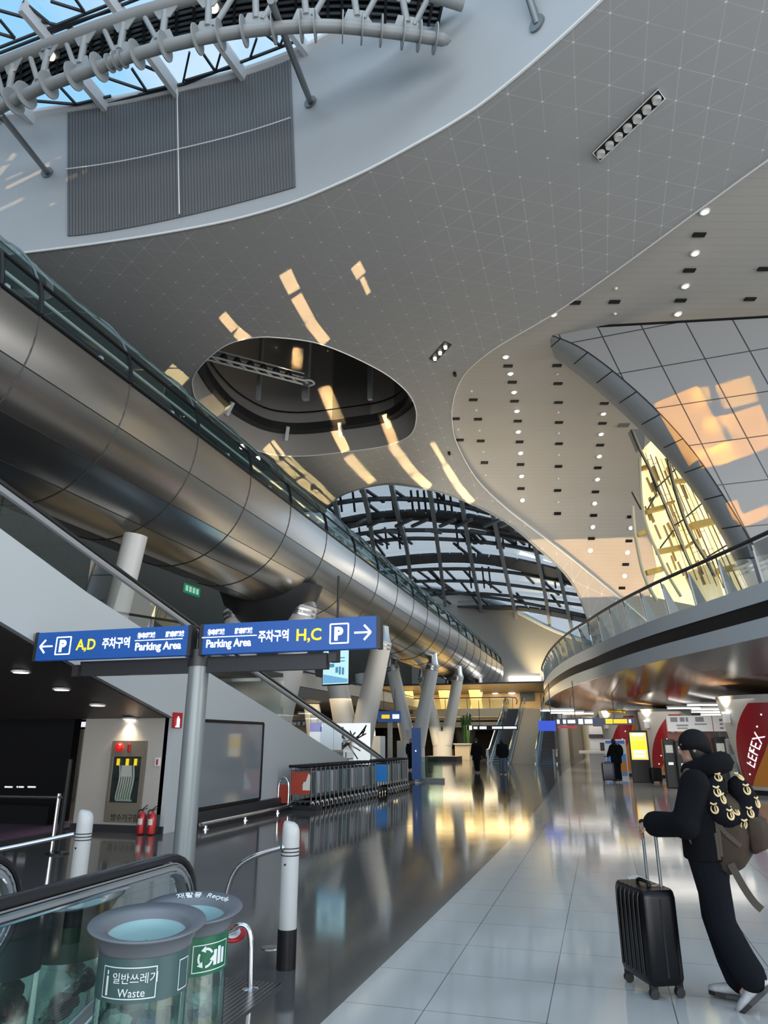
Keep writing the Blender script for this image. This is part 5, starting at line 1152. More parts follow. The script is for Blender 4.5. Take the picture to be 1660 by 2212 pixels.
cone(1356, 1676, .75, 1.05, 'flared column with a red banner right of the white counter', False, (-165, -95))
# yellow kiosk
k0 = onZ(1389, 1690, 0); kt = thing('information_kiosk', 'black standing kiosk with a bright yellow screen', 'kiosk', k0); zk = onY(1385, 1578, k0.y).z; wk = onY(1411, 1690, k0.y).x - onY(1369, 1690, k0.y).x
mb = MB(); mb.box((k0.x, k0.y, zk / 2), (wk, .3, zk), R(4)); mb.build('body', M['black'], kt, bev=.015); zs0 = onY(1385, 1642, k0.y).z; mb = MB(); mb.box((k0.x, k0.y - .16, (zk + zs0) / 2 - .03), (wk * .86, .02, zk - zs0 - .1), R(4)); s_ = mb.build('screen', mat('yellow_screen', (.9, .6, .1), .4, emit=(1, .62, .16), es=1.05), kt)
mb = MB(); mb.box((k0.x, k0.y - .175, (zk + zs0) / 2), (wk * .8, .01, (zk - zs0) * .28), R(4)); mb.build('yellow_band', mat('screen_band', (.9, .7, .02), .4, emit=(1, .72, .02), es=.95), s_)
mb = MB()
for v in (.36, -.22, -.36): mb.box((k0.x, k0.y - .175, (zk + zs0) / 2 + v * (zk - zs0)), (wk * .62, .01, (zk - zs0) * .1), R(4))
mb.build('text_block', M['sign_white'], s_)
# white counter + back board
ct = thing('service_counter', 'white service counter with a ledge under the overhead sign', 'counter', onZ(1300, 1663, 0)); p0, p1 = onZ(1278, 1663, 0), onZ(1322, 1663, 0); Y = (p0.y + p1.y) / 2; xx0, xx1 = onY(1276, 1660, Y).x, onY(1330, 1660, Y).x; zt = onY(1300, 1627, Y).z
mb = MB(); mb.box(((xx0 + xx1) / 2, Y + .6, zt / 2), (xx1 - xx0, 1.2, zt)); mb.build('body', M['white'], ct); mb = MB(); mb.box(((xx0 + xx1) / 2 - .2, Y + .45, zt + .05), (xx1 - xx0 + .7, 1.5, .14)); mb.build('ledge', M['trim'], ct)
mb = MB(); zz = onY(1300, 1568, Y).z; mb.box(((xx0 + xx1) / 2 + .1, Y + 1.6, zz / 2), (xx1 - xx0, .3, zz)); mb.build('back_panel', M['white'], ct); mb = MB(); z1_ = onY(1300, 1590, Y).z; mb.box(((xx0 + xx1) / 2 + .1, Y + 1.4, z1_), (xx1 - xx0 + .1, .12, .22)); mb.build('fascia_stripe', M['dark'], ct)
mb = MB(); mb.box((xx0 + .9, Y + .5, zt + .35), (.5, .3, .45)); mb.build('monitor', M['dark'], ct)
wb_ = thing('display_board', 'blue and white standing display board behind the waiting traveller', 'display board', onZ(1334, 1684, 0)); q = onZ(1334, 1684, 0) + Vector((0, .8, 0)); x0_, x1_ = onY(1311, 1660, q.y).x, onY(1358, 1660, q.y).x; zt = onY(1334, 1597, q.y).z
mb = MB(); mb.box(((x0_ + x1_) / 2, q.y, zt / 2), (x1_ - x0_, .12, zt)); mb.build('board', M['white'], wb_); mb = MB(); mb.box(((x0_ + x1_) / 2, q.y - .07, zt * .35), (x1_ - x0_ - .1, .02, zt * .55)); mb.build('blue_print', mat('sky_blue_print', (.03, .15, .45), .4, emit=(.03, .16, .45), es=.25), wb_); mb = MB(); mb.box(((x0_ + x1_) / 2, q.y - .07, zt * .93), (x1_ - x0_ - .1, .02, zt * .07)); mb.build('blue_header', M['blue'], wb_); mb = MB(); mb.box((x1_ - .25, q.y - .085, zt * .3), (.4, .02, zt * .3)); mb.build('orange_print', mat('orange_print', (.5, .2, .04), .4), wb_)
# big white notice board and the machines below it
nb = thing('notice_board', 'wide white printed header board above the dark machines', 'notice board', onY(1505, 1570, 29)); a, b = onY(1442, 1570, 29), onY(1571, 1570, 29); zt = onY(1500, 1546, 29).z; z0 = onY(1500, 1580, 29).z
mb = MB(); mb.box(((a.x + b.x) / 2, 29, (zt + z0) / 2), (b.x - a.x, .4, zt - z0)); mb.build('board', mat('white_lit_board', (.7, .7, .7), .4, emit=(.8, .8, .8), es=.18), nb); mb = MB()
W = b.x - a.x; rr = random.Random(5)
for f, w_, dz, hh_ in [(.12, .12, .25, .3), (.26, .08, .25, .28), (.34, .04, .25, .28), (.55, .14, .25, .3), (.25, .2, -.12, .1), (.56, .2, -.05, .08), (.25, .18, -.3, .08), (.9, .05, .2, .15), (.9, .05, -.05, .1), (.9, .06, -.3, .1)]: mb.box((a.x + W * f, 28.79, (zt + z0) / 2 + dz * (zt - z0)), (W * w_, .01, (zt - z0) * hh_))
mb.build('print', mat('grey_print', (.3, .32, .35), .5), nb); mb = MB(); mb.box((a.x + W * .76, 28.79, (zt + z0) / 2), (.02, .01, zt - z0)); mb.build('red_line', M['red'], nb)
mb = MB(); mb.box(((a.x + b.x) / 2 - .3, 29.2, z0 - .22), (W * .72, .3, .36)); mb.build('red_brown_band', mat('red_brown_board', (.22, .06, .03), .45), nb); mb = MB(); mb.box((a.x + .2, 29.3, z0 / 2), (.1, .1, z0)); mb.box((b.x - .2, 29.3, z0 / 2), (.1, .1, z0)); mb.build('leg', M['midgrey'], nb)
for k, (l_, r_, yt_, yb_, lab) in enumerate([(1436, 1462, 1597, 1690, 'dark self service machine left of the capped traveller'), (1462, 1492, 1600, 1692, 'second dark self service machine beside the capped traveller'), (1546, 1574, 1592, 1700, 'dark tall machine right of the capped traveller'), (1574, 1592, 1596, 1700, 'narrow grey printed stand next to the flared column at the right edge')]):
    p = onY((l_ + r_) / 2, yb_, 28.2 - k * .3); Y = 28.2 - k * .3; x0_, x1_ = onY(l_, 1650, Y).x, onY(r_, 1650, Y).x; zt = onY(l_, yt_, Y).z
    t = thing('service_machine', lab, 'machine', ((x0_ + x1_) / 2, Y, 0), 'machines in the ground hall'); mb = MB(); mb.box(((x0_ + x1_) / 2, Y, zt / 2), (x1_ - x0_, .5, zt)); mb.build('cabinet', M['black'] if k < 3 else M['grey'], t, bev=.03)
    mb = MB(); mb.box(((x0_ + x1_) / 2, Y - .26, zt * .8), ((x1_ - x0_) * .6, .02, zt * .16)); mb.build('screen', M['midgrey'] if k % 2 else mat('dim_screen', (.3, .3, .28), .3, emit=(.5, .5, .45), es=.3), t)
    mb = MB(); mb.box(((x0_ + x1_) / 2, Y - .27, zt * .5), ((x1_ - x0_) * .4, .02, zt * .05)); mb.build('slot', M['brushed'], t)
# lamps and clutter on the ground ceiling
for k, (x, y, w_, Y) in enumerate([(1478, 1530, 1.3, 27), (1526, 1523, 1.35, 25), (1520, 1538, 1.5, 31), (1575, 1538, 1.3, 29), (1541, 1544, 1.2, 34), (1375, 1546, 1.4, 38), (1352, 1549, 1.0, 40), (1250, 1542, 1.5, 50), (1225, 1540, 1.6, 46), (1205, 1535, 1.5, 44)]):
    p = onZ(x, y, ZC - .06); p = p if p.y < 62 else onY(x, y, 50); t = thing('ceiling_lamp', 'white tube lamp on the ground hall ceiling, %s from the near right' % ORD[k], 'ceiling lamp', p, 'tube lamps in the ground hall')
    mb = MB(); mb.box(p, (w_, .1, .05)); mb.build('tube', M['lampsoft'], t, bev=.015); mb = MB(); mb.box(p + Vector((0, 0, .07)), (w_ * 1.05, .22, .06)); mb.build('fitting', M['midgrey'], t)
p = onZ(1332, 1535, ZC - .1); p = p if p.y < 60 else onY(1332, 1535, 40); yt = thing('yellow_ornament', 'yellow ornament hanging above the overhead sign', 'ornament', p); mb = MB(); rr = random.Random(2)
for k in range(14): mb.ell(p + Vector((rr.uniform(-.35, .35), rr.uniform(-.1, .1), rr.uniform(-.1, .06))), (rr.uniform(.06, .14), .06, rr.uniform(.03, .07)), 8)
mb.build('body', mat('yellow_petal', (.6, .38, .01), .4), yt, smooth=True)
for x, y in ((3, 26), (1.5, 34), (4.5, 33), (-1, 44)): panel_lamp('ground_ceiling_panel', x, y, ZC - .12, 70, (1, .93, .82), 4, 3)
# ================================================================= NEAR MOVING WALK (bottom left)
nw = thing('moving_walk', 'near moving walk end with black handrails at the bottom left corner', 'moving walk', (-2.9, 2, 0))
def loopside(X, yn, name):
    zt, r = .965, .29; mb = MB(); zb_ = .25
    path = [Vector((X, -3.5, zt - .02))] + [Vector((X, -3.5 + (yn + 3.5) * i / 5, zt)) for i in range(1, 6)]
    arc = [Vector((X, yn + r * math.sin(R(a)), zt - r + r * math.cos(R(a)))) for a in range(12, 181, 12)]
    back_ = [Vector((X, y, zt - 2 * r)) for y in (yn - .12, yn - .35)] + [Vector((X, yn - .7, zt - 2 * r - .12))]
    pts = path + arc + back_
    def off(k, dx=0): # inset copy of the loop
        o = [Vector((X + dx, p.y, p.z - k)) for p in path]; o += [Vector((X + dx, yn + (r - k) * math.sin(R(a)), zt - r + (r - k) * math.cos(R(a)))) for a in range(12, 181, 12)]; o += [Vector((X + dx, p.y, p.z + k)) for p in back_]; return o
    mb = MB(); P_ = pts
    ring = [(-.042, .0), (-.038, .018), (-.015, .026), (.015, .026), (.038, .018), (.042, .0), (.03, -.012), (-.03, -.012)]
    rows = []
    for dx, k in ring: rows.append(off(-k, dx))
    mb.loft([[rows[j][i] for j in range(len(ring))] for i in range(len(P_))]); mb.build('handrail', M['rubber'], nw, smooth=True)
    mb = MB(); mb.loft([off(.02, -.03), off(.075, -.034), off(.08, .034), off(.02, .03)], cap=False, closed=False); mb.build('rail_profile', mat('satin_grey_profile', (.36, .37, .38), .3, .6), nw, smooth=True)
    mb = MB(); mb.tube(off(.034, .036), .007, 6); mb.tube(off(.034, -.036), .007, 6); mb.tube(off(.07, .037), .010, 6); mb.tube(off(.07, -.037), .010, 6); mb.build('bright_strip', M['chrome'], nw)
    ys = [-3.5, -1.2, .6, 2.35, yn + .02]
    for i in range(4):
        mb = MB(); a, b = ys[i] + .004, ys[i + 1] - .004
        if i < 3: mb.poly([(X, a, .1), (X, b, .1), (X, b, zt - .07), (X, a, zt - .07)])
        else: mb.poly([(X, a, .1), (X, yn - .3, .1)] + [Vector((X, yn + (r - .07) * math.sin(R(t)), zt - r + (r - .07) * math.cos(R(t)))) for t in range(180, -1, -15)] + [(X, a, zt - .07)])
        mb.build('glass_pane', M['glass'], nw)
    mb = MB(); mb.box((X, (yn - 3.6) / 2, .06), (.1, yn + 3.4, .12)); mb.build('base_skirt', M['dark'], nw)
loopside(-2.41, 3.80, 'a'); loopside(-3.40, 3.50, 'b')
mb = MB(); mb.box((-2.9, .2, .015), (.88, 7.4, .03)); mb.build('pallet_deck', M['midgrey'], nw)
pm = mat('ribbed_landing_plate', (.33, .33, .33), .35, .7); n = NT(pm); n.color(n.mix(n.line(n.axis(0), .035, .014), (.17, .17, .17), (.05, .05, .05)))
mb = MB(); mb.box((-2.85, 4.62, .006), (1.2, 1.0, .012)); mb.build('landing_plate', pm, nw)
# ================================================================= BOLLARDS AND CHROME RAILS
def bollard(p, lab, h=1.0):
    t = thing('bollard', lab, 'bollard', p, 'white and black bollards'); r = .068
    mb = MB(); mb.lathe(p, [(r + .004, 0), (r + .004, .26)], 24); mb.build('black_base', M['black'], t, smooth=True)
    mb = MB(); rings = []
    for z in [.26, h - .16, h - .1]: rings.append([p + Vector((r * math.cos(a * math.pi / 12), r * math.sin(a * math.pi / 12), z)) for a in range(24)])
    for k, z in ((.97, h - .06), (.85, h - .03), (.62, h - .01), (.2, h)): rings.append([p + Vector((-r * (1 - k) * .75 + r * k * math.cos(a * math.pi / 12), r * k * math.sin(a * math.pi / 12), z)) for a in range(24)])
    mb.loft(rings); mb.build('white_post', mat('bollard_white', (.47, .48, .48), .4), t, smooth=True)
    mb = MB()
    for z in (h - .19, h - .215, h - .24): mb.lathe(p + Vector((0, 0, z)), [(r + .002, -.004), (r + .006, 0), (r + .002, .004)], 24)
    mb.build('rail_clamp', M['dark'], t, smooth=True); mb = MB(); mb.lathe(p + Vector((-.01, -r, h - .3)), [(.008, 0), (.008, .004)], 8, axis=(0, -1, 0)); mb.build('key_hole', M['black'], t); return t
b1 = onZ(618, 2092, 0); b2 = onZ(152, 2035, 0)
bollard(b1, 'white bollard with black base right of the recycling bin'); bollard(b2, 'white bollard with black base behind the near moving walk glass', 1.02)
hr = thing('guard_rail', 'thin chrome rail bending down from the right bollard', 'rail', (b1.x - .3, b1.y - .1, 0)); Yr = b1.y - .03
pts = [onY(x, y, Yr) for x, y in [(608, 1831), (575, 1841), (545, 1852), (520, 1868), (503, 1892), (492, 1925), (484, 1965), (481, 2010)]]; pts.append(Vector((pts[-1].x, Yr, 0)))
mb = MB(); mb.tube(smooth_path(pts, 5), .019, 10); mb.build('rail', M['chrome'], hr, smooth=True); mb = MB(); mb.lathe((pts[0].x + .03, Yr, pts[0].z), [(.035, -.01), (.035, .03)], 12, axis=(1, 0, 0)); mb.lathe((pts[-1].x, Yr, 0), [(.05, 0), (.05, .012)], 14); mb.build('fixing', M['chrome'], hr)
hr = thing('guard_rail', 'chrome rail running left from the bollard behind the near moving walk', 'rail', (b2.x - 1, b2.y, 0)); pl = onY(160, 1802, b2.y + .02); a_ = Vector((pl.x, pl.y, pl.z)); e_ = onY(-40, 1842, b2.y - .3)
mb = MB(); mb.tube(smooth_path([a_, e_, e_ + Vector((-.3, -.05, 0)), e_ + Vector((-.4, -.05, -.2)), Vector((e_.x - .4, e_.y - .05, 0))], 5), .019, 10); mb.build('rail', M['chrome'], hr, smooth=True)
ur = thing('u_rail', 'low bent chrome hoop with a red and white plate behind the recycling bin', 'rail', onZ(541, 2140, 0)); Yu = onZ(541, 2140, 0).y
up_ = [onY(x, y, Yu) for x, y in [(541, 2140), (542, 2060), (541, 2022), (533, 2002), (518, 1999), (503, 2010), (490, 2014), (470, 2004)]]; up_.append(Vector((up_[-1].x - .05, Yu + .02, 0)))
mb = MB(); mb.tube(smooth_path(up_, 5), .02, 10); mb.build('hoop', M['chrome'], ur, smooth=True); mb = MB(); mb.lathe(up_[0], [(.055, 0), (.055, .012), (.02, .02)], 16); mb.build('foot_flange', M['chrome'], ur)
c = onY(505, 2018, Yu + .02); mb = MB(); mb.lathe(c, [(.085, -.005), (.085, .005)], 22, axis=(.1, -.5, 1), sy=.9); mb.build('red_plate', M['red'], ur); mb = MB(); mb.lathe(c + Vector((0, -.004, .007)), [(.05, 0), (.05, .003)], 18, axis=(.1, -.5, 1)); mb.build('white_disc', M['white'], ur)
mb = MB(); p = onZ(584, 2048, 0); mb.lathe(p, [(.07, 0), (.07, .006), (.05, .01)], 18); tag(mb.build('floor_stud', M['brushed']), 'round metal floor stud between the hoop and the right bollard', 'floor stud')
br2 = thing('barrier_post', 'thin black barrier post with chrome rail before the black hoarding', 'barrier', onY(138, 1745, 9.5)); q = onY(138, 1745, 9.5)
mb = MB(); mb.tube([(q.x, 9.5, 0), (q.x, 9.5, onY(148, 1560, 9.5).z - .55)], .035, 10); mb.lathe((q.x, 9.5, 0), [(.16, 0), (.16, .02), (.04, .04)], 16); mb.build('post', M['black'], br2); mb = MB(); z = onY(138, 1722, 9.5).z; mb.tube([(q.x, 9.5, z), (q.x - 3, 9.4, z - .02)], .025, 10); mb.build('rail', M['chrome'], br2, smooth=True); mb = MB(); z = onY(138, 1722, 9.5).z; mb.tube([(q.x - .12, 9.5, 0), (q.x - .12, 9.5, z + .05)], .03, 10); mb.build('rail_post', M['chrome'], br2, smooth=True)
# ================================================================= RECYCLING BINS
rimm = mat('dark_grey_rim', (.14, .15, .17), .38)
def arc_text(mb, s, c, r, z, size, a0, da, mi=0):         # lettering bent round a cylinder, centred on angle a0
    tmp = MB(); w_ = text_into(tmp, s, (0, 0, 0), (1, 0, 0), (0, 1, 0), size, .003); 
    vs = []
    for v in tmp.v:
        a = a0 + (v.x - w_ / 2) / r; rr_ = r + v.z; vs.append(Vector((c.x + rr_ * math.cos(a), c.y + rr_ * math.sin(a), z + v.y)))
    mb.add(vs, tmp.f)
def recycle_bin(c, H_, lab, green, k):
    t = thing('recycling_bin', lab, 'bin', c, 'round clear litter bins'); ro, ri, rb = .25, .172, .19; am = math.atan2(-c.y, -c.x)
    mb = MB(); mb.lathe(c, [(ri - .012, H_ - .10), (ri, H_ - .022), (ro, H_), (ro + .004, H_ - .006), (ro - .02, H_ - .018), (rb + .008, H_ - .075), (rb + .006, H_ - .1), (rb - .004, H_ - .1), (ri - .015, H_ - .11)], 56)
    vd = Vector((c.x, c.y, 0)).normalized()
    for v in mb.v:
        if v.z > H_ - .08: v.z += .10 * (v - c).dot(vd)
    mb.build('rim', rimm, t, smooth='all')
    bm_ = mat('teal_grey_band' if not green else 'green_band', (.05, .10, .10) if not green else (.008, .12, .055), .35); mb = MB(); mb.lathe(c, [(rb + .003, H_ - .26), (rb + .003, H_ - .1)], 48); mb.f = [f for f in mb.f if len(f) == 4]; mb.m = mb.m[:len(mb.f)]; mb.build('label_band', bm_, t, smooth='all')
    mb = MB(); mb.lathe(c, [(rb, .06), (rb, H_ - .1)], 48); mb.f = [f for f in mb.f if len(f) == 4]; mb.m = mb.m[:len(mb.f)]; mb.build('clear_body', M['binglass'], t, smooth='all')
    mb = MB(); mb.lathe(c, [(rb + .02, 0), (rb + .02, .05), (rb - .01, .07)], 40); mb.build('foot_ring', rimm, t, smooth=True)
    mb = MB(); lp = [c + Vector((ri * .97 * math.cos(i * .1309), ri * .97 * math.sin(i * .1309), 0)) for i in range(48)]
    mb.loft([[p + Vector((0, 0, H_ - .06)) for p in lp], [c.lerp(p, 1.0) + Vector((0, 0, H_ - .2)) for p in lp], [c.lerp(p, .96) + Vector((.008 * math.sin(i * 1.7), 0, H_ - .45)) for i, p in enumerate(lp)], [c.lerp(p, .9) + Vector((0, 0, .12)) for p in lp]], cap=False); mb.build('liner_bag', glass('liner_film', (.80, .92, .90), .10, .25), t, smooth='all')
    mb = MB(); mb.loft([[c + (p - c) * k_ + Vector((0, 0, H_ - z_ + .10 * (p - c).dot(Vector((c.x, c.y, 0)).normalized()) * k_)) for p in lp] for k_, z_ in ((1.0, .045), (.9, .062), (.6, .072), (.2, .075), (.02, .075))], cap=False); mb.build('liner_top', mat('pale_teal_liner', (.24, .38, .39), .35), t, smooth='all')
    rr = random.Random(4 + k); cols = [(.02, .05, .12), (.16, .08, .03), (.4, .42, .43), (.08, .1, .08), (.3, .2, .1)]
    for i in range(10):
        a = rr.random() * 6.28; q = c + Vector((.1 * math.cos(a), .1 * math.sin(a), .14 + .034 * i + (.1 if not green else 0))); mb = MB(); mb.ell(q, (rr.uniform(.05, .08), rr.uniform(.04, .07), rr.uniform(.03, .06)), 9, Matrix.Rotation(rr.random() * 3, 3, 'X'))
        for v in mb.v: v += Vector((rr.uniform(-.008, .008), rr.uniform(-.008, .008), rr.uniform(-.008, .008)))
        mb.build('crumpled_litter', mat('litter_%d' % i, cols[i % 5], .5), t)
    wb = MB(); R_ = rb + .005
    def strip(a0, a1, z0, z1, w_=.004):
        for (s0, s1, y0, y1) in ((a0, a1, z0, z0 + w_), (a0, a1, z1 - w_, z1)):
            wb.loft([[Vector((c.x + R_ * math.cos(s0 + (s1 - s0) * i / 12), c.y + R_ * math.sin(s0 + (s1 - s0) * i / 12), y)) for i in range(13)] for y in (y0, y1)], cap=False, closed=False)
        for s in (a0, a1): wb.loft([[Vector((c.x + R_ * math.cos(s + d), c.y + R_ * math.sin(s + d), y)) for d in (-.01, .01)] for y in (z0, z1)], cap=False, closed=False)
    if not green:
        strip(am - .93, am + .28, H_ - .245, H_ - .13); arc_text(wb, '일반쓰레기', c, R_, H_ - .185, .042, am - .18, 0); arc_text(wb, 'Waste', c, R_, H_ - .235, .042, am - .22, 0)
        for (z0, z1, w_) in ((H_ - .235, H_ - .165, .03), (H_ - .16, H_ - .145, .02)):
            a = am - .8; wb.loft([[Vector((c.x + R_ * math.cos(a + d), c.y + R_ * math.sin(a + d), y)) for d in (-w_, w_)] for y in (z0, z1)], cap=False, closed=False)
        strip(am + .85, am + 1.2, H_ - .245, H_ - .13)
    else:
        strip(am + .12, am + 1.15, H_ - .245, H_ - .13)
        for q in range(3):                               # three chasing arrows
            a = q * 2.094 + .5; pts = []; hb = a + 1.5
            for j in range(5): b = a + j * .28; pts.append((.032 * math.cos(b), .032 * math.sin(b)))
            for (x0, y0), (x1, y1) in zip(pts, pts[1:]):
                P4 = []
                for (xx, yy) in ((x0, y0), (x1, y1), (x1 * 1.32, y1 * 1.32), (x0 * 1.32, y0 * 1.32)): aa = am + .45 + xx / R_; P4.append(Vector((c.x + R_ * math.cos(aa), c.y + R_ * math.sin(aa), H_ - .187 + yy)))
                wb.poly(P4)
        for q in range(3):
            hb = q * 2.094 + .5 + 1.15; tri = [(.052 * math.cos(hb), .052 * math.sin(hb)), (.022 * math.cos(hb), .022 * math.sin(hb)), (.042 * math.cos(hb + .62), .042 * math.sin(hb + .62))]
            wb.poly([Vector((c.x + (R_ + .001) * math.cos(am + .45 + xx / R_), c.y + (R_ + .001) * math.sin(am + .45 + xx / R_), H_ - .187 + yy)) for xx, yy in tri])
        for j in range(3):
            a = am + .72 + j * .13; wb.loft([[Vector((c.x + R_ * math.cos(a + d), c.y + R_ * math.sin(a + d), y)) for d in (-.05, .05)] for y in (H_ - .225, H_ - .16 + .01 * (j % 2))], cap=False, closed=False)
        tmp = MB(); ww = text_into(tmp, '재활용  Recycle', (0, 0, 0), (1, 0, 0), (0, 1, 0), .05, .002); rm = .212                          # on the far side of the sloping rim, upright to the viewer
        for v in tmp.v:
            a = am + math.pi - .35 - (v.x - ww / 2) / rm; q = rm - .022 + v.y * .95; v.x, v.y, v.z = c.x + q * math.cos(a), c.y + q * math.sin(a), c.z + H_ - .022 + (q - ri) * .283 + .004 + v.z + .10 * (q * math.cos(a) * vd.x + q * math.sin(a) * vd.y)
        wb.add(tmp.v, tmp.f)
    wb.build('lettering', mat('white_print', (.75, .8, .8), .5), t)
w0 = at(320, 1993, 3.1); w0.z = 0; g0 = at(414, 1957, 3.5); g0.z = 0
recycle_bin(w0, .835, 'clear litter bin with grey rim and waste label in front', False, 0); recycle_bin(g0, .805, 'clear recycling bin with green band standing behind the waste bin', True, 1)
# ================================================================= PEOPLE
def tubes_remesh(t, name, m, tubes, ells=(), vox=.014, sm=6, lofts=()):
    mb = MB()
    for pts, rr in tubes:
        pts = [Vector(p) for p in pts]; mb.tube(pts, rr, 14)
        for p, r in zip(pts, rr): mb.ell(p, r * .985, 12)
    for e in ells: mb.ell(*e)
    for l in lofts: mb.loft(l)
    o = mb.build(name, m, t, smooth='all'); md = o.modifiers.new('fuse', 'REMESH'); md.mode = 'VOXEL'; md.voxel_size = vox; md.use_smooth_shade = True
    if sm: s_ = o.modifiers.new('soften', 'SMOOTH'); s_.factor = .5; s_.iterations = sm
    return o
def ringz(cx, cy, z, rx, ry, n=24, tilt=0): return [Vector((cx + rx * math.cos(2 * math.pi * i / n), cy + ry * math.sin(2 * math.pi * i / n), z + tilt * math.sin(2 * math.pi * i / n))) for i in range(n)]
def hand_tubes(w, d, pn, curl=.6, s=1.0):                # palm plus five bent fingers; d points along the fingers, pn out of the palm, thumb on the side
    w = Vector(w); d = Vector(d).normalized(); pn = Vector(pn); pn = (pn - d * pn.dot(d)).normalized(); sd = d.cross(pn); T = []
    T.append(([w, w + d * .05 * s, w + d * .085 * s], [.026 * s, .031 * s, .030 * s])); T.append(([w + sd * .018 * s + d * .02 * s, w + sd * .022 * s + d * .085 * s], [.02 * s, .016 * s])); T.append(([w - sd * .018 * s + d * .02 * s, w - sd * .022 * s + d * .085 * s], [.02 * s, .016 * s]))
    for k, (o_, L_) in enumerate(((-.031, .062), (-.011, .072), (.01, .078), (.03, .07))):
        p = w + d * .085 * s + sd * o_ * s; dd = d; pts = [p]
        for j, f in enumerate((.42, .33, .25)):
            a = curl * (.7 + .5 * j) ; dd = (dd * math.cos(a) + pn * math.sin(a)).normalized(); p = p + dd * L_ * f * s * 1.25; pts.append(p); 
            nd = dd; pn2 = (pn - dd * pn.dot(dd)); pn = pn if pn2.length < 1e-3 else pn
        T.append((pts, [.0098 * s, .0092 * s, .0088 * s, .0075 * s]))
    b = w + d * .03 * s + sd * .03 * s; T.append(([b, b + sd * .028 * s + d * .025 * s + pn * .01 * s, b + sd * .03 * s + d * .058 * s + pn * .03 * s], [.014 * s, .0115 * s, .009 * s])); return T
skin = mat('skin', (.36, .21, .15), .5); skin_d = mat('skin_shade', (.30, .17, .12), .5)
def head_parts(c, f, s=1.0):                             # c head centre, f facing (unit); ellipsoids for skull, jaw, nose, ears, lips
    f = Vector(f).normalized(); sd = f.cross(Vector((0, 0, 1))).normalized(); up = sd.cross(f); Mx = Matrix((sd, f, up)).transposed(); c = Vector(c)
    E = [(c + up * .015 * s, (.074 * s, .092 * s, .108 * s), 18, Mx), (c + f * .03 * s - up * .065 * s, (.052 * s, .058 * s, .052 * s), 14, Mx), (c + f * .098 * s - up * .02 * s, (.012 * s, .018 * s, .022 * s), 10, Mx), (c + f * .085 * s + up * .005 * s, (.009 * s, .014 * s, .028 * s), 10, Mx), (c + f * .083 * s - up * .06 * s, (.022 * s, .01 * s, .009 * s), 10, Mx), (c + f * .075 * s - up * .088 * s, (.02 * s, .016 * s, .016 * s), 10, Mx)]
    for q in (-1, 1): E.append((c + sd * q * .074 * s - up * .01 * s, (.01 * s, .02 * s, .032 * s), 10, Mx)); E.append((c + sd * q * .033 * s + f * .08 * s + up * .028 * s, (.02 * s, .012 * s, .008 * s), 8, Mx))
    return E, Mx, up, sd
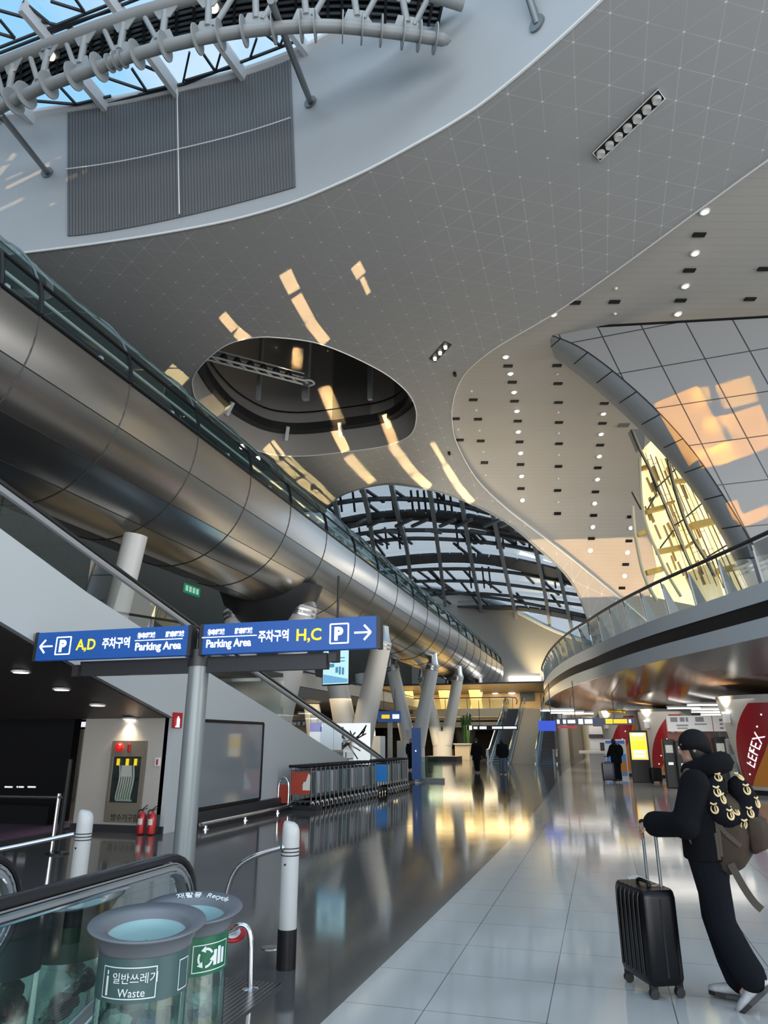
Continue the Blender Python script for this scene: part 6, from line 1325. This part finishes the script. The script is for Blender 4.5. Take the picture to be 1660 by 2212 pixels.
def person(name, lab, loc, rz, J, coat, pants, shoes, hairm, vox, head_f=(0, 1, 0), grp=None, hatm=None, s=1.0, coat_r=(.235, .17), hem=.80, legr=(.10, .085, .085), longhair=False, hands=((.5, None), (.5, None)), sleeve=(.085, .075, .062)):
    t = thing(name, lab, 'person', (0, 0, 0), grp)
    hc = J['head']; E, Mx, up, sd = head_parts(hc, head_f); T = []
    T.append(([J['neck'], Vector(hc) - Vector((0, 0, .06))], [.055, .052])); T.append(([J['pelvis'], J['chest'], J['neck']], [.12, .125, .06]))
    for q, S in ((-1, 'l'), (1, 'r')):
        T.append(([J['sh' + S], J['el' + S], J['wr' + S]], [.05, .04, .027])); T.append(([J['chest'], J['sh' + S]], [.1, .055])); T.append(([J['hip' + S], J['kn' + S], J['an' + S]], [.085, .058, .038])); T.append(([J['an' + S], J['to' + S]], [.03, .018]))
        d = J.get('hd' + S) or (Vector(J['wr' + S]) - Vector(J['el' + S])); pn = J.get('pn' + S) or Vector((-q, .2, -.2)); T += hand_tubes(J['wr' + S], d, pn, J.get('curl' + S, .35))
    tubes_remesh(t, 'body', skin, T, E, vox, 2)
    c = Vector(J['chest']); p = Vector(J['pelvis']); nk = Vector(J['neck']); rx, ry = coat_r; rings = []
    for k, (u, kx, ky) in enumerate(((0, 1.0, 1.05), (.25, 1.0, 1.05), (.5, .98, 1.05), (.75, 1.02, 1.08), (1.0, 1.0, 1.05))):
        q = Vector((p.x, p.y, hem)).lerp(Vector((c.x, c.y, c.z + .04)), u); rings.append(ringz(q.x, q.y, q.z, rx * kx, ry * ky))
    rings.append(ringz((c.x + nk.x) / 2, (c.y + nk.y) / 2, nk.z - .06, rx * .86, ry * .85)); rings.append(ringz(nk.x, nk.y, nk.z + .0, .105, .1)); rings.append(ringz(nk.x, nk.y, nk.z + .05, .085, .085))
    sl = []
    for S in 'lr':
        e = Vector(J['el' + S]); w_ = Vector(J['wr' + S]); sl.append(([Vector(J['sh' + S]) + (c - Vector(J['sh' + S])) * .2, Vector(J['sh' + S]), e, e.lerp(w_, .96)], [sleeve[0], sleeve[0], sleeve[1], sleeve[2]]))
    tubes_remesh(t, 'coat', coat, sl, (), vox, 5, (rings,))
    tr_ = []
    for S in 'lr':
        a = Vector(J['an' + S]); k = Vector(J['kn' + S]); tr_.append(([J['hip' + S], Vector(J['hip' + S]).lerp(k, .5), k, k.lerp(a, .6), a + Vector((0, 0, .03))], [legr[0] + .015, legr[0], legr[1], legr[2], legr[2]]))
    tubes_remesh(t, 'trousers', pants, tr_ + [([J['pelvis'], Vector(J['pelvis']) + Vector((0, 0, .14))], [.14, .14])], (), vox, 5)
    for S in 'lr':
        a = Vector(J['an' + S]); b = Vector(J['to' + S]); d = (b - a); d.z = 0; d.normalize(); lift = Vector(J.get('sole' + S, (0, 0, 0)))
        mb = MB(); heel = a - d * .055; prof = [(-.08, .036, .08), (-.035, .043, .10), (.03, .046, .09), (.09, .05, .065), (.155, .047, .05), (.2, .026, .034)]
        pit = (b.z - (a.z - .06)) / max(.05, (b - a).length); sdv = Vector((d.y, -d.x, 0)); base = a - Vector((0, 0, .085)); rings = []
        tl = J.get('tilt' + S, 0); fw = (d * math.cos(tl) - Vector((0, 0, math.sin(tl)))); uu = (Vector((0, 0, 1)) * math.cos(tl) + d * math.sin(tl)); pv = a - uu * .085
        for x, w_, h_ in prof: rings.append([pv + fw * x + sdv * (w_ * math.cos(2 * math.pi * i / 14)) + uu * (max(0.012, h_ / 2 + h_ / 2 * math.sin(2 * math.pi * i / 14) + .012)) for i in range(14)])
        mb.loft(rings); sh_ = mb.build('shoe', shoes, t, smooth='all')
        mb = MB(); rings = []
        for x, w_, h_ in prof: rings.append([pv + fw * x + sdv * (w_ * 1.06 * sx) + uu * hz_2 for sx, hz_2 in ((-1, 0), (1, 0), (1, .022), (-1, .022))])
        mb.loft(rings); mb.build('sole', M['rubber'] if J.get('dark_sole') else M['offwhite'], sh_)
    hc = Vector(hc); f = Vector(head_f).normalized(); mb = MB()
    if hatm:
        b0 = []; 
        for i in range(9):
            th = math.pi / 2 * i / 8; b0.append([hc + up * (.03 + .098 * math.sin(th)) - f * .008 + sd * (.086 * math.cos(th) * math.cos(a * .2618)) + f * (.105 * math.cos(th) * math.sin(a * .2618)) for a in range(24)])
        low = [hc + up * (-.012 - .05 * max(0, -math.sin(a * .2618))) - f * .012 + sd * (.084 * math.cos(a * .2618)) + f * (.102 * math.sin(a * .2618)) for a in range(24)]
        mb.loft([low] + b0); mb.build('hat', hatm, t, smooth='all'); mb = MB()
    rings = []
    for i in range(8):
        th = math.pi / 2 * i / 7; rings.append([hc + up * (.02 + .106 * math.sin(th)) - f * .01 + sd * (.081 * math.cos(th) * math.cos(a * .2618)) + f * (.096 * math.cos(th) * math.sin(a * .2618)) for a in range(24)])
    low = [hc + up * (.03 if math.sin(a * .2618) > .3 else -.085 if not longhair else -.14) - f * .014 + sd * (.08 * math.cos(a * .2618)) + f * (.088 * math.sin(a * .2618)) for a in range(24)]
    mb.loft([low] + rings); mb.build('hair', hairm, t, smooth='all')
    t.location = loc; t.rotation_euler = (0, 0, rz); WL[t.name] = Vector(loc); return t
black_cloth = mat('black_cloth', (.004, .0045, .006), .95, spec=.15); navy = mat('navy_black_cloth', (.005, .006, .009), .95, spec=.15); denim = mat('blue_denim', (.07, .10, .15), .8); blk_hair = mat('black_hair', (.008, .007, .007), .5)
# --- traveller in the right foreground
pc = onZ(1602, 2172, 0)
J = dict(pelvis=(0, .075, .88), chest=(0, .07, 1.20), neck=(0, .06, 1.39), head=(0, .08, 1.55),
         hipl=(-.085, .075, .86), hipr=(.085, .08, .86), knl=(-.09, .03, .47), anl=(-.10, -.10, .17), tol=(-.10, -.035, .10), knr=(.085, .10, .47), anr=(.085, .0, .10), tor=(.085, .14, .03),
         shl=(-.20, .06, 1.32), ell=(-.275, .14, 1.07), wrl=(-.17, .37, 1.05), shr=(.2, .06, 1.32), elr=(.27, .03, 1.07), wrr=(.25, .03, .84), tiltl=.75, hdl=(.12, .9, -.25), pnl=(.1, -.3, -1), curll=1.0, dark_sole=True)
sneak = mat('grey_sneaker', (.42, .43, .45), .6, noise=.25, nscale=30)
RZ = R(72)
trav = person('person', 'traveller in a black coat and black cap pushing a black suitcase', pc, RZ, J, black_cloth, navy, sneak, blk_hair, .011, head_f=(-.25, 1, -.06), hatm=mat('black_cap', (.004, .004, .005), .8, spec=.2), coat_r=(.225, .15), hem=.84, legr=(.105, .09, .095), longhair=True, sleeve=(.1, .098, .085))
def loc2w(p): p = Vector(p); return Vector((pc.x + p.x * math.cos(RZ) - p.y * math.sin(RZ), pc.y + p.x * math.sin(RZ) + p.y * math.cos(RZ), p.z))
def attach(t, dy=-.065): t.location = loc2w((0, dy, 0)); t.rotation_euler = (0, 0, RZ)
# hood collar as part of the coat
mb = MB(); rings = []
for i in range(24):
    a = 2 * math.pi * i / 24; c_ = Vector((.105 * math.cos(a), .035 + .11 * math.sin(a) - .02, 1.425 - .03 * math.sin(a))); o_ = Vector((math.cos(a), math.sin(a), 0)); r_ = .062 if math.sin(a) > 0 else .075
    rings.append([c_ + (o_ * math.cos(b * .785) + Vector((0, 0, 1)) * math.sin(b * .785)) * r_ for b in range(8)])
mb.loft(rings + rings[:1], cap=False); hd_ = mb.build('hood_collar', black_cloth, None, smooth='all'); hd_.parent = trav
# backpack
brown = mat('brown_canvas', (.052, .037, .027), .85, spec=.2, noise=.2, nscale=25); brn2 = mat('grey_brown_webbing', (.085, .07, .056), .85, spec=.2)
bp = thing('backpack', 'brown canvas backpack on the back of the capped traveller', 'backpack', (0, 0, 0))
mb = MB(); rings = []
for z, rx, y0, y1 in ((.76, .10, .0, .1), (.80, .145, -.07, .1), (.88, .165, -.13, .1), (1.0, .17, -.155, .1), (1.12, .165, -.15, .1), (1.2, .155, -.11, .1), (1.26, .12, -.05, .1)):
    rings.append([Vector((rx * math.copysign(abs(math.cos(a)) ** .6, math.cos(a)), (y0 + y1) / 2 + (y1 - y0) / 2 * math.copysign(abs(math.sin(a)) ** .6, math.sin(a)), z)) for a in [2 * math.pi * i / 24 for i in range(24)]])
mb.loft(rings); mb.build('main_bag', brown, bp, smooth='all')
mb = MB(); rings = []
for z, rx, d in ((.9, .09, .02), (.93, .115, .07), (1.03, .12, .085), (1.1, .115, .075), (1.13, .09, .02)): rings.append([Vector((rx * math.copysign(abs(math.cos(a)) ** .5, math.cos(a)), -.15 - d / 2 + d * .7 * math.copysign(abs(math.sin(a)) ** .5, math.sin(a)), z)) for a in [2 * math.pi * i / 20 for i in range(20)]])
mb.loft(rings); mb.build('front_pocket', brown, bp, smooth='all')
mb = MB(); mb.beam((-.11, -.213, 1.03), (.11, -.213, 1.03), .012, .05, (0, 0, 1)); mb.build('pocket_flap_line', brn2, bp)
for q in (-1, 1):
    mb = MB(); pts = smooth_path([(q * .13, .1, 1.27), (q * .14, .16, 1.395), (q * .15, .2, 1.385), (q * .16, .235, 1.2), (q * .2, .2, 1.0), (q * .175, .1, .86)], 5)
    for i in range(len(pts) - 1): mb.beam(pts[i], pts[i + 1] + (pts[i + 1] - pts[i]) * .1, .05, .012, (q, 0, .3) if i > 12 else (0, .5, 1))
    mb.build('shoulder_strap', brn2, bp)
    mb = MB(); pts = smooth_path([(q * .16, -.02, .84), (q * .19, -.08, .72), (q * .20, -.13, .64), (q * .2, -.17, .60)] if q < 0 else [(q * .165, .0, .9), (q * .2, .02, .8), (q * .2, .03, .72)], 4)
    for i in range(len(pts) - 1): mb.beam(pts[i], pts[i + 1] + (pts[i + 1] - pts[i]) * .08, .045, .008, (1, 0, 0))
    mb.build('hanging_strap', brn2, bp)
mb = MB()
for a, b in (((-.168, .06, 1.14), (-.178, -.02, 1.02)), ((-.178, -.02, 1.02), (-.172, -.1, .95)), ((-.172, .02, 1.2), (-.17, .03, .88)), ((-.178, .045, 1.02), (-.178, .045, .86))): mb.beam(a, b, .028, .008, (1, 0, 0))
mb.build('compression_strap', brn2, bp); attach(bp)
# neck pillow hooked on the pack
pil = thing('neck_pillow', 'black neck pillow with gold fruit print hung on top of the backpack', 'neck pillow', (0, 0, 0))
nc = Vector((-.075, -.10, 1.215)); ax = Vector((-.72, -.64, .22)).normalized(); e1 = ax.cross(Vector((0, 0, 1))).normalized(); e2 = e1.cross(ax); mb = MB(); rings = []
for i in range(33):
    a = R(105) + R(335) * i / 32; c_ = nc + (e1 * math.cos(a) + e2 * math.sin(a)) * .115; ra = (e1 * math.cos(a) + e2 * math.sin(a)); r_ = .074 * (1 if 1 < i < 31 else .82 if i in (1, 31) else .35)
    rings.append([c_ + (ra * math.cos(b * .5236) + ax * math.sin(b * .5236)) * r_ for b in range(12)])
mb.loft(rings); mb.build('cushion', mat('black_plush', (.005, .005, .008), .9, spec=.15), pil, smooth='all')
gmat_ = mat('gold_print', (.70, .55, .28), .4); mb = MB()
for a, b in ((60, 55), (20, 80), (-20, 45), (-55, 85), (-95, 55), (-130, 90), (-170, 60), (150, 95), (120, 50), (0, 110), (-75, 120)):
    a_, b_ = R(a), R(b); ra = e1 * math.cos(a_) + e2 * math.sin(a_); nn = ra * math.cos(b_) + ax * math.sin(b_); c_ = nc + ra * .115 + nn * .075; t1 = nn.cross(Vector((0, 0, 1))).normalized(); t2 = t1.cross(nn)
    lp = [c_ + t1 * .021 * math.cos(k * .5 + 2) + t2 * .026 * math.sin(k * .5 + 2) for k in range(11)]; mb.tube(lp, [.002, .004, .006, .007, .0075, .0075, .007, .006, .005, .003, .002], 6); mb.tube([c_ - t2 * .014 - t1 * .004, c_ + t2 * .016 - t1 * .004], .0042, 5)
    mb.tube([c_ + t2 * .026, c_ + t2 * .036 + t1 * .02], .006, 5); mb.tube([c_ + t2 * .026, c_ + t2 * .036 - t1 * .02], .006, 5)
mb.build('gold_print', gmat_, pil); mb = MB(); mb.tube(smooth_path([nc + e2 * .1, nc + e2 * .15 + ax * -.02, Vector((0, .08, 1.36))], 4), .006, 6); mb.build('cord', M['black'], pil); attach(pil, -.02)
# suitcase
Cc, Rc, Lc = onZ(1411, 2164, 0), onZ(1490, 2163, 0), onZ(1346, 2120, 0); wv = (Lc - Cc).normalized(); sw, sd_ = .43, .26
az = math.atan2(wv.y, wv.x); dv = Vector((math.cos(az - math.pi / 2), math.sin(az - math.pi / 2), 0))
if dv.dot(Rc - Cc) < 0: dv = -dv
ctr = Cc + wv * sw / 2 + dv * sd_ / 2
def suitcase(lab, loc, rz, m, W=.43, D=.26, Hh=.66, handle=.36, ribs=True, sgn=1, tagged=False, grip=True):
    t = thing('suitcase', lab, 'suitcase', (0, 0, 0)); z0 = .075; rings = []
    for z, k in ((0, .82), (.012, .93), (.04, 1), (Hh - .05, 1), (Hh - .015, .94), (Hh, .84)):
        rings.append([Vector(((W / 2 - .012 * (1 - k) * 8) * math.copysign(abs(math.cos(a)) ** .28, math.cos(a)), (D / 2 - .012 * (1 - k) * 8) * math.copysign(abs(math.sin(a)) ** .28, math.sin(a)), z0 + z)) for a in [2 * math.pi * i / 40 + .0785 for i in range(40)]])
    mb = MB(); mb.loft(rings); mb.build('shell', m, t, smooth=True)
    if ribs:
        mb = MB()
        for x in (-.15, -.09, -.03, .03, .09, .15): 
            for s_ in (-1, 1): mb.tube(smooth_path([(x, s_ * (D / 2 - .03), z0 + Hh - .002), (x, s_ * (D / 2 + .001), z0 + Hh - .05), (x, s_ * (D / 2 + .003), z0 + .3), (x, s_ * (D / 2 + .001), z0 + .05)], 3), .007, 8)
        mb.build('ribs', m, t, smooth=True)
    mb = MB(); mb.loft([[Vector((W / 2 + .002, y, z0 + z)) for y in (-.008, .008)] for z in (.05, Hh - .05)], cap=False, closed=False); mb.loft([[Vector((-W / 2 - .002, y, z0 + z)) for y in (-.008, .008)] for z in (.05, Hh - .05)], cap=False, closed=False); mb.build('zip_band', M['black'], t)
    for x in (-1, 1):
        for y in (-1, 1):
            mb = MB(); c_ = Vector((x * (W / 2 - .045), y * (D / 2 - .04), .03)); mb.lathe(c_ + Vector((-.018, 0, 0)), [(.03, 0), (.03, .014)], 16, axis=(1, 0, 0)); mb.lathe(c_ + Vector((.006, 0, 0)), [(.03, 0), (.03, .014)], 16, axis=(1, 0, 0)); wh = mb.build('wheel', M['rubber'], t)
            mb = MB(); mb.box(c_ + Vector((0, 0, .033)), (.03, .05, .04)); mb.build('caster_fork', M['black'], wh, bev=.006)
    yy = sgn * (D / 2 - .045)
    if handle:
        for x in (-.09, .09): mb = MB(); mb.tube([(x, yy, z0 + Hh - .02), (x, yy, z0 + Hh + handle)], .011, 10); mb.build('handle_pole', M['midgrey'], t, smooth=True)
        mb = MB(); mb.tube(smooth_path([(-.09, yy, z0 + Hh + handle), (-.085, yy, z0 + Hh + handle + .02), (.085, yy, z0 + Hh + handle + .02), (.09, yy, z0 + Hh + handle)], 4), .016, 10); mb.build('grip', M['black'], t, smooth=True)
    mb = MB(); mb.tube(smooth_path([(-.08, 0, z0 + Hh), (-.06, 0, z0 + Hh + .025), (.06, 0, z0 + Hh + .025), (.08, 0, z0 + Hh)], 4), .012, 8); mb.build('carry_handle', M['black'], t, smooth=True)
    if tagged:
        mb = MB(); mb.loft([[Vector((-.02, -.07, z0 + Hh + .012)), Vector((.06, -.09, z0 + Hh + .012))], [Vector((0, .02, z0 + Hh + .05)), Vector((.075, .0, z0 + Hh + .05))], [Vector((.02, .09, z0 + Hh + .03)), Vector((.09, .07, z0 + Hh + .035))]], cap=False, closed=False); mb.build('paper_tag', M['offwhite'], t)
        mb = MB(); mb.beam((-.1, -.02, z0 + Hh + .008), (-.06, -.09, z0 + Hh + .01), .03, .004); mb.build('sticker', mat('pink_sticker', (.45, .3, .3), .6), t)
    t.location = loc; t.rotation_euler = (0, 0, rz); return t
gb = mat('glossy_black_shell', (.004, .004, .005), .24, spec=.28)
sgn_ = 1 if (Vector((-math.sin(az), math.cos(az), 0))).dot(dv) > 0 else -1
suitcase('large glossy black ribbed suitcase with paper tag pushed by the capped traveller', (ctr.x, ctr.y, 0), az, gb, sw, sd_, .56, .38, True, sgn_, True)
# --- distant people
def walkpose(st=.12, arm=.1): return dict(pelvis=(0, 0, .9), chest=(0, .01, 1.22), neck=(0, .02, 1.42), head=(0, .04, 1.57), hipl=(-.09, 0, .88), hipr=(.09, 0, .88), knl=(-.09, st * .5 + .02, .48), anl=(-.09, st, .1), tol=(-.09, st + .13, .03), knr=(.09, -st * .2 + .02, .48), anr=(.09, -st, .11), tor=(.09, -st + .12, .03), shl=(-.19, .01, 1.36), ell=(-.25, -.03 - arm * .3, 1.1), wrl=(-.25, .03 - arm, .87), shr=(.19, .01, 1.36), elr=(.25, -.03 + arm * .3, 1.1), wrr=(.25, .05 + arm, .87))
mid_grey = mat('dark_shoe', (.03, .03, .03), .5)
person('person', 'person in long black coat walking before the escalators, left of two', onZ(1032, 1669, 0), R(170), walkpose(.1), black_cloth, black_cloth, mid_grey, blk_hair, .02, hatm=M['black'], hem=.6)
person('person', 'person in black jacket and blue jeans walking to the right escalator', onZ(1088, 1673, 0), R(10), walkpose(.12), navy, denim, mid_grey, blk_hair, .02, hem=.78, longhair=True)
Pq = walkpose(.02); Pq.update(ell=(-.24, .12, 1.1), wrl=(-.15, .3, 1.0), elr=(.24, .12, 1.1), wrr=(.15, .3, 1.02), head=(0, .09, 1.55))
wp = onZ(1337, 1690, 0); person('person', 'dark dressed person with a backpack standing at the blue display board', wp, R(40), Pq, black_cloth, black_cloth, mid_grey, blk_hair, .02, hem=.72)
t = thing('backpack', 'black backpack on the person at the blue display board', 'backpack', (0, 0, 0)); mb = MB(); mb.ell((0, -.24, 1.2), (.17, .12, .25), 14); mb.build('bag', black_cloth, t, smooth=True); mb = MB(); [mb.tube(smooth_path([(q * .1, -.15, 1.4), (q * .11, .0, 1.47), (q * .12, .17, 1.3), (q * .14, .05, 1.0), (q * .14, -.15, 1.0)], 3), .02, 6) for q in (-1, 1)]; mb.build('straps', M['dark'], t); t.location = wp; t.rotation_euler = (0, 0, R(40))
nvy = mat('navy_suitcase_shell', (.012, .016, .035), .3); s1 = onZ(1317, 1690, 0); suitcase('navy upright suitcase left of the person at the blue display board', s1, R(10), nvy, .5, .28, .68, .2)
s2 = onZ(1420, 1692, 0); suitcase('small black suitcase standing right of the yellow screen kiosk', s2, R(15), M['black'], .42, .25, .5, .0)
person('person', 'dark figure half hidden behind the blue banner board', onZ(889, 1664, 0) , R(200), walkpose(.04), black_cloth, black_cloth, mid_grey, blk_hair, .02, hem=.7)
# ================================================================= SUN PATCHES: added narrow area lamps shape warm patches on shell, well and walls
def fill_beam(p0, p1, width, s, dist, E, name, col=WARM):
    s = Vector(s).normalized(); mid_ = (p0 + p1) / 2; al = p1 - p0; ya = al - s * al.dot(s); sy = ya.length; ya.normalize(); za = -s; xa_ = ya.cross(za)
    l = bpy.data.lights.new(name, 'AREA'); l.shape = 'RECTANGLE'; l.size = width; l.size_y = max(.05, sy); l.spread = R(.4); l.energy = E * width * sy; l.color = col
    o = bpy.data.objects.new(name, l); COL.objects.link(o); Mo = Matrix((xa_, ya, za)).transposed().to_4x4(); Mo.translation = mid_ - s * dist; o.matrix_world = Mo
SS = Vector((-.30, .80, .50))
STR = [((480, 680), (507, 712), .38), ((510, 716), (537, 737), .45), ((616, 588), (636, 630), .45), ((640, 640), (668, 690), .42), ((668, 694), (705, 740), .42), ((768, 572), (781, 596), .35), ((782, 600), (797, 634), .16),
       ((722, 938), (748, 975), .5), ((752, 985), (778, 1016), .6), ((780, 1018), (806, 1042), .6), ((845, 962), (866, 985), .5), ((868, 990), (892, 1020), .5), ((895, 1024), (928, 1054), .5), ((934, 955), (960, 1000), .22), ((962, 1006), (985, 1042), .38), ((986, 1046), (1020, 1086), .4),
       ((575, 965), (608, 990), .7), ((612, 992), (650, 1028), 1.0), ((655, 1032), (690, 1062), 1.1), ((690, 1064), (718, 1085), .9), ((362, 798), (398, 828), .8), ((430, 862), (470, 895), .8)]
for a, b, w_ in STR:
    p, q = spt(*a), spt(*b); fill_beam(p, q, w_, SS, 9, 13, 'fill_sun_stripe')
# added lamps for the sun stripes inside the oval well
for a, b, w_ in [((598, 740), (604, 800), .5), ((690, 850), (735, 930), .7), ((835, 905), (852, 958), .5)]:
    pa_, na_ = on_curve(*a, [inset(p, .98, 0) for p in B3[-30:] + B3[:20]]) if False else (spt(*a), None); fill_beam(spt(*a), spt(*b), w_, SS, 9, 11, 'fill_sun_stripe_well')
# patches on the tilted panel wall
SW = (-nV if nV.dot(ORG - P0) > 0 else nV); SW = (SW + Vector((.35, 0, -.05))).normalized()
PW = [((1460, 852), (1530, 985), 1.45), ((1512, 838), (1520, 872), .55), ((1583, 822), (1603, 876), 1.05), ((1602, 886), (1622, 934), 1.15), ((1595, 945), (1616, 984), 1.9), ((1548, 900), (1556, 930), .8), ((1540, 965), (1554, 1003), 1.1), ((1622, 1104), (1636, 1128), 1.0), ((1580, 1083), (1596, 1120), .35)]
for a, b, w_ in PW: fill_beam(pw(*a), pw(*b), w_, SW, 4, 6.5, 'fill_sun_patch', (1, .38, .02))
# glow over the foot of the plank vault
pA, pB = dpt(1230, 1165)[0], dpt(1290, 1290)[0]; fill_beam(pA, pB, 6.0, (.5, .8, .12), 14, 6.0, 'fill_sun_on_planks', (1, .66, .34))
# glints on the lantern wall
for (a, b, w_) in [((10, 352), (20, 356), .9), ((60, 380), (62, 386), 1.6), ((110, 348), (112, 354), .7), ((175, 372), (177, 380), 1.1), ((20, 440), (22, 446), 1.0), ((130, 428), (132, 433), .8), ((30, 378), (31, 382), .6)]:
    p, nr = on_curve(*a, A3); q, _ = on_curve(*b, A3); fill_beam(p, q, w_, (-nr + Vector((0, 0, .1))), 5, 1.8, 'fill_sun_glint')
